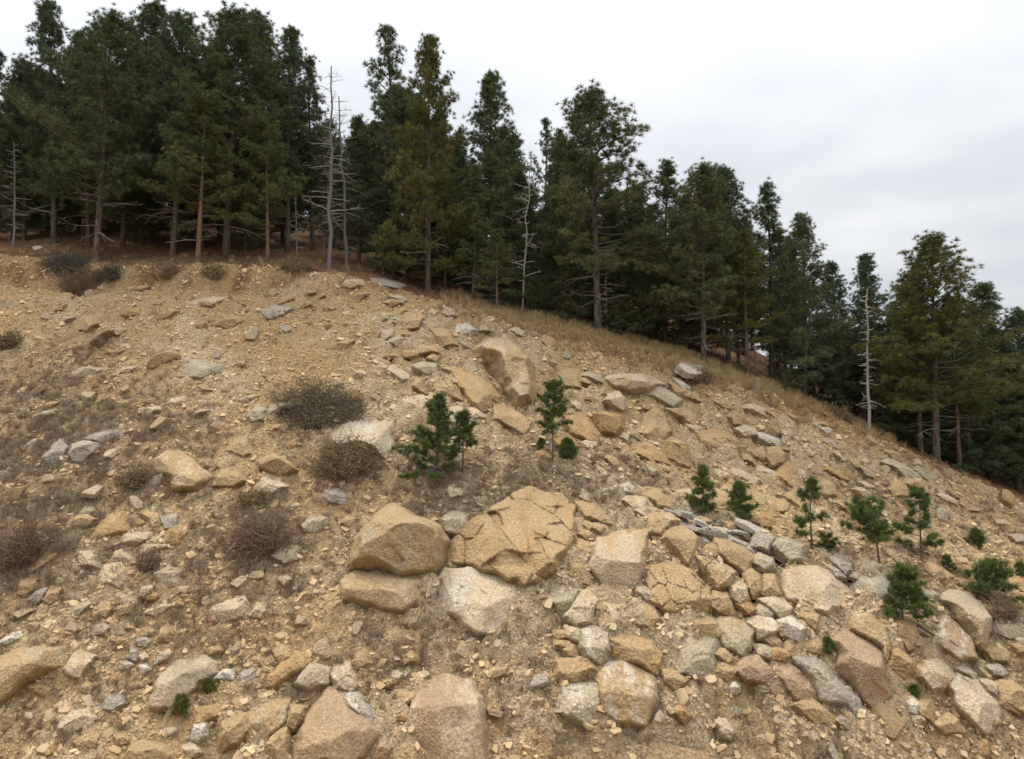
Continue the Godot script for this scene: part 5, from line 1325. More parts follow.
	{n="boulder",l="smooth sandy dome of rock at the bottom edge on the left",x=-7.079,z=-15.608,d=Vector3(0.327,0.451,0.83),p=[-0.571,-0.136,-0.3,0.21,-0.005,0.229,0.365,-0.004,0.526,-0.297],k=0.6,c=[0.485,0.35,0.195],r=[-0.055,0.026,0]},
	{n="boulder",l="grey triangular stone flat on the lower left slope",x=-8.257,z=-16.505,d=Vector3(0.365,0.408,0.837),p=[-0.26,-0.08,-0.052,0.162,0.134,0.158,0.218,-0.068,-0.036,-0.169],k=0.4,c=[0.43,0.38,0.305]},
	{n="boulder",l="tan stone just below the large left edge block",x=-9.945,z=-16.712,d=Vector3(0.421,0.39,0.819),p=[-0.219,0.08,-0.135,0.187,0.236,-0.027,0.171,-0.176,-0.05,-0.063],k=0.8,c=[0.485,0.35,0.195]},
	{n="stone",l="bright white small stone left of the lichen blotched boulder",x=-7.954,z=-17.156,d=Vector3(0.348,0.384,0.855),p=[-0.09,0.064,0.006,0.103,0.109,-0.04,-0.024,-0.127],k=0.8,c=[0.67,0.6,0.5]},
	{n="stone",l="blunt greyish stone left of the bright white one",x=-8.387,z=-17.217,d=Vector3(0.363,0.379,0.851),p=[-0.135,0.086,0.038,0.107,0.161,-0.031,0.047,-0.1,-0.109,-0.061],k=0.8,c=[0.5,0.415,0.295]},
	{n="stone",l="upright grey chip above the blunt greyish stone",x=-8.332,z=-17.447,d=Vector3(0.358,0.371,0.857),p=[-0.11,-0.066,-0.043,0.199,0.083,0.038,0.071,-0.17],k=0.5,c=[0.43,0.38,0.305]},
	{n="stone",l="round grey stone up from the bright white one",x=-8.249,z=-17.709,d=Vector3(0.353,0.362,0.863),p=[-0.131,0.056,0.007,0.128,0.153,0.006,0.057,-0.112,-0.085,-0.076],k=0.6,c=[0.43,0.38,0.305]},
	{n="stone",l="faded grey triangular stone in the sand at left",x=-9.367,z=-17.945,d=Vector3(0.389,0.348,0.853),p=[-0.218,-0.011,0.012,0.182,0.2,0.031,0.104,-0.09,-0.095,-0.111],k=0.5,c=[0.5,0.415,0.295]},
	{n="rock_slab",l="leaning greyish flake above the lichen blotched boulder",x=-7.619,z=-17.433,d=Vector3(0.333,0.375,0.865),p=[-0.193,-0.156,-0.083,0.082,0.196,0.137,0.082,-0.061],k=0.6,c=[0.5,0.415,0.295]},
	{n="boulder",l="white topped stone at the left edge above the large block",x=-11.207,z=-17.758,d=Vector3(0.449,0.346,0.823),p=[-0.295,-0.069,-0.004,0.087,0.222,0.123,0.19,-0.003,-0.106,-0.136],k=1.1,c=[0.67,0.6,0.5],r=[0,0,15]},
	{n="stone",l="whitish upright stone below the green weed",x=-6.27,z=-15.957,d=Vector3(0.292,0.441,0.848),p=[-0.119,-0.121,-0.101,0.185,0.118,0.191,0.128,-0.089,-0.024,-0.163],k=0.7,c=[0.67,0.6,0.5]},
	{n="stone",l="pale stone under the whitish upright one",x=-6.288,z=-15.646,d=Vector3(0.295,0.454,0.841),p=[-0.17,0.091,0.009,0.14,0.17,-0.073,-0.009,-0.157],k=0.8,c=[0.6,0.485,0.335]},
	{n="boulder",l="pale wedge stone on the weedy slope right of the rubble heap",x=-8.222,z=-18.505,d=Vector3(0.344,0.333,0.878),p=[-0.322,-0.108,-0.082,0.098,0.202,0.189,0.279,0.03,-0.071,-0.205],k=0.9,c=[0.6,0.485,0.335],r=[-0.006,-0.022,25]},
	{n="boulder",l="greyish tan stone right below the reddish twiggy shrub",x=-5.715,z=-20.006,d=Vector3(0.244,0.293,0.925),p=[-0.396,-0.033,-0.159,0.208,0.25,0.191,0.378,-0.109,-0.068,-0.255],k=0.6,c=[0.5,0.415,0.295]},
	{n="boulder",l="grey stone right above the reddish twiggy shrub foot",x=-5.319,z=-20.911,d=Vector3(0.224,0.266,0.937),p=[-0.291,-0.008,-0.039,0.249,0.309,0.15,0.227,-0.201,-0.202,-0.187],k=0.7,c=[0.5,0.415,0.295]},
	{n="stone",l="small pale stone beneath the greyish tan one near shrub",x=-5.581,z=-19.312,d=Vector3(0.243,0.317,0.917),p=[-0.157,0.008,-0.003,0.161,0.157,-0.008,0.003,-0.16],k=0.8,c=[0.6,0.485,0.335]},
	{n="stone",l="small yellowish stone on the sand in the lower left centre",x=-5.922,z=-18.472,d=Vector3(0.261,0.345,0.902),p=[-0.173,-0.092,-0.033,0.201,0.157,0.037,0.05,-0.145],k=0.8,c=[0.6,0.485,0.335]},
	{n="boulder",l="speckled grey rock with hollow below on upper slope",x=-9.119,z=-30.034,d=Vector3(0.272,0.04,0.962),p=[-0.592,0.048,0.02,0.334,0.646,0.162,0.276,-0.181,-0.34,-0.36],k=1.1,c=[0.43,0.38,0.305],c2=[0.6,0.485,0.335],r=[0.025,0.006,8]},
	{n="boulder",l="yellowish ledge stone on the upper left slope",x=-14.55,z=-29.66,d=Vector3(0.389,0.046,0.92),p=[-0.387,-0.067,-0.166,0.203,0.296,0.164,0.303,-0.095,-0.041,-0.204],k=1.1,c=[0.49,0.33,0.165],r=[-0.046,0.016,0]},
	{n="stone",l="thin tan ledge stone right of the yellowish one",x=-13.831,z=-30.263,d=Vector3(0.37,0.037,0.928),p=[-0.265,-0.081,-0.15,0.084,0.325,0.138,0.093,-0.14],k=1,c=[0.485,0.35,0.195]},
	{n="stone",l="white stone standing on the crest at the far left",x=-21.765,z=-35.484,d=Vector3(0.499,0.018,0.866),p=[-0.199,0.094,0.058,0.279,0.2,-0.095,-0.058,-0.278],k=0.9,c=[0.67,0.6,0.5]}]
const PINES = [
	[-24.811,-36,9.71,0,0,1,"pine at the far left corner half outside the picture"],
	[-24.031,-38,9.068,1,1,1,"bushy dark pine second from the left corner"],
	[-21.966,-37,11.957,0,1,1,"tall pine with straight grey trunk near the left corner"],
	[-18.406,-34.2,11.308,2,0,1.1,"tall pine with pale grey bare trunk on the left crest"],
	[-23.071,-41,8.639,1,0,1,"dark pine behind the two tall ones at left"],
	[-19.176,-38,8.88,3,1,1.2,"slim pine with thin dark trunk right of the pale grey trunk"],
	[-18.688,-40,13.012,0,0,1.25,"tall pine reaching the top of the picture at left"],
	[-16.016,-36.5,11.569,2,1,1.1,"pine with dark trunk just left of the orange barked one"],
	[-13.7,-33.7,7.655,4,2,1.15,"lighter green pine with orange bark and umbrella like foliage clumps"],
	[-13.335,-36,11.81,2,0,1.25,"tall pine with reddish leaning trunk right of the orange barked one"],
	[-12.986,-39,12.497,1,0,1.2,"broad crowned pine under the bright patch of sky"],
	[-10.909,-34.5,6.641,4,2,1,"short light green pine in front of the broad crowned one"],
	[-11.035,-38,11.292,0,1,1,"tall pine with knobbly top at the right of the left group"],
	[-10.196,-39.5,10.139,3,0,1,"narrow pine left of the grey dead trees"],
	[-7.354,-37,7.361,1,1,1.1,"dense dark pine right of the grey dead trees"],
	[-5.885,-38,12.597,5,0,1.1,"tall open pine with bare branch gaps near its tip"],
	[-3.747,-34.563,11.703,1,3,0.95,"olive green pine with visible trunk at the crest"],
	[-4.966,-36.999,9.292,0,1,1,"dark pine behind the olive green one"],
	[-2.761,-38.89,8,3,1,1,"dark slim pine between the olive and the round topped pines"],
	[-0.804,-36.656,11.177,0,0,1.05,"round topped dark pine left of the sky gap"],
	[-1.751,-34.778,6.325,3,2,1,"small narrow pine at the foot of the round topped one"],
	[1.509,-40.311,9.656,5,1,0.8,"thin see through pine standing in the sky gap"],
	[0.484,-37.473,6.588,1,0,1,"dark pine under the sky gap"],
	[3.798,-34.221,11.019,2,0,1.35,"big pine with bare trunk standing out at mid slope"],
	[2.777,-37.097,8.604,0,0,1,"dark pine left behind the big mid slope pine"],
	[6.195,-37.499,7.261,1,1,1,"shorter pine right behind the big mid slope pine"],
	[7.172,-36.323,8.891,3,0,1.2,"pine with pointed top right of the big mid slope pine"],
	[8.17,-33.142,8.53,2,0,1.15,"pine with grey trunk by the grey crest boulder"],
	[9.716,-34.855,9.113,2,1,1.1,"pine with reddish trunk right of the grey crest boulder"],
	[10.123,-33.378,6.411,4,3,1,"yellowish olive pine with low hanging branches"],
	[12.119,-36.396,9.339,3,0,1.15,"narrow spire shaped pine above the yellowish one"],
	[12.583,-33.505,8.18,1,0,0.95,"dark full pine with stepped outline"],
	[15.191,-36.783,6.822,1,1,1,"shorter dark pine right of the stepped one"],
	[15.668,-34.685,7.634,0,1,1,"bluish pine behind the bare white snag"],
	[17.454,-35.31,6.15,1,1,1,"dark low pine left of the big olive pine"],
	[16.584,-30.594,8.86,2,3,1.25,"big olive pine with bare trunk at the right"],
	[16.38,-31.337,7.42,2,3,1,"olive pine whose thin trunk stands left of the big one"],
	[17.955,-31.404,6.945,4,2,1,"small pine with drooping branches right of the big olive one"],
	[20.53,-33.63,8.598,1,0,1.35,"dark pine second from the right edge"],
	[21.551,-33.396,7.968,1,1,1.3,"bluish dark pine at the right edge"],
	[22.184,-32.249,7.479,0,0,1,"pine mostly outside the right edge"],
	[-0.651,-33.635,3.6,4,2,1,"young bright pine at crest below the round topped pine"],
	[7.903,-35.191,4.209,1,0,1,"low dark pine filling the gap left of the grey trunk"],
	[11.459,-32.524,1.017,4,2,1,"little bright green young pine by the trunks at right"],
	[5.793,-35.07,3.652,1,0,1,"low dark pine in the gap right of the big bare trunk"],
	[1.897,-36.747,3.92,1,0,1,"low dark pine left of the big bare trunk"],
	[-3.106,-35.922,4.112,4,0,1,"low green pine right of the olive pine trunk"],
	[15.969,-33.623,4.267,4,1,1,"low bluish pine right of the white snag"],
	[14.169,-33.99,3.595,1,0,1,"low dark pine left of the white snag"],
	[-12.75,-37,4.594,1,0,1,"low dark pine in the gap behind the reddish leaning trunk"],
	[-18.724,-39,4.978,1,0,1,"low dark pine behind the slim trunk at left"],
	[-25.268,-39,4.622,1,1,1,"low dark pine in the left corner"]]
const DEEP = 150
const FOREST = [
	[-19.695,-51.15,4.287,6,1,1.045],
	[9.402,-58.543,6.64,1,1,1.018],
	[22.432,-44.575,6.204,1,1,0.997],
	[-40.947,-57.208,4.923,6,0,0.975],
	[-41.188,-59.504,9.707,3,1,1.097],
	[-5.849,-55.931,8.459,1,0,0.924],
	[-22.874,-42.642,3.985,6,1,1.114],
	[-6.639,-58.67,9.386,3,1,0.958],
	[-14.497,-60.809,8.078,2,1,1.074],
	[12.769,-42.755,4.23,6,0,1.078],
	[-24.907,-58.622,10.425,0,0,1.113],
	[24.785,-33.913,5.224,1,0,0.973],
	[22.136,-54.953,4.306,6,0,0.994],
	[6.571,-49.753,4.628,1,0,0.977],
	[-32.818,-52.594,9.987,3,0,1.053],
	[22.211,-40.403,4.814,6,0,0.994],
	[23.241,-42.037,7.454,0,1,1.143],
	[18.693,-40.096,5.063,1,0,1.144],
	[1.78,-50.525,3.947,6,1,0.979],
	[-9.386,-52.319,7.39,1,0,0.988],
	[29.106,-46.698,7.78,2,0,1.139],
	[-32.93,-46.598,3.738,6,1,0.98],
	[-8.938,-45.129,7.355,1,0,0.926],
	[26.451,-56.457,7.039,2,0,1.063],
	[-15.406,-45.522,4.369,6,0,0.925],
	[-11.893,-45.678,6.155,1,0,0.984],
	[12.983,-57.234,8.29,0,0,1.032],
	[19.098,-37.726,4.653,6,1,0.921],
	[9.103,-50.296,6.541,1,0,0.987],
	[-5.724,-47.914,9.894,1,0,0.901],
	[35.568,-53.747,3.412,6,1,0.956],
	[20.067,-54.49,6.327,1,1,0.985],
	[-15.532,-38.77,10.435,1,0,0.909],
	[20.81,-45.886,4.79,6,0,1.044],
	[-21.646,-44.797,10.825,3,0,1.135],
	[7.518,-44.136,6.629,3,0,0.988],
	[-22.668,-50.901,3.508,6,0,1.13],
	[24.341,-53.134,8.463,3,0,1.089],
	[-19.623,-53.07,9.255,1,0,1.114],
	[-32.916,-49.553,4.483,6,1,1.026],
	[-11.67,-53.82,6.16,1,0,1.007],
	[-20.356,-37.091,9.843,2,0,0.911],
	[-2.921,-53.814,4.346,6,0,1.056],
	[-0.101,-54.834,8.373,3,0,0.961],
	[3.088,-54.118,10.131,3,0,1.12],
	[26.646,-40.887,4.624,6,0,0.93],
	[16.601,-57.906,9.095,2,0,1.067],
	[16.871,-48.094,8.305,0,0,0.936],
	[-23.827,-39.582,3.522,6,0,0.985],
	[17.851,-33.888,6.514,1,1,0.975],
	[-38.147,-62.902,11.645,1,0,1.039],
	[-30.315,-51.386,4.765,6,0,1.107],
	[-15.789,-41.674,11.778,3,0,0.992],
	[-6.895,-46.107,9.416,2,0,1.143],
	[-27.472,-54.962,4.413,6,1,1.071],
	[-24.019,-47.427,9.813,3,1,1.021],
	[7.609,-57.555,7.107,1,1,1.029],
	[3.394,-56.259,4.74,6,1,1.113],
	[5.513,-42.566,6.738,3,0,0.95],
	[-1.3,-59.179,8.509,2,0,1.017],
	[26.323,-52.593,4.066,6,1,0.918],
	[34.228,-51.229,3.881,1,0,1.062],
	[-18.124,-43.608,10.413,1,0,1.055],
	[23.534,-36.336,3.53,6,0,1.082],
	[-11.666,-48.342,6.056,2,1,1.139],
	[-24.78,-44.144,9.563,2,0,0.924],
	[21.286,-52.148,4.417,6,1,1.136],
	[11.986,-47.648,8.809,2,1,0.945],
	[11.218,-50.973,8.155,3,0,0.927],
	[5.515,-59.56,4.369,6,0,1.039],
	[10.388,-46.629,7.531,0,0,1.079],
	[15.483,-43.063,6.796,1,0,1.02],
	[-18.486,-55.082,4.775,6,0,1.012],
	[0.057,-62.423,10.424,0,1,1.095],
	[13.297,-38.97,7.4,3,1,0.932],
	[-20.218,-41.651,3.865,6,0,0.908],
	[4.181,-51.014,8.686,1,1,1.021],
	[8.334,-54.009,7.434,1,0,0.943],
	[7.654,-40.407,3.581,6,1,1.132],
	[-25.15,-49.148,13.015,0,0,1.055],
	[10.696,-36.763,6.43,0,1,0.92],
	[41.886,-56.812,3.314,6,0,1.009],
	[17.666,-45.875,6.383,0,0,1.076],
	[-7.749,-49.305,9.938,1,1,1.022],
	[13.122,-45.597,3.267,6,0,0.992],
	[-31.156,-42.434,7.397,3,1,0.949],
	[-17.72,-41.44,9.841,0,0,0.928],
	[-3.484,-47.548,3.292,6,0,0.91],
	[22.071,-38.557,7.78,1,1,0.929],
	[30.023,-43.57,5.658,1,1,1.148],
	[0.41,-49.012,4.118,6,0,0.95],
	[-15.093,-52.78,7.63,1,0,1.112],
	[-26.775,-47.136,12.061,3,0,1.109],
	[-26.911,-57.844,4,6,1,1.02],
	[-0.62,-40.631,7.699,3,0,1.09],
	[-22.762,-58.935,12.407,0,0,1.017],
	[26.463,-48.01,3.203,6,0,1],
	[4.11,-38.73,8.376,1,1,0.912],
	[4.719,-36.063,6.557,1,1,1.029],
	[0.673,-60.031,4.789,6,0,1.017],
	[21.942,-47.858,5.302,1,0,0.927],
	[-8.526,-58.462,9.544,3,1,1.118],
	[23.741,-47.327,3.571,6,1,0.902],
	[-9.711,-41.991,5.742,1,0,1.096],
	[-27.845,-43.14,8.715,1,0,1.087],
	[28.08,-50.038,4.48,6,0,0.992],
	[-24.189,-53.218,12.556,3,0,1.149],
	[24.632,-39.243,5.827,0,0,1.081],
	[-15.224,-50.506,3.273,6,1,0.952],
	[-4.797,-60.616,7.754,3,1,0.971],
	[-10.527,-57.956,5.739,3,0,1.135],
	[-2.17,-62.791,4.922,6,0,0.971],
	[-3.047,-59.976,6.828,1,1,0.903],
	[-27.59,-50.802,9.829,0,0,0.951],
	[-34.669,-48.241,3.292,6,1,1.103],
	[-3.074,-43.725,7.451,1,0,0.911],
	[-5.367,-53.315,7.749,2,0,1.138],
	[-27.243,-38.179,3.309,6,0,1.017],
	[-6.216,-50.479,9.915,1,1,0.925],
	[-14.183,-43.645,10.386,2,0,0.935],
	[-19.383,-48.932,3.692,6,0,1.044],
	[3.777,-48.602,9.392,1,0,1.009],
	[26.315,-44.108,6.867,2,0,1.086],
	[-19.799,-61.99,3.682,6,0,1.015],
	[15.931,-51.571,8.846,0,0,0.998],
	[-3.968,-41.703,8.783,0,0,0.974],
	[-10.368,-61.385,4.882,6,0,1.135],
	[-17.247,-46.214,10.551,1,0,0.905],
	[-12.737,-56.453,6.123,3,1,1.035],
	[-4.161,-50.878,3.561,6,1,0.974],
	[-17.316,-59.328,8.306,1,0,0.913],
	[29.632,-41.509,4.71,0,0,1.117],
	[-27.412,-52.61,4.111,6,0,1.059],
	[-12.378,-41.741,8.385,1,1,1.061],
	[2.971,-58.811,7.425,3,1,0.913],
	[-0.153,-44.974,3.316,6,0,0.935],
	[-27.981,-45.337,9.147,2,1,1.13],
	[34.919,-48.839,5.186,1,0,1.112],
	[7.499,-37.713,4.36,6,1,0.957],
	[22.86,-33.438,5.669,2,1,0.96],
	[25.636,-37.288,5.989,2,0,1.045],
	[-9.96,-50.47,4.748,6,1,1.114],
	[-31.334,-48.254,9.518,1,0,1.106],
	[12.892,-50.088,8.825,3,1,1.035],
	[7.682,-51.562,3.301,6,1,1.115],
	[-0.554,-51.675,9.14,3,0,0.997],
	[-7.19,-53.096,9.574,3,0,1.116],
	[-31.261,-60.97,3.275,6,0,1.106],
	[-17.223,-39.433,10.301,1,1,1.123],
	[14.276,-53.082,8.844,2,0,0.962],
	[13.828,-35.653,2.294,6,0,0.981],
	[5.193,-37.239,2.168,6,1,0.917],
	[18.758,-32.173,3.306,6,1,0.993],
	[-1.955,-37.335,2.827,6,1,1.043],
	[16.653,-36.014,3.225,6,0,1.117],
	[-3.137,-39.981,1.855,6,0,1.067],
	[4.835,-34.495,1.906,6,0,0.953],
	[21.121,-35.658,2.909,6,1,0.964],
	[1.306,-35.321,1.744,6,0,0.924],
	[9.137,-37.357,2.595,6,1,0.966],
	[2.117,-38.552,1.907,6,0,0.984],
	[-0.042,-35.115,2.564,6,1,1.057],
	[-6.08,-36.682,1.884,6,1,0.924],
	[-0.503,-38.244,2.078,6,1,1.066],
	[-4.784,-39.865,2.5,6,0,0.971],
	[-5.489,-35.627,2.719,6,0,1.077],
	[19.125,-36.428,1.686,6,1,0.976],
	[2.606,-35.356,2.726,6,0,1.001],
	[19.754,-32.961,3.138,6,0,1.024],
	[13.305,-37.687,2.414,6,1,1.121],
	[0.084,-39.597,2.36,6,1,1.057],
	[3.897,-37.442,1.986,6,0,0.97],
	[15.805,-32.546,2.051,6,0,0.973],
	[15.23,-35.619,1.82,6,0,1.118],
	[17.168,-32.834,3.031,6,1,0.978],
	[-3.87,-37.301,3.039,6,0,1.079]]
const SNAGS = [
	[-7.989,-34.2,9.216,"tall grey dead tree with curling bare branches left of centre"],
	[-7.713,-36,7.951,"second grey dead tree right behind the tallest dead one"],
	[-9.545,-34.4,3.835,"thin pale dead stem leaning left of the dead trees"],
	[13.992,-30.626,5.808,"bare white snag with short side branches at the right"],
	[0.445,-34.478,7.402,"slim whitish dead trunk in the dark gap of the forest"],
	[4.227,-34.846,3.038,"thin pale dead stem right behind the big bare trunk"],
	[10.29,-32.947,2.191,"reddish brown half dead pine stem among the right trunks"],
	[-22.908,-35.5,4.993,"bare branched dead tree in the left corner"],
	[-9.073,-37,5.283,"faint grey dead stem left of the tallest dead tree"]]
const SAPLINGS = [
	[-2.149,-22.488,2.637,2.422,0,"bushy young pine with dead lower twigs beside the broad pale boulder"],
	[-1.45,-23.199,1.804,1.011,1,"slim companion sapling right of the bushy young pine"],
	[1.261,-24.096,2.649,1.421,1,"slender sapling with bare lower stem in the middle of slope"],
	[5.631,-23.163,1.439,1.01,0,"leftmost of the five saplings along the rock bench"],
	[6.65,-23.029,1.166,1.063,0,"small conical sapling second along the rock bench"],
	[8.32,-21.842,1.793,1.232,2,"tiered sapling third along the rock bench"],
	[9.93,-21.34,1.504,1.587,3,"bent sapling leaning left above the big grey boulder"],
	[11.712,-22.518,2.045,1.501,2,"open tiered sapling furthest right on the bench"],
	[9.433,-19.105,1.24,1.323,4,"round dense pine bush between the big boulders"],
	[12.632,-20.632,1.007,1.323,5,"leaning shrub pine near the right edge"],
	[12.045,-21.847,0.384,0.448,4,"tiny pine seedling below the open tiered sapling"],
	[14.513,-24.637,0.527,0.442,4,"little green seedling on the slope right of the tiered sapling"],
	[1.797,-24.685,0.534,0.633,5,"low green seedling at the foot of the slender sapling"],
	[0.917,-24.762,0.442,0.381,4,"tiny green plant left of the slender sapling"],
	[8.893,-17.635,0.239,0.294,4,"tiny green sprig beside the pale topped wedge boulder"],
	[7.165,-17.99,0.335,0.277,4,"tiny green sprig left of the big reddish brown boulder"],
	[-6.75,-16.196,0.379,0.54,4,"olive green weed at the foot of the lichen blotched boulder"],
	[-6.372,-16.67,0.226,0.342,4,"small green weed right of the lichen blotched boulder"],
	[8.789,-21.907,0.441,0.843,5,"low spreading pine branch right of the third sapling"],
	[14.611,-22.695,0.427,0.466,4,"small green tuft at the right edge"]]
const SHRUBS = [
	[-6.215,-25.01,1.379,2.886,0,"dark twiggy bush with yellow green leaves above the broad pale boulder"],
	[-4.848,-22.757,1.109,1.867,1,"olive brown dry bush in front of the broad pale boulder"],
	[-6.352,-20.019,1.232,1.489,2,"reddish brown twiggy shrub below the gabled stone"],
	[-12.103,-19.553,1.153,1.354,2,"reddish brown twiggy shrub at the left edge"],
	[-18.969,-32.884,0.717,1.771,3,"dark root shrub hanging at the left crest lip"],
	[-18.087,-32.274,1.159,1.407,2,"tangle of dead roots under the left crest lip"],
	[-9.281,-33.227,0.682,1.534,1,"low olive shrub at the crest by the dead trees"],
	[-17.976,-27.72,0.711,0.924,1,"dark dry bush at the left edge halfway up"],
	[-10.544,-21.936,0.703,0.731,1,"yellowish low bush left of the big solitary boulder"],
	[-8.967,-19.38,0.547,0.596,2,"small grey brown thorny tuft right of the split tan block"],
	[12.38,-19.879,1.019,0.663,2,"bare dark twigs near the right edge"],
	[-6.992,-21.37,0.438,0.932,1,"flat dry bush left of the grey layered slab"],
	[-17.093,-32.73,0.504,1.259,3,"tangle of roots under the crest lip left of the orange barked pine"],
	[-14.723,-32.815,0.421,1.43,2,"short fringe of roots under the crest lip below the orange barked pine"],
	[-12.6,-32.81,0.421,1.094,1,"dry tuft under the crest lip below the reddish leaning trunk"],
	[10.205,-34.103,0.525,1.312,1,"low dry bush at the crest below the yellowish olive pine"],
	[7.477,-30.976,0.556,1.191,2,"low reddish bush at the foot of the grey crest boulder"],
	[12.972,-31.36,0.643,1.206,1,"low olive bush at the crest left of the white snag"]]
const WEEDS = [
	[-13.527,-23.406,3.301,1.86,1],
	[-15.831,-25.098,2.252,1.713,0.7],
	[-12.821,-21.328,2.461,1.509,0.9],
	[-6.718,-20.195,1.553,1.351,0.9],
	[-11.988,-19.607,1.508,1.256,1],
	[-6.913,-18.713,1.2,0.681,0.6],
	[-8.323,-18.196,2.1,0.858,0.35],
	[-2.534,-17.931,1.149,0.897,0.5],
	[-0.353,-23.078,3.255,1.02,0.8],
	[2.812,-25.025,1.925,0.881,0.6],
	[1.62,-16.52,1.906,0.892,0.2],
	[-1.994,-21.762,1.116,0.833,0.9],
	[-4.864,-23.503,1.808,1.494,0.5],
	[-6.822,-17.35,1.779,0.785,0.35],
	[-10.456,-22.041,1.695,0.939,0.7],
	[-0.725,-17.949,1.841,0.683,0.25],
	[13.291,-26.898,4.138,2.022,0.25],
	[11.39,-20.108,1.547,2.912,0.4],
	[4.648,-16.257,2.501,0.5,0.15],
	[-3.895,-17.002,1.308,0.786,0.3],
	[-9.503,-16.715,1.929,0.9,0.25]]
const BEDROCK = [
	[1.216,-19.978,3.842,4.243,1],
	[3.766,-20.057,2.829,5.717,1],
	[6.007,-19.145,2.7,3.953,1],
	[8.943,-19.234,2.712,3.289,0.9],
	[10.214,-18.115,1.858,1.63,0.8],
	[-1.536,-28.478,3.651,4.285,0.8],
	[5.441,-28.715,4.786,2.109,0.8],
	[8.888,-28.047,3.236,1.902,0.8],
	[-2.849,-20.056,2.057,1.956,0.6],
	[-3.906,-16.205,2.285,1.003,0.7],
	[-9.525,-19.657,1.764,1.268,0.5],
	[2.272,-16.723,1.93,1.152,0.7],
	[-16.346,-28.096,2.161,4.187,0.4],
	[13.291,-26.898,2.759,2.222,0.4]]
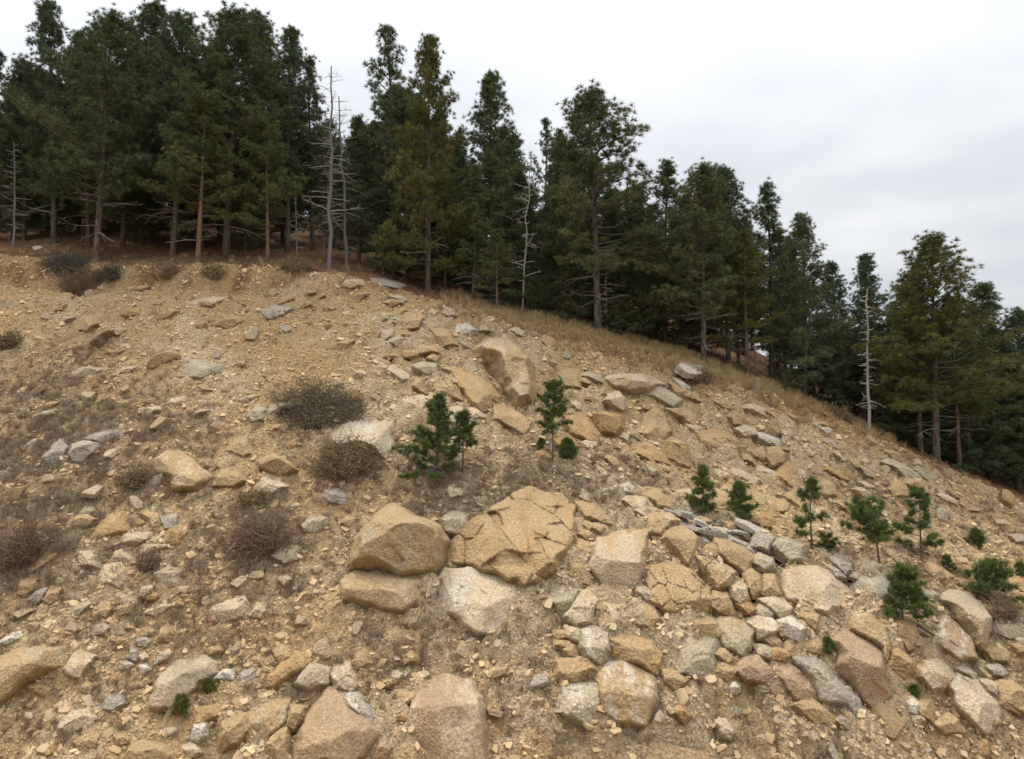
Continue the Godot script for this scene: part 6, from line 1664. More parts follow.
const PACKED = [
	{g=0,x=1.605,z=-19.599,d=Vector3(-0.077,0.325,0.943),p=[-0.134,0.297,0.263,0.08,0.316,-0.319,0.011,-0.26,-0.32,-0.063],k=0.707,f=0.75,c=[0.485,0.35,0.195]},
	{g=0,x=9.307,z=-25.573,d=Vector3(-0.273,0.267,0.924),p=[-0.496,0.026,0.02,0.473,0.529,0.104,0.34,-0.621,-0.346,-0.103],k=0.623,f=0.75,c=[0.485,0.35,0.195]},
	{g=0,x=8.391,z=-24.799,d=Vector3(-0.256,0.28,0.925),p=[0.379,0.181,0.233,-0.278,-0.118,-0.298,-0.294,-0.033,-0.334,0.285],k=0.66,f=0.75,c=[0.485,0.35,0.195]},
	{g=0,x=7.46,z=-23.151,d=Vector3(-0.245,0.303,0.921),p=[-0.355,-0.02,-0.019,0.279,0.212,0.118,0.29,-0.203,-0.104,-0.223],k=0.693,f=0.75,c=[0.49,0.33,0.165]},
	{g=0,x=7.897,z=-24.905,d=Vector3(-0.24,0.275,0.931),p=[0.219,0.215,0.121,-0.345,-0.388,0.059,0.035,0.356],k=0.542,f=0.75,c=[0.485,0.35,0.195]},
	{g=0,x=1.127,z=-17.938,d=Vector3(-0.063,0.376,0.925),p=[0.109,0.05,0.201,-0.063,-0.073,-0.098,-0.184,0.049],k=0.546,f=0.75,c=[0.485,0.35,0.195]},
	{g=0,x=5.623,z=-18.883,d=Vector3(-0.212,0.346,0.914),p=[0.008,-0.134,-0.229,0.068,-0.002,0.12,0.185,-0.035],k=0.553,f=0.75,c=[0.49,0.33,0.165]},
	{g=0,x=5.968,z=-20.764,d=Vector3(-0.212,0.319,0.924),p=[0.482,0.02,0.121,-0.535,-0.525,-0.19,-0.584,0.426,-0.015,0.36],k=0.711,f=0.75,c=[0.485,0.35,0.195]},
	{g=0,x=1.777,z=-20.287,d=Vector3(-0.077,0.308,0.948),p=[-0.269,0.294,-0.019,0.302,0.385,0.04,0.247,-0.227,-0.239,-0.086],k=0.532,f=0.75,c=[0.485,0.35,0.195]},
	{g=0,x=1.113,z=-17.691,d=Vector3(-0.062,0.385,0.921),p=[-0.145,0.069,0.051,0.064,0.155,0.036,0.148,-0.097,-0.122,0.013],k=0.652,f=0.75,c=[0.485,0.35,0.195]},
	{g=0,x=5.301,z=-20.614,d=Vector3(-0.192,0.317,0.929),p=[-0.246,-0.011,-0.03,0.205,0.173,-0.088,-0.003,-0.166],k=0.637,f=0.75,c=[0.485,0.35,0.195]},
	{g=0,x=5.018,z=-18.891,d=Vector3(-0.195,0.343,0.919),p=[-0.139,0.221,0.132,0.179,0.242,-0.283,-0.066,-0.224,-0.312,-0.078],k=0.495,f=0.75,c=[0.485,0.35,0.195]},
	{g=0,x=2.855,z=-22.607,d=Vector3(-0.084,0.272,0.959),p=[-0.029,-0.107,-0.202,0.058,0.031,0.129,0.214,-0.079],k=0.521,f=0.75,c=[0.485,0.35,0.195]},
	{g=0,x=1.999,z=-20.872,d=Vector3(-0.078,0.297,0.952),p=[-0.023,-0.123,-0.192,0.005,-0.115,0.119,0.008,0.109,0.184,-0.109],k=0.594,f=0.75,c=[0.485,0.35,0.195]},
	{g=0,x=6.439,z=-24.103,d=Vector3(-0.201,0.283,0.938),p=[0.42,0.323,0.746,-0.246,-0.126,-0.432,-0.634,-0.008,-0.285,0.589],k=0.701,f=0.75,c=[0.485,0.35,0.195]},
	{g=0,x=2.023,z=-21.23,d=Vector3(-0.075,0.29,0.954),p=[0.052,-0.132,-0.134,0.077,0.024,0.127,0.186,-0.004],k=0.628,f=0.75,c=[0.485,0.35,0.195]},
	{g=0,x=6.641,z=-23.021,d=Vector3(-0.218,0.3,0.929),p=[-0.124,-0.103,-0.304,0.094,-0.042,0.227,0.238,-0.084],k=0.596,f=0.75,c=[0.6,0.485,0.335]},
	{g=0,x=4.686,z=-17.657,d=Vector3(-0.191,0.378,0.906),p=[-0.164,0.015,-0.177,0.135,0.063,0.105,0.211,-0.05,0.12,-0.166],k=0.457,f=0.75,c=[0.485,0.35,0.195]},
	{g=0,x=2.293,z=-21.905,d=Vector3(-0.075,0.279,0.957),p=[-0.278,-0.163,-0.512,0.377,0.314,0.244,0.42,-0.382],k=0.668,f=0.75,c=[0.485,0.35,0.195]},
	{g=0,x=5.806,z=-21.714,d=Vector3(-0.199,0.308,0.93),p=[0.105,0.086,0.034,-0.161,-0.172,-0.025,-0.177,0.152],k=0.584,f=0.75,c=[0.6,0.485,0.335]},
	{g=0,x=6.306,z=-18.012,d=Vector3(-0.245,0.373,0.895),p=[-0.169,-0.009,-0.089,0.135,0.113,0.11,0.158,-0.092,-0.075,-0.12],k=0.577,f=0.75,c=[0.485,0.35,0.195]},
	{g=0,x=2.5,z=-18.375,d=Vector3(-0.104,0.358,0.928),p=[0.29,-0.308,-0.263,-0.124,-0.366,0.279,0.351,0.165],k=0.479,f=0.75,c=[0.6,0.485,0.335]},
	{g=0,x=7.748,z=-22.492,d=Vector3(-0.261,0.312,0.914),p=[0.157,0.009,0.163,-0.216,-0.147,-0.055,-0.245,0.108,0.041,0.196],k=0.481,f=0.75,c=[0.485,0.35,0.195]},
	{g=0,x=5.396,z=-22.275,d=Vector3(-0.181,0.301,0.936),p=[-0.179,0.031,0.048,0.096,0.197,0.002,0.005,-0.138],k=0.51,f=0.75,c=[0.485,0.35,0.195]},
	{g=0,x=5.142,z=-23.887,d=Vector3(-0.155,0.278,0.948),p=[-0.244,0.113,-0.008,0.214,0.36,-0.127,0.109,-0.22,-0.199,-0.126],k=0.582,f=0.75,c=[0.485,0.35,0.195]},
	{g=0,x=4.317,z=-23.53,d=Vector3(-0.125,0.274,0.954),p=[-0.169,0.351,0.438,0.262,0.527,-0.299,0.046,-0.393,-0.48,0.128],k=0.55,f=0.75,c=[0.485,0.35,0.195]},
	{g=0,x=6.718,z=-22.41,d=Vector3(-0.226,0.307,0.924),p=[0.228,0.004,0.097,-0.172,-0.081,-0.15,-0.197,0.122,-0.035,0.228],k=0.719,f=0.75,c=[0.485,0.35,0.195]},
	{g=0,x=5.753,z=-17.884,d=Vector3(-0.224,0.374,0.9),p=[-0.158,-0.072,-0.227,0.113,-0,0.124,0.18,0.048,0.057,-0.139],k=0.611,f=0.75,c=[0.5,0.415,0.295]},
	{g=0,x=2.124,z=-22.668,d=Vector3(-0.061,0.263,0.963),p=[-0.004,-0.136,-0.193,-0.004,-0.009,0.171,0.174,0.052,0.191,-0.083],k=0.428,f=0.75,c=[0.5,0.415,0.295]},
	{g=0,x=4.45,z=-18.252,d=Vector3(-0.182,0.36,0.915),p=[-0.275,-0.111,-0.23,0.278,0.257,0.131,0.334,-0.213,-0.033,-0.274],k=0.687,f=0.75,c=[0.485,0.35,0.195]},
	{g=0,x=5.985,z=-18.834,d=Vector3(-0.226,0.349,0.909),p=[0.212,-0.021,0.023,-0.144,-0.166,-0.003,-0.081,0.159,0.071,0.167],k=0.469,f=0.75,c=[0.5,0.415,0.295]},
	{g=0,x=6.206,z=-22.304,d=Vector3(-0.209,0.305,0.929),p=[0.14,0.102,0.13,-0.144,-0.051,-0.151,-0.16,0.069],k=0.632,f=0.75,c=[0.485,0.35,0.195]},
	{g=0,x=5.767,z=-24.307,d=Vector3(-0.177,0.275,0.945),p=[0.324,-0.466,-0.612,0.157,-0.083,0.319,0.26,0.234],k=0.493,f=0.75,c=[0.6,0.485,0.335]},
	{g=0,x=1.3,z=-17.549,d=Vector3(-0.071,0.389,0.919),p=[-0.013,-0.117,-0.135,-0.001,-0.061,0.142,0.129,0.062,0.108,-0.136],k=0.581,f=0.75,c=[0.485,0.35,0.195]},
	{g=0,x=4.625,z=-17.35,d=Vector3(-0.189,0.389,0.901),p=[0.277,0.008,0.074,-0.176,-0.188,-0.028,0.006,0.159],k=0.437,f=0.75,c=[0.485,0.35,0.195]},
	{g=0,x=2.1,z=-18.531,d=Vector3(-0.094,0.353,0.931),p=[-0.148,0.099,0.095,0.031,0.065,-0.11,-0.131,-0.057],k=0.626,f=0.75,c=[0.485,0.35,0.195]},
	{g=0,x=3.193,z=-18.945,d=Vector3(-0.13,0.342,0.931),p=[-0.175,0.05,-0.114,0.194,0.178,0.08,0.231,-0.129,0.029,-0.154],k=0.638,f=0.75,c=[0.5,0.415,0.295]},
	{g=0,x=6.427,z=-19.074,d=Vector3(-0.241,0.346,0.907),p=[0.109,-0.296,-0.249,-0.05,-0.432,0.121,0.065,0.232,0.266,-0.035],k=0.467,f=0.75,c=[0.6,0.485,0.335]},
	{g=0,x=1.252,z=-19.497,d=Vector3(-0.066,0.328,0.943),p=[0.155,0.126,0.208,-0.011,-0.065,-0.152,-0.195,0.13],k=0.557,f=0.75,c=[0.6,0.485,0.335]},
	{g=0,x=3.489,z=-17.064,d=Vector3(-0.144,0.402,0.904),p=[0.279,-0.012,0.014,-0.197,-0.198,-0.056,-0.255,0.168,-0.048,0.186],k=0.65,f=0.75,c=[0.485,0.35,0.195]},
	{g=0,x=2.132,z=-18.125,d=Vector3(-0.095,0.366,0.926),p=[0.12,-0.104,0.045,-0.152,-0.14,-0.016,-0.128,0.109,0.114,0.088],k=0.442,f=0.75,c=[0.485,0.35,0.195]},
	{g=0,x=2.279,z=-21.161,d=Vector3(-0.083,0.293,0.953),p=[0.089,-0.119,-0.123,-0.009,-0.046,0.148,0.186,-0.02],k=0.665,f=0.75,c=[0.485,0.35,0.195]},
	{g=0,x=1.392,z=-17.925,d=Vector3(-0.075,0.375,0.924),p=[-0.173,0.154,0.116,0.102,0.134,-0.191,-0.16,-0.073],k=0.571,f=0.75,c=[0.6,0.485,0.335]},
	{g=1,x=7.936,z=-16.997,d=Vector3(-0.314,0.415,0.854),p=[-0.259,-0.113,-0.233,0.376,0.125,0.273,0.414,0.016,0.144,-0.327],k=0.571,f=0.75,c=[0.485,0.35,0.195]},
	{g=1,x=12.176,z=-21.424,d=Vector3(-0.411,0.345,0.844),p=[0.124,0.105,0.152,-0.053,0.049,-0.186,-0.156,0.036,-0.099,0.172],k=0.643,f=0.75,c=[0.485,0.35,0.195]},
	{g=1,x=13.182,z=-22.585,d=Vector3(-0.426,0.341,0.838),p=[0.216,0.009,0.226,-0.153,-0.175,-0.109,-0.2,0.204],k=0.608,f=0.75,c=[0.49,0.33,0.165]},
	{g=1,x=12.689,z=-20.87,d=Vector3(-0.435,0.35,0.83),p=[0.232,-0.196,0.039,-0.231,-0.229,0.092,-0.128,0.229,0.178,0.011],k=0.574,f=0.75,c=[0.49,0.33,0.165]},
	{g=1,x=9.412,z=-17.174,d=Vector3(-0.363,0.413,0.836),p=[0.022,0.198,0.174,0.115,0.21,-0.099,-0.099,-0.18,-0.26,-0.058],k=0.832,f=0.75,c=[0.485,0.35,0.195]},
	{g=1,x=9.018,z=-17.359,d=Vector3(-0.348,0.405,0.846),p=[-0.112,-0.14,-0.255,0.093,0.077,0.185,0.194,0.019,0.122,-0.196],k=0.545,f=0.75,c=[0.485,0.35,0.195]},
	{g=1,x=9.471,z=-19.153,d=Vector3(-0.346,0.357,0.868),p=[0.274,0.302,0.303,-0.402,-0.289,-0.244,-0.246,0.278],k=0.764,f=0.75,c=[0.485,0.35,0.195]},
	{g=1,x=12.501,z=-19.808,d=Vector3(-0.441,0.358,0.823),p=[0.424,-0.29,-0.056,-0.317,-0.42,-0.131,-0.272,0.342,0.28,0.284],k=0.618,f=0.75,c=[0.5,0.415,0.295]},
	{g=1,x=12.456,z=-20.36,d=Vector3(-0.433,0.353,0.829),p=[-0.041,-0.174,-0.193,-0.011,0.017,0.182,0.17,-0.04],k=0.774,f=0.75,c=[0.485,0.35,0.195]},
	{g=1,x=8.706,z=-17.141,d=Vector3(-0.339,0.412,0.846),p=[0.116,0.063,0.142,0.008,-0.048,-0.11,-0.093,0.085],k=0.818,f=0.75,c=[0.5,0.415,0.295]},
	{g=1,x=11.763,z=-21.86,d=Vector3(-0.391,0.34,0.855),p=[-0.052,0.351,0.452,-0.081,0.087,-0.396,-0.397,-0.029],k=0.626,f=0.75,c=[0.485,0.35,0.195]},
	{g=1,x=14.058,z=-22.072,d=Vector3(-0.455,0.35,0.819),p=[0.193,0.016,0.181,-0.263,-0.236,-0.105,-0.157,0.245,0.063,0.174],k=0.657,f=0.75,c=[0.49,0.33,0.165]},
	{g=1,x=8.88,z=-17.798,d=Vector3(-0.339,0.389,0.856),p=[-0.003,0.134,0.119,0.045,0.055,-0.097,-0.146,-0.01],k=0.699,f=0.75,c=[0.485,0.35,0.195]},
	{g=1,x=9.708,z=-21.292,d=Vector3(-0.334,0.333,0.882),p=[0.405,-0.35,-0.039,-0.29,-0.497,0.032,0.007,0.316,0.336,0.052],k=0.791,f=0.75,c=[0.6,0.485,0.335]},
	{g=1,x=6.385,z=-16.826,d=Vector3(-0.257,0.416,0.872),p=[-0.077,0.43,0.413,-0.022,0.166,-0.307,-0.405,0.147],k=0.753,f=0.75,c=[0.485,0.35,0.195]},
	{g=1,x=9.878,z=-20.075,d=Vector3(-0.35,0.345,0.871),p=[-0.189,-0.029,-0.118,0.111,0.189,-0.022,0.161,-0.141],k=0.73,f=0.75,c=[0.485,0.35,0.195]},
	{g=1,x=11.381,z=-18.022,d=Vector3(-0.415,0.391,0.822),p=[0.124,-0.375,-0.339,-0.294,-0.407,0.163,-0.074,0.375,0.502,-0.072],k=0.774,f=0.75,c=[0.485,0.35,0.195]},
	{g=1,x=9.881,z=-19.14,d=Vector3(-0.359,0.359,0.861),p=[0.112,0.018,0.116,-0.105,-0.138,-0.003,-0.1,0.085],k=0.779,f=0.75,c=[0.5,0.415,0.295]},
	{g=1,x=9.312,z=-18.695,d=Vector3(-0.345,0.366,0.864),p=[0.017,-0.111,-0.129,0.099,-0.046,0.113,0.13,-0.054],k=0.712,f=0.75,c=[0.485,0.35,0.195]},
	{g=1,x=7.082,z=-18.895,d=Vector3(-0.267,0.353,0.897),p=[-0.106,0.239,0.226,0.065,0.116,-0.263,-0.198,0.003],k=0.728,f=0.75,c=[0.485,0.35,0.195]},
	{g=1,x=10.007,z=-19.664,d=Vector3(-0.358,0.351,0.865),p=[-0.057,-0.118,-0.14,0.015,0.006,0.117,0.092,0.08,0.156,-0.078],k=0.551,f=0.75,c=[0.6,0.485,0.335]},
	{g=1,x=7.042,z=-16.867,d=Vector3(-0.282,0.417,0.864),p=[-0.193,-0.032,-0.056,0.123,0.131,0.04,0.04,-0.167],k=0.654,f=0.75,c=[0.5,0.415,0.295]},
	{g=1,x=13.785,z=-22.435,d=Vector3(-0.443,0.346,0.827),p=[-0.26,-0.11,-0.28,0.25,0.41,0.011,-0.07,-0.358],k=0.51,f=0.75,c=[0.485,0.35,0.195]},
	{g=1,x=11.562,z=-18.928,d=Vector3(-0.413,0.37,0.832),p=[-0.088,-0.129,-0.213,0.044,-0.073,0.178,0.264,0.102,0.212,-0.112],k=0.601,f=0.75,c=[0.485,0.35,0.195]},
	{g=1,x=9.966,z=-18.892,d=Vector3(-0.364,0.364,0.857),p=[-0.041,0.17,0.2,-0.057,0.105,-0.098,-0.161,-0.034],k=0.537,f=0.75,c=[0.485,0.35,0.195]},
	{g=1,x=10.899,z=-20.533,d=Vector3(-0.377,0.345,0.86),p=[0.197,-0.006,0.082,-0.155,-0.141,-0.11,-0.174,0.011,-0.006,0.118],k=0.755,f=0.75,c=[0.5,0.415,0.295]},
	{g=1,x=6.895,z=-18.174,d=Vector3(-0.266,0.37,0.89),p=[0.148,0.195,0.298,-0.145,-0.246,-0.073,-0.329,0.034],k=0.648,f=0.75,c=[0.485,0.35,0.195]},
	{g=1,x=13.314,z=-21.355,d=Vector3(-0.445,0.35,0.824),p=[0.226,-0.044,-0.137,-0.024,-0.09,0.157,0.167,0.074],k=0.647,f=0.75,c=[0.485,0.35,0.195]},
	{g=1,x=8.986,z=-20.631,d=Vector3(-0.318,0.335,0.887),p=[-0.141,-0.037,-0.158,0.073,0.037,0.085,0.082,-0.112],k=0.703,f=0.75,c=[0.5,0.415,0.295]},
	{g=1,x=8.348,z=-19.6,d=Vector3(-0.305,0.345,0.888),p=[0.205,-0.09,0.094,-0.131,-0.139,-0.053,-0.078,0.144,0.063,0.091],k=0.634,f=0.75,c=[0.485,0.35,0.195]},
	{g=2,x=1.142,z=-26.48,d=Vector3(0.008,0.17,0.985),p=[-0.239,-0.15,-0.353,0.209,0.142,0.214,0.285,-0.315],k=0.536,f=0.75,c=[0.485,0.35,0.195]},
	{g=2,x=-4.481,z=-29.511,d=Vector3(0.167,0.069,0.984),p=[0.332,0.154,0.079,-0.187,-0.352,-0.029,0.159,0.188],k=0.775,f=0.75,c=[0.5,0.415,0.295]},
	{g=2,x=-1.782,z=-25.771,d=Vector3(0.079,0.158,0.984),p=[-0.658,0.252,0.079,0.388,0.421,0.012,0.176,-0.373,-0.354,-0.139],k=0.783,f=0.75,c=[0.6,0.485,0.335]},
	{g=2,x=-0.032,z=-26.289,d=Vector3(0.046,0.16,0.986),p=[-0.547,-0.119,-0.553,0.58,-0.009,0.436,0.691,-0.17,0.408,-0.618],k=0.493,f=0.75,c=[0.485,0.35,0.195]},
	{g=2,x=-4.625,z=-27.8,d=Vector3(0.175,0.1,0.979),p=[-0.18,0.079,0.048,0.163,0.26,-0.077,0.069,-0.19,-0.287,-0.152],k=0.579,f=0.75,c=[0.6,0.485,0.335]},
	{g=2,x=-1.133,z=-31.398,d=Vector3(0.064,0.06,0.996),p=[0.016,0.205,0.209,-0.037,-0.155,-0.049,-0.173,0.097],k=0.712,f=0.75,c=[0.5,0.415,0.295]},
	{g=2,x=1.353,z=-27.623,d=Vector3(0.005,0.146,0.989),p=[0.084,-0.19,-0.348,0.138,-0.015,0.233,0.335,-0.073],k=0.723,f=0.75,c=[0.485,0.35,0.195]},
	{g=2,x=-2.514,z=-26.32,d=Vector3(0.104,0.143,0.984),p=[-0.375,-0.01,-0.198,0.43,0.314,0.099,0.204,-0.296],k=0.791,f=0.75,c=[0.5,0.415,0.295]},
	{g=2,x=0.281,z=-31.778,d=Vector3(0.024,0.058,0.998),p=[-0.108,-0.099,-0.313,0.081,-0.117,0.222,0.186,-0.013,0.175,-0.184],k=0.749,f=0.75,c=[0.6,0.485,0.335]},
	{g=2,x=1.077,z=-28.644,d=Vector3(0.014,0.12,0.993),p=[-0.325,0.27,0.267,0.082,0.342,-0.459,0.018,-0.405,-0.521,0.147],k=0.812,f=0.75,c=[0.485,0.35,0.195]},
	{g=2,x=-2.931,z=-28.914,d=Vector3(0.116,0.091,0.989),p=[-0.044,0.196,0.184,0.04,0.099,-0.163,-0.209,-0.02],k=0.716,f=0.75,c=[0.485,0.35,0.195]},
	{g=2,x=1.458,z=-31.622,d=Vector3(-0.011,0.063,0.998),p=[0.003,0.338,0.464,-0.184,0.022,-0.347,-0.413,0.064],k=0.75,f=0.75,c=[0.485,0.35,0.195]},
	{g=2,x=-2.621,z=-30.466,d=Vector3(0.105,0.066,0.992),p=[0.653,-0.343,-0.239,-0.49,-0.565,0.364,0.444,0.254],k=0.662,f=0.75,c=[0.485,0.35,0.195]},
	{g=2,x=-4.844,z=-29.748,d=Vector3(0.178,0.063,0.982),p=[-0.167,-0.336,-0.126,0.182,0.267,0.276,0.236,-0.061],k=0.532,f=0.75,c=[0.5,0.415,0.295]},
	{g=2,x=-3.9,z=-31.179,d=Vector3(0.146,0.047,0.988),p=[0.498,0.39,0.117,-0.4,-0.604,-0.449,-0.339,0.416],k=0.765,f=0.75,c=[0.485,0.35,0.195]},
	{g=2,x=-3.785,z=-28.943,d=Vector3(0.145,0.084,0.986),p=[-0.188,-0.176,-0.233,0.026,0.413,0.163,0.242,-0.117],k=0.785,f=0.75,c=[0.485,0.35,0.195]},
	{g=2,x=-3.306,z=-26.126,d=Vector3(0.132,0.142,0.981),p=[-0.505,-0.198,-0.592,0.089,0.287,0.404,0.542,0.083,0.1,-0.449],k=0.781,f=0.75,c=[0.6,0.485,0.335]},
	{g=2,x=2.188,z=-29.743,d=Vector3(-0.023,0.103,0.994),p=[-0.557,0.365,0.419,0.32,0.347,-0.468,-0.177,-0.384],k=0.8,f=0.75,c=[0.485,0.35,0.195]},
	{g=3,x=7.15,z=-26.294,d=Vector3(-0.204,0.235,0.95),p=[-0.323,0.247,0.061,0.085,0.225,-0.201,-0.221,-0.005],k=0.698,f=0.75,c=[0.6,0.485,0.335]},
	{g=3,x=4.34,z=-27.618,d=Vector3(-0.086,0.175,0.981),p=[0.036,0.09,0.33,-0.199,0.115,-0.177,-0.221,0.047,-0.165,0.214],k=0.748,f=0.75,c=[0.485,0.35,0.195]},
	{g=3,x=3.206,z=-30.075,d=Vector3(-0.056,0.1,0.993),p=[-0.269,0.193,0.193,0.066,0.29,-0.184,0.01,-0.15,-0.495,0.124],k=0.515,f=0.75,c=[0.5,0.415,0.295]},
	{g=3,x=9.986,z=-29.877,d=Vector3(-0.25,0.136,0.959),p=[0.059,0.184,0.652,-0.141,0.108,-0.274,-0.475,0.316],k=0.74,f=0.75,c=[0.49,0.33,0.165]},
	{g=3,x=10.113,z=-28.302,d=Vector3(-0.267,0.185,0.946),p=[0.094,0.21,0.558,-0.25,0.244,-0.231,-0.449,0.177],k=0.556,f=0.75,c=[0.485,0.35,0.195]},
	{g=3,x=6.392,z=-29.02,d=Vector3(-0.165,0.145,0.976),p=[-0.587,0.357,-0.466,0.342,0.041,0.361,0.808,-0.258,0.379,-0.361],k=0.496,f=0.75,c=[0.485,0.35,0.195]},
	{g=3,x=2.294,z=-23.987,d=Vector3(-0.048,0.239,0.97),p=[-0.148,0.196,0.159,-0.053,0.151,-0.164,-0.117,-0.039,-0.232,0.107],k=0.58,f=0.75,c=[0.5,0.415,0.295]},
	{g=3,x=7.801,z=-26.489,d=Vector3(-0.221,0.233,0.947),p=[-0.293,0.251,0.537,-0.151,0.297,-0.34,-0.37,-0.003],k=0.757,f=0.75,c=[0.6,0.485,0.335]},
	{g=3,x=6.559,z=-30.231,d=Vector3(-0.164,0.109,0.98),p=[-0.396,0.358,0.14,0.124,0.312,-0.27,-0.155,-0.224],k=0.811,f=0.75,c=[0.485,0.35,0.195]},
	{g=3,x=3.168,z=-25.344,d=Vector3(-0.06,0.221,0.973),p=[0.106,0.128,0.562,-0.277,0.097,-0.248,-0.393,0.2,-0.281,0.343],k=0.649,f=0.75,c=[0.485,0.35,0.195]},
	{g=3,x=10.412,z=-27.445,d=Vector3(-0.282,0.215,0.935),p=[-0.131,-0.1,-0.221,0.216,-0.023,0.12,0.185,-0.076,0.129,-0.199],k=0.606,f=0.75,c=[0.485,0.35,0.195]},
	{g=3,x=5.104,z=-25.988,d=Vector3(-0.132,0.233,0.964),p=[0.198,-0.102,-0.028,-0.083,-0.177,0.099,0.059,0.085],k=0.827,f=0.75,c=[0.485,0.35,0.195]},
	{g=3,x=10.753,z=-29.94,d=Vector3(-0.266,0.14,0.954),p=[0.323,-0.213,0.069,-0.144,-0.298,0.193,0.034,0.107],k=0.702,f=0.75,c=[0.485,0.35,0.195]},
	{g=3,x=6.649,z=-28.599,d=Vector3(-0.175,0.159,0.972),p=[-0.065,0.148,0.207,-0.022,0.094,-0.186,-0.232,0.076],k=0.763,f=0.75,c=[0.6,0.485,0.335]},
	{g=3,x=4.769,z=-26.874,d=Vector3(-0.109,0.203,0.973),p=[-0.572,-0.003,-0.624,0.404,0.3,0.221,0.716,-0.477,-0.051,-0.346],k=0.673,f=0.75,c=[0.49,0.33,0.165]},
	{g=3,x=6.949,z=-30.055,d=Vector3(-0.175,0.116,0.978),p=[0.283,-0.16,-0.233,-0.05,-0.424,0.184,0.163,0.109],k=0.736,f=0.75,c=[0.485,0.35,0.195]},
	{g=3,x=5.773,z=-29.775,d=Vector3(-0.145,0.119,0.982),p=[0.688,-0.036,0.353,-0.324,-0.814,0.352,-0.165,0.523],k=0.536,f=0.75,c=[0.5,0.415,0.295]},
	{g=3,x=8.077,z=-29.959,d=Vector3(-0.204,0.124,0.971),p=[-0.289,0.255,0.239,-0.013,0.456,-0.247,0.002,-0.191,-0.315,0.076],k=0.703,f=0.75,c=[0.485,0.35,0.195]},
	{g=3,x=11.104,z=-29.481,d=Vector3(-0.278,0.154,0.948),p=[0.264,-0.206,-0.06,-0.082,-0.232,-0.005,-0.179,0.192,0.138,-0.014],k=0.69,f=0.75,c=[0.485,0.35,0.195]},
	{g=3,x=2.391,z=-28.187,d=Vector3(-0.024,0.141,0.99),p=[-0.068,0.173,0.306,-0.171,-0.054,-0.135,-0.248,0.131],k=0.533,f=0.75,c=[0.6,0.485,0.335]},
	{g=3,x=1.704,z=-25.657,d=Vector3(-0.014,0.196,0.981),p=[-0.535,0.441,0.328,0.085,0.564,-0.479,-0.243,-0.164],k=0.79,f=0.75,c=[0.49,0.33,0.165]},
	{g=3,x=2.05,z=-24.777,d=Vector3(-0.032,0.219,0.975),p=[-0.383,0.18,-0.312,0.245,0.187,0.09,0.512,-0.084,0.104,-0.226],k=0.596,f=0.75,c=[0.485,0.35,0.195]},
	{g=3,x=10.235,z=-29.111,d=Vector3(-0.263,0.16,0.952),p=[-0.189,-0.049,-0.17,0.107,0.054,0.063,0.121,-0.192],k=0.822,f=0.75,c=[0.6,0.485,0.335]},
	{g=3,x=7.694,z=-30.262,d=Vector3(-0.193,0.114,0.975),p=[-0.261,0.071,-0.254,0.145,0.023,0.141,0.262,-0.168,0.085,-0.213],k=0.77,f=0.75,c=[0.485,0.35,0.195]},
	{g=3,x=8.439,z=-29.335,d=Vector3(-0.218,0.144,0.965),p=[-0.087,-0.215,-0.423,0.355,0.087,0.217,0.492,-0.237],k=0.686,f=0.75,c=[0.485,0.35,0.195]},
	{g=3,x=1.794,z=-28.111,d=Vector3(-0.008,0.138,0.99),p=[-0.456,0.372,0.03,0.255,0.403,-0.048,0.172,-0.218,-0.33,-0.068],k=0.67,f=0.75,c=[0.485,0.35,0.195]},
	{g=3,x=2.783,z=-29.696,d=Vector3(-0.041,0.107,0.993),p=[0.165,-0.113,-0.104,-0.023,-0.314,0.117,-0.048,0.135,0.22,-0.058],k=0.547,f=0.75,c=[0.485,0.35,0.195]},
	{g=3,x=9.387,z=-29.896,d=Vector3(-0.236,0.133,0.963),p=[-0.223,0.292,0.497,-0.015,0.364,-0.228,-0.548,0.131],k=0.737,f=0.75,c=[0.6,0.485,0.335]},
	{g=3,x=8.333,z=-27.483,d=Vector3(-0.228,0.203,0.952),p=[-0.157,-0.032,-0.197,0.18,-0.008,0.16,0.274,-0.238,0.109,-0.15],k=0.561,f=0.75,c=[0.485,0.35,0.195]},
	{g=3,x=2.855,z=-24.356,d=Vector3(-0.06,0.239,0.969),p=[-0.009,-0.104,-0.199,0.01,-0.15,0.118,0.005,0.101,0.172,-0.154],k=0.526,f=0.75,c=[0.5,0.415,0.295]},
	{g=3,x=4.5,z=-25.483,d=Vector3(-0.105,0.237,0.966),p=[0.199,0.041,0.018,-0.103,-0.251,0.099,-0.184,0.173],k=0.694,f=0.75,c=[0.6,0.485,0.335]},
	{g=3,x=11.173,z=-27.64,d=Vector3(-0.298,0.212,0.931),p=[0.502,-0.243,-0.346,0.072,-0.191,0.315,0.589,-0.227],k=0.729,f=0.75,c=[0.49,0.33,0.165]},
	{g=4,x=-6.132,z=-17.574,d=Vector3(0.275,0.378,0.884),p=[0.068,0.141,0.12,-0.081,-0.101,-0.137,-0.16,0.039],k=0.78,f=0.75,c=[0.5,0.415,0.295]},
	{g=4,x=-5.625,z=-16.489,d=Vector3(0.262,0.423,0.867),p=[0.059,0.154,0.191,-0.104,-0.049,-0.13,-0.144,0.062],k=0.55,f=0.75,c=[0.485,0.35,0.195]},
	{g=4,x=-5.572,z=-17.361,d=Vector3(0.254,0.389,0.885),p=[-0.129,0.1,0.15,0.123,0.146,0.006,-0.075,-0.082],k=0.615,f=0.75,c=[0.485,0.35,0.195]},
	{g=4,x=-6.307,z=-16.282,d=Vector3(0.291,0.428,0.856),p=[-0.385,0.152,0.397,0.117,0.445,0.03,-0.324,-0.273],k=0.636,f=0.75,c=[0.49,0.33,0.165]},
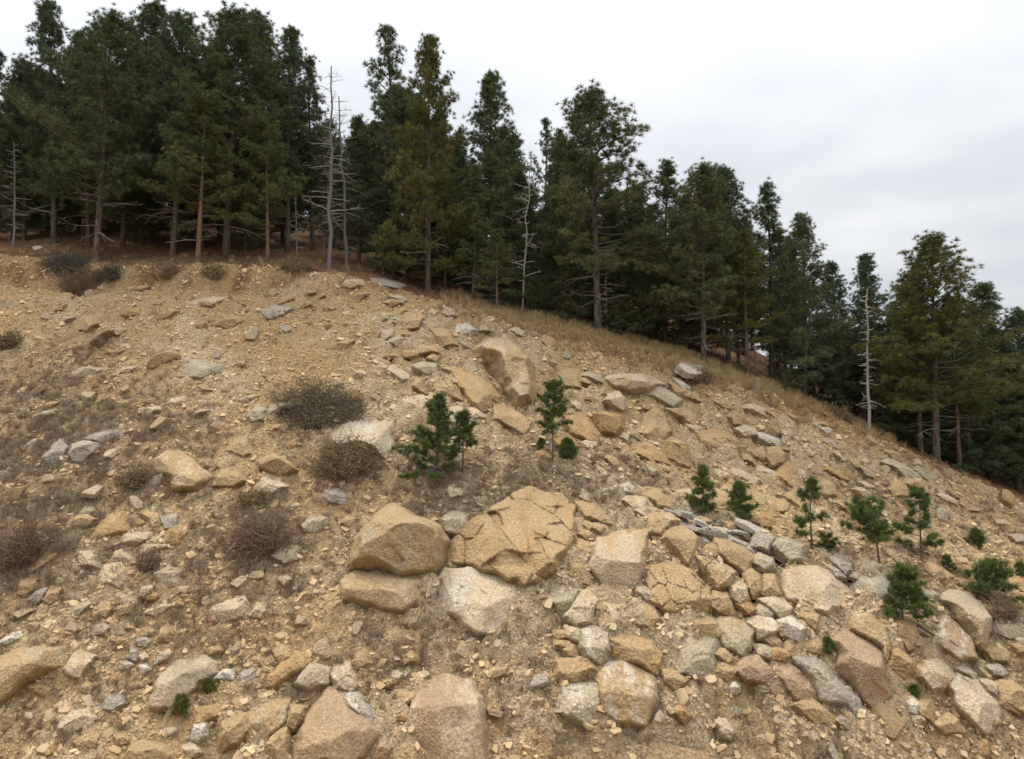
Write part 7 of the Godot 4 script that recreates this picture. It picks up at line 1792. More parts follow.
	{g=4,x=-3.346,z=-17.428,d=Vector3(0.158,0.398,0.904),p=[0.383,0.014,-0.277,-0.232,-0.325,0.178,0.241,0.277],k=0.545,f=0.75,c=[0.485,0.35,0.195]},
	{g=4,x=-5,z=-17.579,d=Vector3(0.229,0.384,0.895),p=[-0.3,0.033,-0.132,0.159,0.284,0.152,0.264,-0.002,-0.126,-0.245],k=0.815,f=0.75,c=[0.485,0.35,0.195]},
	{g=4,x=-2.241,z=-17.523,d=Vector3(0.107,0.398,0.911),p=[-0.099,-0.081,-0.161,0.012,0.02,0.122,0.135,-0.039],k=0.548,f=0.75,c=[0.485,0.35,0.195]},
	{g=4,x=-6.014,z=-16.786,d=Vector3(0.276,0.409,0.87),p=[0.116,-0.012,0.016,-0.083,-0.138,-0.021,0.1,0.104],k=0.766,f=0.75,c=[0.485,0.35,0.195]},
	{g=4,x=-5.284,z=-17.21,d=Vector3(0.243,0.396,0.885),p=[0.019,-0.132,-0.177,-0.1,-0.162,0.066,0.222,0],k=0.509,f=0.75,c=[0.485,0.35,0.195]},
	{g=4,x=-2.306,z=-16.66,d=Vector3(0.112,0.432,0.895),p=[0.362,0.091,0.021,-0.21,-0.272,-0.037,-0.159,0.139,0.216,0.152],k=0.56,f=0.75,c=[0.485,0.35,0.195]},
	{g=4,x=-2.65,z=-17,d=Vector3(0.127,0.417,0.9),p=[-0.164,-0.092,-0.065,0.088,0.187,0.016,-0.01,-0.089],k=0.703,f=0.75,c=[0.485,0.35,0.195]},
	{g=4,x=-6.61,z=-17.551,d=Vector3(0.294,0.376,0.879),p=[0.206,-0.014,-0.23,-0.081,-0.108,0.072,0.105,0.115],k=0.64,f=0.75,c=[0.485,0.35,0.195]},
	{g=5,x=-10.036,z=-18.426,d=Vector3(0.406,0.328,0.853),p=[0.126,0.146,0.186,0.085,-0.082,-0.179,-0.261,0.024],k=0.661,f=0.75,c=[0.5,0.415,0.295]},
	{g=5,x=-9.117,z=-18.679,d=Vector3(0.373,0.323,0.87),p=[-0.013,0.155,0.187,0.128,0.17,-0.125,-0.122,-0.14,-0.211,-0.001],k=0.509,f=0.75,c=[0.6,0.485,0.335]},
	{g=5,x=-8.323,z=-19.24,d=Vector3(0.341,0.307,0.889),p=[0.299,0.129,0.281,-0.155,-0.084,-0.266,-0.382,0.091,-0.063,0.284],k=0.839,f=0.75,c=[0.5,0.415,0.295]},
	{g=5,x=-8.714,z=-20.385,d=Vector3(0.342,0.268,0.901),p=[0.112,0.274,0.306,0.079,0.067,-0.274,-0.135,-0.234,-0.335,0.02],k=0.727,f=0.75,c=[0.49,0.33,0.165]},
	{g=5,x=-10.963,z=-20.103,d=Vector3(0.415,0.27,0.869),p=[0.052,0.135,0.223,0.032,0.072,-0.146,-0.101,-0.104,-0.201,0.053],k=0.53,f=0.75,c=[0.485,0.35,0.195]},
	{g=5,x=-8.532,z=-18.763,d=Vector3(0.352,0.322,0.879),p=[0.079,-0.067,-0.083,-0.065,-0.128,-0.016,-0.046,0.078,0.102,0.065],k=0.828,f=0.75,c=[0.49,0.33,0.165]},
	{g=5,x=-11.319,z=-21.043,d=Vector3(0.414,0.24,0.878),p=[-0.077,0.121,0.207,0.061,-0.009,-0.14,-0.216,-0.066],k=0.813,f=0.75,c=[0.5,0.415,0.295]},
	{g=5,x=-9.521,z=-18.43,d=Vector3(0.389,0.33,0.86),p=[-0.235,-0.081,-0.018,0.189,0.241,0.134,0.047,-0.182],k=0.668,f=0.75,c=[0.485,0.35,0.195]},
	{g=5,x=-9.809,z=-20.674,d=Vector3(0.374,0.255,0.892),p=[-0.156,-0.011,-0.037,0.143,0.167,0.008,-0.038,-0.105],k=0.685,f=0.75,c=[0.49,0.33,0.165]},
	{g=5,x=-9.231,z=-19.647,d=Vector3(0.366,0.29,0.884),p=[-0.026,-0.119,-0.175,-0.092,-0.038,0.131,0.136,0.037],k=0.725,f=0.75,c=[0.485,0.35,0.195]},
	{g=5,x=-9.039,z=-19.256,d=Vector3(0.364,0.303,0.88),p=[-0.107,-0.082,-0.187,-0.037,0.048,0.089,0.202,0.05,0.006,-0.117],k=0.544,f=0.75,c=[0.49,0.33,0.165]},
	{g=5,x=-11.361,z=-20.698,d=Vector3(0.419,0.25,0.873),p=[0.367,0.004,0.054,-0.247,-0.366,-0.194,-0.013,0.276],k=0.79,f=0.75,c=[0.485,0.35,0.195]},
	{g=6,x=-9.415,z=-26.995,d=Vector3(0.302,0.095,0.949),p=[-0.047,0.085,0.136,0.173,0.116,-0.025,-0.069,-0.141,-0.236,-0.08],k=1.257,f=0.75,c=[0.485,0.35,0.195]},
	{g=6,x=-11.904,z=-30.45,d=Vector3(0.333,0.036,0.942),p=[-0.772,-0.109,-0.198,0.122,0.665,0.204,0.099,-0.226],k=1.2,f=0.75,c=[0.6,0.485,0.335]},
	{g=6,x=-15.673,z=-32.316,d=Vector3(0.374,-0.006,0.927),p=[0.034,-0.165,-0.306,-0.267,-0.273,-0.02,0.162,0.244,0.554,0.253],k=1.176,f=0.75,c=[0.485,0.35,0.195]},
	{g=6,x=-10.712,z=-29.163,d=Vector3(0.315,0.052,0.948),p=[0.153,0.297,0.718,0.236,0.177,-0.236,-0.51,-0.064],k=1.259,f=0.75,c=[0.485,0.35,0.195]},
	{g=6,x=-5.967,z=-25.258,d=Vector3(0.224,0.145,0.964),p=[-0.252,-0.003,-0.029,0.112,0.142,0.169,0.316,0.029,-0.033,-0.098],k=1.069,f=0.75,c=[0.485,0.35,0.195]},
	{g=6,x=-17.485,z=-30.042,d=Vector3(0.455,0.046,0.889),p=[0.185,0.16,0.041,-0.102,-0.161,-0.101,-0.033,0.065],k=1.226,f=0.75,c=[0.485,0.35,0.195]},
	{g=6,x=-16.796,z=-29.361,d=Vector3(0.445,0.056,0.894),p=[-0.114,0.007,0.185,0.057,0.013,-0.078,-0.218,-0.2],k=1.261,f=0.75,c=[0.5,0.415,0.295]},
	{g=6,x=-13.185,z=-25.189,d=Vector3(0.412,0.132,0.902),p=[-0.149,0.066,0.259,0.089,0.061,-0.129,-0.254,-0.203],k=0.891,f=0.75,c=[0.485,0.35,0.195]},
	{g=6,x=-7.28,z=-25.123,d=Vector3(0.261,0.142,0.955),p=[-0.574,-0.309,-0.527,0.116,0.342,0.226,0.49,0.037],k=1.432,f=0.75,c=[0.5,0.415,0.295]},
	{g=6,x=-15.847,z=-29.173,d=Vector3(0.423,0.058,0.904),p=[-0.78,-0.172,-0.071,0.26,0.466,0.294,0.62,0.162,-0.124,-0.412],k=0.999,f=0.75,c=[0.485,0.35,0.195]},
	{g=6,x=-6.918,z=-27.132,d=Vector3(0.239,0.099,0.966),p=[0.216,0.09,-0.071,-0.12,-0.3,-0.217,-0.15,0.054,0.068,0.182],k=1.337,f=0.75,c=[0.485,0.35,0.195]},
	{g=6,x=-12.408,z=-24.955,d=Vector3(0.397,0.137,0.908),p=[0.207,0.044,0.085,-0.066,-0.162,-0.105,-0.176,0.025,0.036,0.131],k=1.161,f=0.75,c=[0.485,0.35,0.195]},
	{g=6,x=-13.091,z=-26.452,d=Vector3(0.395,0.104,0.913),p=[0.089,-0.088,-0.236,-0.057,-0.096,0.069,0.28,0.116],k=1.315,f=0.75,c=[0.6,0.485,0.335]},
	{g=6,x=-10.313,z=-25.694,d=Vector3(0.336,0.122,0.934),p=[-0.345,-0.199,-0.068,0.109,0.15,0.162,0.331,-0.06,0.015,-0.133],k=0.905,f=0.75,c=[0.485,0.35,0.195]},
	{g=6,x=-6.164,z=-24.893,d=Vector3(0.231,0.152,0.961),p=[0.025,-0.058,-0.119,-0.083,-0.109,0.019,0.021,0.085,0.176,0.079],k=1.407,f=0.75,c=[0.485,0.35,0.195]},
	{g=6,x=-10.875,z=-25.038,d=Vector3(0.357,0.136,0.924),p=[0.419,0.191,-0.053,-0.208,-0.497,-0.082,-0.075,0.166],k=1.064,f=0.75,c=[0.6,0.485,0.335]},
	{g=6,x=-8.195,z=-30.788,d=Vector3(0.253,0.043,0.967),p=[0.342,0.264,0.254,-0.069,-0.207,-0.236,-0.242,0.02],k=1.26,f=0.75,c=[0.485,0.35,0.195]},
	{g=6,x=-7.911,z=-32.201,d=Vector3(0.207,0.009,0.978),p=[0.149,-0.042,-0.192,-0.157,-0.199,0.001,0.17,0.177],k=0.969,f=0.75,c=[0.485,0.35,0.195]},
	{g=6,x=-13.866,z=-27.747,d=Vector3(0.397,0.079,0.915),p=[-0.263,-0.112,-0.167,0.075,0.273,0.037,0.025,-0.117],k=0.946,f=0.75,c=[0.6,0.485,0.335]},
	{g=6,x=-14.37,z=-26.39,d=Vector3(0.423,0.107,0.9),p=[-0.168,0.169,0.624,0.092,0.027,-0.223,-0.526,-0.144],k=1.289,f=0.75,c=[0.5,0.415,0.295]},
	{g=6,x=-13.744,z=-28.984,d=Vector3(0.381,0.057,0.923),p=[0.01,-0.08,-0.212,-0.102,-0.024,0.076,0.19,0.072,0.102,-0.012],k=0.979,f=0.75,c=[0.485,0.35,0.195]},
	{g=6,x=-9.786,z=-24.656,d=Vector3(0.332,0.147,0.932),p=[-0.29,-0.173,-0.235,0.012,0.156,0.137,0.28,0.069],k=1.397,f=0.75,c=[0.5,0.415,0.295]},
	{g=6,x=-6.961,z=-25.513,d=Vector3(0.249,0.134,0.959),p=[-0.192,0.018,0.207,0.152,0.303,-0.016,-0.118,-0.195,-0.378,-0.054],k=1.034,f=0.75,c=[0.5,0.415,0.295]},
	{g=6,x=-13.066,z=-29.544,d=Vector3(0.362,0.046,0.931),p=[0.343,0.143,0.033,-0.158,-0.407,-0.207,-0.357,-0.069,0.336,0.225],k=1.06,f=0.75,c=[0.49,0.33,0.165]},
	{g=6,x=-14.621,z=-24.399,d=Vector3(0.453,0.151,0.878),p=[0.019,0.134,0.326,0.188,0.153,0.018,-0.247,-0.136,-0.331,0.001],k=1.068,f=0.75,c=[0.5,0.415,0.295]},
	{g=6,x=-14.689,z=-24.878,d=Vector3(0.449,0.14,0.883),p=[0.196,0.053,0.184,0.046,-0.027,-0.088,-0.211,-0.035,-0.029,0.074],k=0.842,f=0.75,c=[0.485,0.35,0.195]},
	{g=6,x=-8.952,z=-31.004,d=Vector3(0.274,0.054,0.96),p=[0.201,0.261,0.206,0.028,-0.34,-0.234,-0.267,0.097],k=1.072,f=0.75,c=[0.485,0.35,0.195]},
	{g=6,x=-13.92,z=-27.372,d=Vector3(0.402,0.087,0.911),p=[-0.267,0.029,-0.052,0.109,0.203,0.134,0.243,0.058,-0.077,-0.124],k=1.269,f=0.75,c=[0.49,0.33,0.165]},
	{g=6,x=-8.628,z=-25.428,d=Vector3(0.293,0.131,0.947),p=[-0.242,-0.076,0.26,0.093,0.115,-0.064,-0.159,-0.16],k=1.146,f=0.75,c=[0.6,0.485,0.335]},
	{g=6,x=-8.401,z=-32.345,d=Vector3(0.216,-0.006,0.976),p=[-0.251,-0.225,-0.145,0.024,0.224,0.142,0.203,-0.039],k=1.245,f=0.75,c=[0.485,0.35,0.195]},
	{g=7,x=-10.289,z=-16.235,d=Vector3(0.438,0.406,0.802),p=[0.122,0.008,0.027,-0.083,-0.132,-0.016,-0.079,0.053,0.044,0.094],k=0.882,f=0.75,c=[0.485,0.35,0.195]},
	{g=7,x=-6.591,z=-18.454,d=Vector3(0.286,0.342,0.895),p=[0.471,-0.018,0.155,-0.198,-0.456,-0.231,-0.369,0.132,0.3,0.338],k=0.859,f=0.75,c=[0.6,0.485,0.335]},
	{g=7,x=-7.702,z=-17.939,d=Vector3(0.331,0.356,0.874),p=[0.422,-0.089,0.043,-0.194,-0.307,-0.172,-0.214,0.128,0.199,0.177],k=0.731,f=0.75,c=[0.485,0.35,0.195]},
	{g=7,x=-10.267,z=-17.721,d=Vector3(0.421,0.352,0.836),p=[0.052,-0.085,-0.09,-0.052,-0.097,-0.037,-0.031,0.071,0.138,0.044],k=0.573,f=0.75,c=[0.485,0.35,0.195]},
	{g=7,x=-8.92,z=-15.672,d=Vector3(0.397,0.437,0.807),p=[0.21,-0.017,-0.172,-0.075,-0.211,0.006,-0.051,0.132],k=0.701,f=0.75,c=[0.49,0.33,0.165]},
	{g=7,x=-8.404,z=-15.801,d=Vector3(0.377,0.435,0.818),p=[-0.053,-0.189,-0.251,0.035,0.083,0.16,0.202,0.147,0.139,-0.147],k=0.946,f=0.75,c=[0.485,0.35,0.195]},
	{g=7,x=-7.798,z=-15.859,d=Vector3(0.353,0.436,0.828),p=[-0.103,0.095,0.193,0.085,0.152,-0.113,-0.039,-0.148],k=0.817,f=0.75,c=[0.485,0.35,0.195]},
	{g=7,x=-8.999,z=-16.759,d=Vector3(0.389,0.394,0.833),p=[0.085,-0.1,-0.176,-0.016,0.016,0.124,0.16,0.026],k=0.794,f=0.75,c=[0.485,0.35,0.195]},
	{g=7,x=-8.827,z=-17.744,d=Vector3(0.373,0.358,0.856),p=[-0.102,0.044,0.004,0.073,0.133,0.009,0.012,-0.08],k=0.74,f=0.75,c=[0.485,0.35,0.195]},
	{g=7,x=-8.889,z=-16.153,d=Vector3(0.391,0.418,0.82),p=[0.209,0.166,0.415,-0.046,-0.039,-0.213,-0.266,-0.089,-0.212,0.197],k=0.953,f=0.75,c=[0.6,0.485,0.335]},
	{g=7,x=-9.054,z=-18.422,d=Vector3(0.374,0.332,0.866),p=[0.166,0.125,0.158,-0.059,-0.095,-0.114,-0.145,0.085],k=0.723,f=0.75,c=[0.485,0.35,0.195]},
	{g=7,x=-8.22,z=-17.915,d=Vector3(0.35,0.354,0.867),p=[0.129,0.073,0.076,-0.044,-0.121,-0.051,-0.047,0.09],k=0.627,f=0.75,c=[0.485,0.35,0.195]},
	{g=7,x=-7.79,z=-16.895,d=Vector3(0.344,0.395,0.852),p=[-0.071,-0.083,-0.114,-0.024,0.016,0.106,0.11,-0.01],k=0.766,f=0.75,c=[0.485,0.35,0.195]},
	{g=7,x=-8.552,z=-16.105,d=Vector3(0.379,0.422,0.824),p=[0.095,-0.07,-0.105,-0.048,-0.056,0.046,0.066,0.088],k=0.922,f=0.75,c=[0.6,0.485,0.335]},
	{g=7,x=-10.936,z=-18.212,d=Vector3(0.436,0.332,0.837),p=[-0.189,-0.02,-0.07,0.122,0.126,-0.008,0.021,-0.119],k=0.561,f=0.75,c=[0.485,0.35,0.195]},
	{g=7,x=-6.872,z=-15.956,d=Vector3(0.316,0.438,0.842),p=[0.105,-0.022,-0.053,-0.093,-0.138,0.036,-0.033,0.069,0.134,0.039],k=0.874,f=0.75,c=[0.6,0.485,0.335]},
	{g=8,x=13.923,z=-26.47,d=Vector3(-0.38,0.267,0.886),p=[-0.212,0.06,-0.116,0.158,0.326,-0.136,-0.011,-0.108],k=1.016,f=0.75,c=[0.485,0.35,0.195]},
	{g=8,x=14.456,z=-27.087,d=Vector3(-0.382,0.251,0.889),p=[-0.166,-0.033,-0.047,0.117,0.123,0.019,0.224,-0.117],k=0.812,f=0.75,c=[0.485,0.35,0.195]},
	{g=8,x=14.193,z=-28.653,d=Vector3(-0.354,0.203,0.913),p=[-0.662,0.176,-0.257,0.425,0.639,-0.222,0.288,-0.457],k=1.056,f=0.75,c=[0.5,0.415,0.295]},
	{g=8,x=11.353,z=-28.701,d=Vector3(-0.291,0.179,0.94),p=[0.087,0.034,0.174,-0.124,0.019,-0.109,-0.123,0.027,-0.192,0.159],k=1.162,f=0.75,c=[0.6,0.485,0.335]},
	{g=8,x=12.438,z=-28.339,d=Vector3(-0.322,0.198,0.926),p=[-0.232,0.242,-0.013,0.163,0.298,-0.221,-0.053,-0.134],k=0.718,f=0.75,c=[0.485,0.35,0.195]},
	{g=8,x=12.719,z=-28.012,d=Vector3(-0.333,0.21,0.919),p=[-0.033,0.136,0.248,-0.099,0.207,-0.148,-0.049,-0.093,-0.278,0.202],k=1.144,f=0.75,c=[0.5,0.415,0.295]},
	{g=8,x=11.155,z=-25.734,d=Vector3(-0.32,0.273,0.907),p=[0.098,0.294,0.667,-0.193,-0.057,-0.215,-0.51,0.236],k=0.873,f=0.75,c=[0.485,0.35,0.195]},
	{g=8,x=15.301,z=-28.828,d=Vector3(-0.372,0.211,0.904),p=[0.226,0.068,0.427,-0.156,-0.084,-0.168,-0.435,0.086,-0.361,0.315],k=1.065,f=0.75,c=[0.5,0.415,0.295]},
	{g=8,x=11.866,z=-29.103,d=Vector3(-0.299,0.17,0.939),p=[-0.232,0.273,0.121,0.037,0.274,-0.205,0.005,-0.145,-0.29,0.024],k=0.733,f=0.75,c=[0.5,0.415,0.295]},
	{g=8,x=14.195,z=-29.285,d=Vector3(-0.345,0.187,0.92),p=[-0.141,0.246,0.305,0.061,0.359,-0.203,0.008,-0.186,-0.342,0.232],k=0.973,f=0.75,c=[0.485,0.35,0.195]},
	{g=8,x=8.901,z=-26.24,d=Vector3(-0.255,0.246,0.935),p=[-0.149,0.102,0.028,0.092,0.159,-0.092,0.065,-0.101],k=0.982,f=0.75,c=[0.485,0.35,0.195]},
	{g=8,x=11.54,z=-29.883,d=Vector3(-0.283,0.147,0.948),p=[0.242,-0.009,0.169,-0.24,-0.183,0.031,-0.147,0.187],k=0.902,f=0.75,c=[0.5,0.415,0.295]},
	{g=8,x=12.37,z=-27.354,d=Vector3(-0.333,0.229,0.915),p=[0.207,-0.063,0.02,-0.114,-0.223,0.062,-0.077,0.102],k=0.768,f=0.75,c=[0.6,0.485,0.335]},
	{g=8,x=8.867,z=-26.943,d=Vector3(-0.247,0.223,0.943),p=[-0.296,-0.046,-0.479,0.302,0.37,-0.077,0.265,-0.259],k=0.978,f=0.75,c=[0.6,0.485,0.335]},
	{g=8,x=12.064,z=-26.866,d=Vector3(-0.331,0.243,0.912),p=[-0.347,0.133,-0.065,0.212,0.224,0.007,0.184,-0.188,-0.074,-0.112],k=1.104,f=0.75,c=[0.6,0.485,0.335]},
	{g=8,x=14.236,z=-27.912,d=Vector3(-0.365,0.225,0.903),p=[-0.452,0.32,0.347,0.167,0.521,-0.418,0.184,-0.379,-0.367,0.072],k=1.181,f=0.75,c=[0.485,0.35,0.195]},
	{g=8,x=12.015,z=-29.945,d=Vector3(-0.293,0.154,0.943),p=[0.142,-0.13,-0.274,0.044,-0.257,0.224,0.058,0.086,0.182,-0.204],k=0.704,f=0.75,c=[0.49,0.33,0.165]},
	{g=8,x=12.096,z=-26.216,d=Vector3(-0.34,0.264,0.902),p=[0.427,-0.218,0.216,-0.298,-0.392,0.098,-0.397,0.472],k=0.878,f=0.75,c=[0.485,0.35,0.195]},
	{g=9,x=-5.297,z=-29.614,d=Vector3(0.191,0.062,0.98),p=[-0.353,0.015,-0.125,0.093,0.334,0.198,0.151,-0.097,-0.275,-0.097],k=1.163,f=0.75,c=[0.485,0.35,0.195]},
	{g=9,x=-6.243,z=-28.521,d=Vector3(0.217,0.075,0.973),p=[-0.062,0.219,0.465,0.308,0.094,-0.182,-0.529,-0.15],k=1.308,f=0.75,c=[0.485,0.35,0.195]},
	{g=9,x=-1.796,z=-30.095,d=Vector3(0.079,0.077,0.994),p=[-0.077,0.122,0.161,-0.06,0.15,-0.119,-0.088,-0.005,-0.211,0.135],k=1.087,f=0.75,c=[0.5,0.415,0.295]},
	{g=9,x=-6.432,z=-29.91,d=Vector3(0.216,0.05,0.975),p=[0.048,0.098,0.118,-0.016,-0.089,-0.08,-0.14,0.004],k=1.146,f=0.75,c=[0.485,0.35,0.195]},
	{g=9,x=-4.019,z=-30.134,d=Vector3(0.151,0.062,0.987),p=[-0.227,-0.018,-0.062,0.073,0.164,0.071,-0.035,-0.108],k=0.98,f=0.75,c=[0.485,0.35,0.195]},
	{g=9,x=-4.865,z=-32.13,d=Vector3(0.164,0.026,0.986),p=[-0.148,-0.222,-0.421,-0.057,-0.117,0.102,0.454,0.315,0.346,-0.008],k=1.225,f=0.75,c=[0.485,0.35,0.195]},
	{g=9,x=-4.48,z=-28.541,d=Vector3(0.169,0.087,0.982),p=[0.001,-0.101,-0.226,-0.061,-0.207,-0.048,0.182,0.103,0.18,0.018],k=1.299,f=0.75,c=[0.485,0.35,0.195]},
	{g=9,x=-4.449,z=-31.691,d=Vector3(0.162,0.035,0.986),p=[-0.279,-0.072,0.053,0.161,0.342,0.037,-0.12,-0.16],k=1.15,f=0.75,c=[0.49,0.33,0.165]},
	{g=9,x=-5.131,z=-30.753,d=Vector3(0.184,0.044,0.982),p=[-0.126,-0.134,-0.182,-0.057,0.087,0.11,0.248,0.032,0.099,-0.051],k=1.149,f=0.75,c=[0.5,0.415,0.295]},
	{g=9,x=-6.918,z=-31.917,d=Vector3(0.194,0.032,0.98),p=[-0.016,0.08,0.23,0.048,0.151,-0.025,-0.078,-0.111,-0.177,-0.031],k=1.229,f=0.75,c=[0.485,0.35,0.195]},
	{g=9,x=-4.488,z=-30.808,d=Vector3(0.165,0.048,0.985),p=[-0.06,-0.119,-0.252,-0.022,0.218,0.158,0.268,0.005],k=0.834,f=0.75,c=[0.485,0.35,0.195]},
	{g=9,x=-6.341,z=-32.183,d=Vector3(0.181,0.017,0.983),p=[0.058,0.216,0.506,0.237,-0.1,-0.252,-0.487,-0.131],k=1.267,f=0.75,c=[0.485,0.35,0.195]}]
const PACKED_LABELS = [
	"tan fractured block packed between the larger blocks of the main outcrop",
	"broken tan block among the boulders at the lower right",
	"broken tan block around the huge rounded bedrock knob",
	"tan block showing in the slope around the overhanging ledge slab",
	"tan block packed among the bottom boulders at the left",
	"tan stone in the rubble heap around the split tan block",
	"thin brown ledge jutting from the upper left slope",
	"tan stone half buried in the lower left slope",
	"stony tan ledge on the upper right slope below the trees",
	"stony tan ledge on the slope below the smooth grey crest boulder"]
const LOOSE = [
	[-15.484,-25.465,0.326,0],
	[-12.632,-25.507,0.229,0],
	[-16.877,-30.928,0.436,0],
	[-11.786,-26.218,0.235,0],
	[-14.395,-28.449,0.365,0],
	[-19.423,-30.099,0.309,0],
	[-13.682,-25.171,0.355,0],
	[-17.619,-29.376,0.264,0],
	[-8.428,-28.97,0.334,1],
	[-9.431,-28.277,0.544,1],
	[-9.947,-32.267,0.29,1],
	[-7.689,-29.549,0.265,1],
	[-7.046,-29.633,0.266,1],
	[-11.532,-32.251,0.372,1],
	[-11.54,-28.891,0.259,1],
	[-10.347,-27.323,0.245,1],
	[-5.851,-26.356,0.27,2],
	[-5.294,-26.883,0.276,2],
	[-4.581,-26.194,0.269,2],
	[-5.273,-25.89,0.498,2],
	[-3.997,-26.228,0.336,2],
	[-7.142,-30.738,0.276,2],
	[-11.711,-22.768,0.379,3],
	[-13.628,-21.602,0.36,3],
	[-11.09,-23.205,0.208,3],
	[-14.432,-23.436,0.27,3],
	[-12.941,-21.922,0.225,3],
	[-11.456,-21.568,0.415,3],
	[-10.215,-21.397,0.274,3],
	[-12.946,-21.224,0.218,3],
	[-7.06,-24.237,0.218,4],
	[-6.587,-23.483,0.241,4],
	[-10.758,-23.964,0.461,4],
	[-9.058,-24.093,0.463,4],
	[-10.009,-22.11,0.283,4],
	[-6.561,-21.395,0.357,4],
	[-8.808,-22.71,0.233,4],
	[-7.33,-21.464,0.275,4],
	[-7.821,-18.798,0.241,5],
	[-7.88,-20.7,0.212,5],
	[-7.233,-18.742,0.216,5],
	[-10.995,-19.206,0.172,5],
	[-7.91,-19.944,0.179,5],
	[-12.026,-20.054,0.386,5],
	[-8.273,-16.91,0.238,6],
	[-9.9,-17.862,0.252,6],
	[-7.776,-18.48,0.19,6],
	[-8.862,-17.983,0.184,6],
	[-8.056,-17.386,0.178,6],
	[-11.321,-18.365,0.259,6],
	[-10.793,-17.874,0.183,6],
	[-6.891,-18.251,0.164,6],
	[-9.908,-16.393,0.147,6],
	[-9.052,-17.351,0.178,6],
	[-6.585,-19.081,0.245,7],
	[-3.97,-17.916,0.161,7],
	[-4.193,-17.611,0.339,7],
	[-4.849,-18.189,0.21,7],
	[-4.534,-19.006,0.171,7],
	[-4.918,-19.642,0.227,7],
	[-2.379,-18.436,0.213,8],
	[0.916,-15.891,0.143,8],
	[-2.338,-18.025,0.231,8],
	[-0.332,-16.295,0.23,8],
	[-2.523,-17.26,0.243,8],
	[-3.559,-18.056,0.231,8],
	[0.588,-16.861,0.238,8],
	[-1.045,-17.826,0.297,8],
	[0.532,-16.304,0.146,8],
	[-0.251,-17.159,0.33,8],
	[-0.01,-23.877,0.214,9],
	[3.546,-26.576,0.273,9],
	[-0.651,-24.412,0.407,9],
	[0.901,-24.422,0.407,9],
	[3.898,-25.461,0.261,9],
	[3.392,-29.376,0.377,10],
	[6.25,-26.852,0.31,10],
	[4.631,-28.92,0.297,10],
	[6.665,-26.424,0.339,10],
	[9.58,-28.951,0.371,10],
	[0.837,-31.55,0.324,11],
	[2.189,-31.003,0.318,11],
	[1.583,-30.186,0.271,11],
	[3.288,-31.337,0.281,11],
	[4.878,-31.241,0.28,11],
	[1.973,-31.598,0.284,11],
	[1.119,-29.487,0.265,11],
	[4.262,-31.163,0.32,11],
	[15.109,-29.246,0.337,12],
	[13.534,-29.545,0.303,12],
	[12.996,-25.753,0.429,12],
	[16.106,-27.359,0.281,12],
	[15.736,-27.916,0.358,12],
	[11.425,-27.106,0.278,12],
	[13.326,-28.138,0.325,12],
	[16.381,-28.88,0.333,12],
	[11.327,-23.741,0.335,13],
	[16.697,-26.958,0.311,13],
	[11.755,-23.231,0.387,13],
	[14.302,-26.168,0.335,13],
	[9.083,-22.187,0.256,13],
	[17.907,-28.464,0.474,13],
	[5.087,-16.387,0.168,14],
	[4.709,-16.874,0.173,14],
	[1.376,-15.814,0.182,14],
	[5.608,-17.065,0.328,15],
	[6.143,-16.309,0.209,15],
	[8.557,-16.719,0.193,15],
	[6.535,-16.299,0.313,15],
	[9.93,-17.039,0.175,15],
	[9.914,-16.806,0.237,15],
	[12.97,-20.62,0.291,16],
	[12.171,-19.133,0.245,16],
	[10.951,-18.441,0.213,16],
	[10.444,-20.139,0.232,16]]
const LOOSE_LABELS = [
	"angular tan stone on the bare upper left slope under the crest lip",
	"angular tan stone on the sandy slope above the dark bush",
	"tan stone between the dark bush and the upper bedrock knob",
	"stone among the dry weeds round the grey boulder pair",
	"stone on the slope near the big solitary tan boulder",
	"stone on the rubble around the split tan block at left",
	"stone on the lower left slope around the lichen blotched boulder",
	"stone in the sand below the reddish twiggy shrub",
	"small stone below the smooth pale slab of the outcrop",
	"stone on the weedy strip around the slender sapling",
	"stone on the slope between the overhanging ledge and the saplings",
	"stone on the stony slope just below the forest edge",
	"stone on the right slope below the trees",
	"stone lying along the rock bench between the saplings",
	"stone in the broken blocks at the foot of the outcrop",
	"stone in the sand at the lower right below the boulders",
	"stone beside the bedrock ramp near the right edge"]
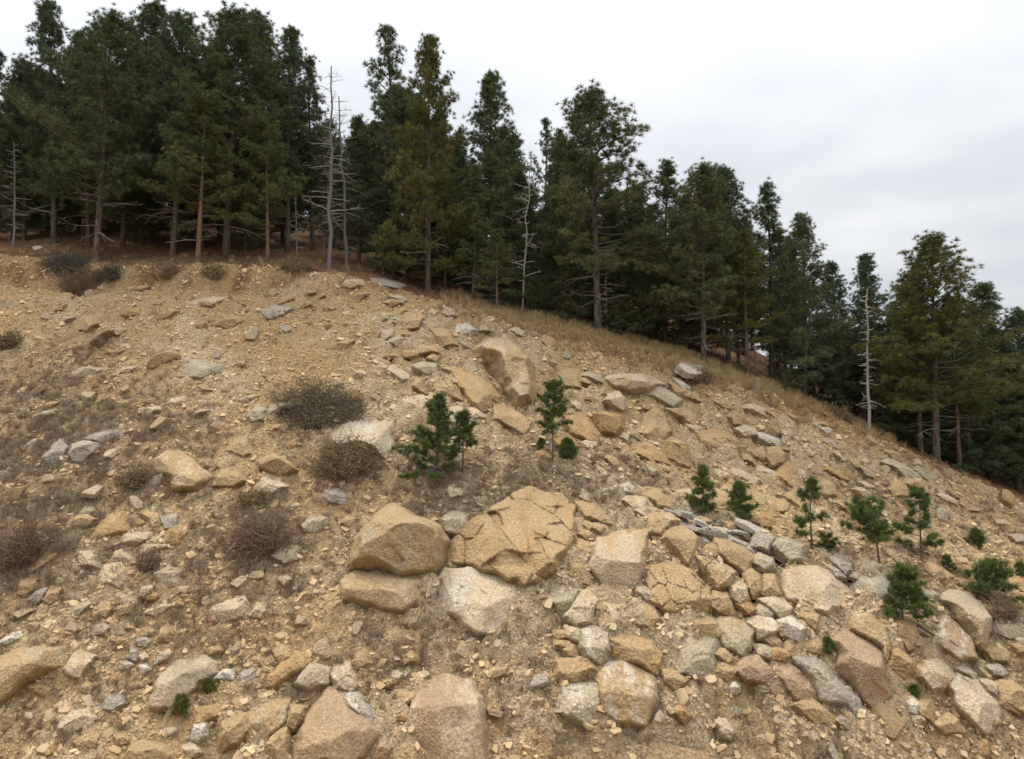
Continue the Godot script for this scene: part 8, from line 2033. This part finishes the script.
const STICK = [Vector3(9.559,0,-19.209), Vector3(10.025,0,-18.789)]
const STUMP = Vector3(9.692,0,-30.837)
const LEDGE = [
	[6.062,-21.341,0.58,0.189,0.115,-18.55],
	[5.951,-21.691,0.565,0.114,0.083,-7.671],
	[6.163,-22.716,0.326,0.134,0.114,18.286],
	[5.445,-22.773,0.466,0.115,0.05,23.57],
	[4.785,-21.166,0.555,0.135,0.117,6.961],
	[5.735,-20.993,0.492,0.216,0.113,-5.061],
	[5.388,-22.425,0.273,0.136,0.092,-19.831],
	[6.103,-21.99,0.536,0.158,0.072,4.061],
	[5.673,-20.906,0.258,0.19,0.109,-19.097],
	[6.222,-21.5,0.253,0.106,0.063,27.759],
	[5.147,-21.337,0.58,0.141,0.075,6.235],
	[5.939,-21.193,0.529,0.203,0.053,27.29],
	[4.756,-21.814,0.571,0.141,0.115,7.257],
	[5.384,-22.44,0.277,0.118,0.098,29.836],
	[4.577,-21.176,0.437,0.149,0.067,9.698],
	[6.442,-21.757,0.269,0.21,0.052,4.678],
	[6.089,-21.196,0.582,0.176,0.105,-14.668],
	[5.237,-21.213,0.353,0.154,0.12,22.613],
	[6.714,-21.577,0.505,0.157,0.07,0.189],
	[4.767,-21.223,0.586,0.175,0.085,-3.076],
	[4.646,-21.543,0.554,0.143,0.105,18.745],
	[6.167,-21.343,0.377,0.185,0.07,4.284],
	[6.57,-22.075,0.581,0.178,0.091,-19.421],
	[5.606,-21.44,0.412,0.198,0.095,19.881],
	[5.453,-21.53,0.54,0.142,0.109,23.496],
	[6.294,-21.139,0.431,0.164,0.062,21.831],
	[6.555,-21.293,0.502,0.188,0.062,19.019],
	[6.092,-21.941,0.468,0.193,0.095,16.021],
	[4.557,-22.106,0.478,0.126,0.098,11.543],
	[4.9,-22.562,0.269,0.116,0.072,-10.923],
	[4.803,-21.916,0.383,0.173,0.091,-8.108],
	[6.271,-21.624,0.347,0.149,0.058,21.569],
	[5.118,-21.557,0.283,0.165,0.074,9.045],
	[6.986,-21.795,0.535,0.177,0.076,-12.894]]
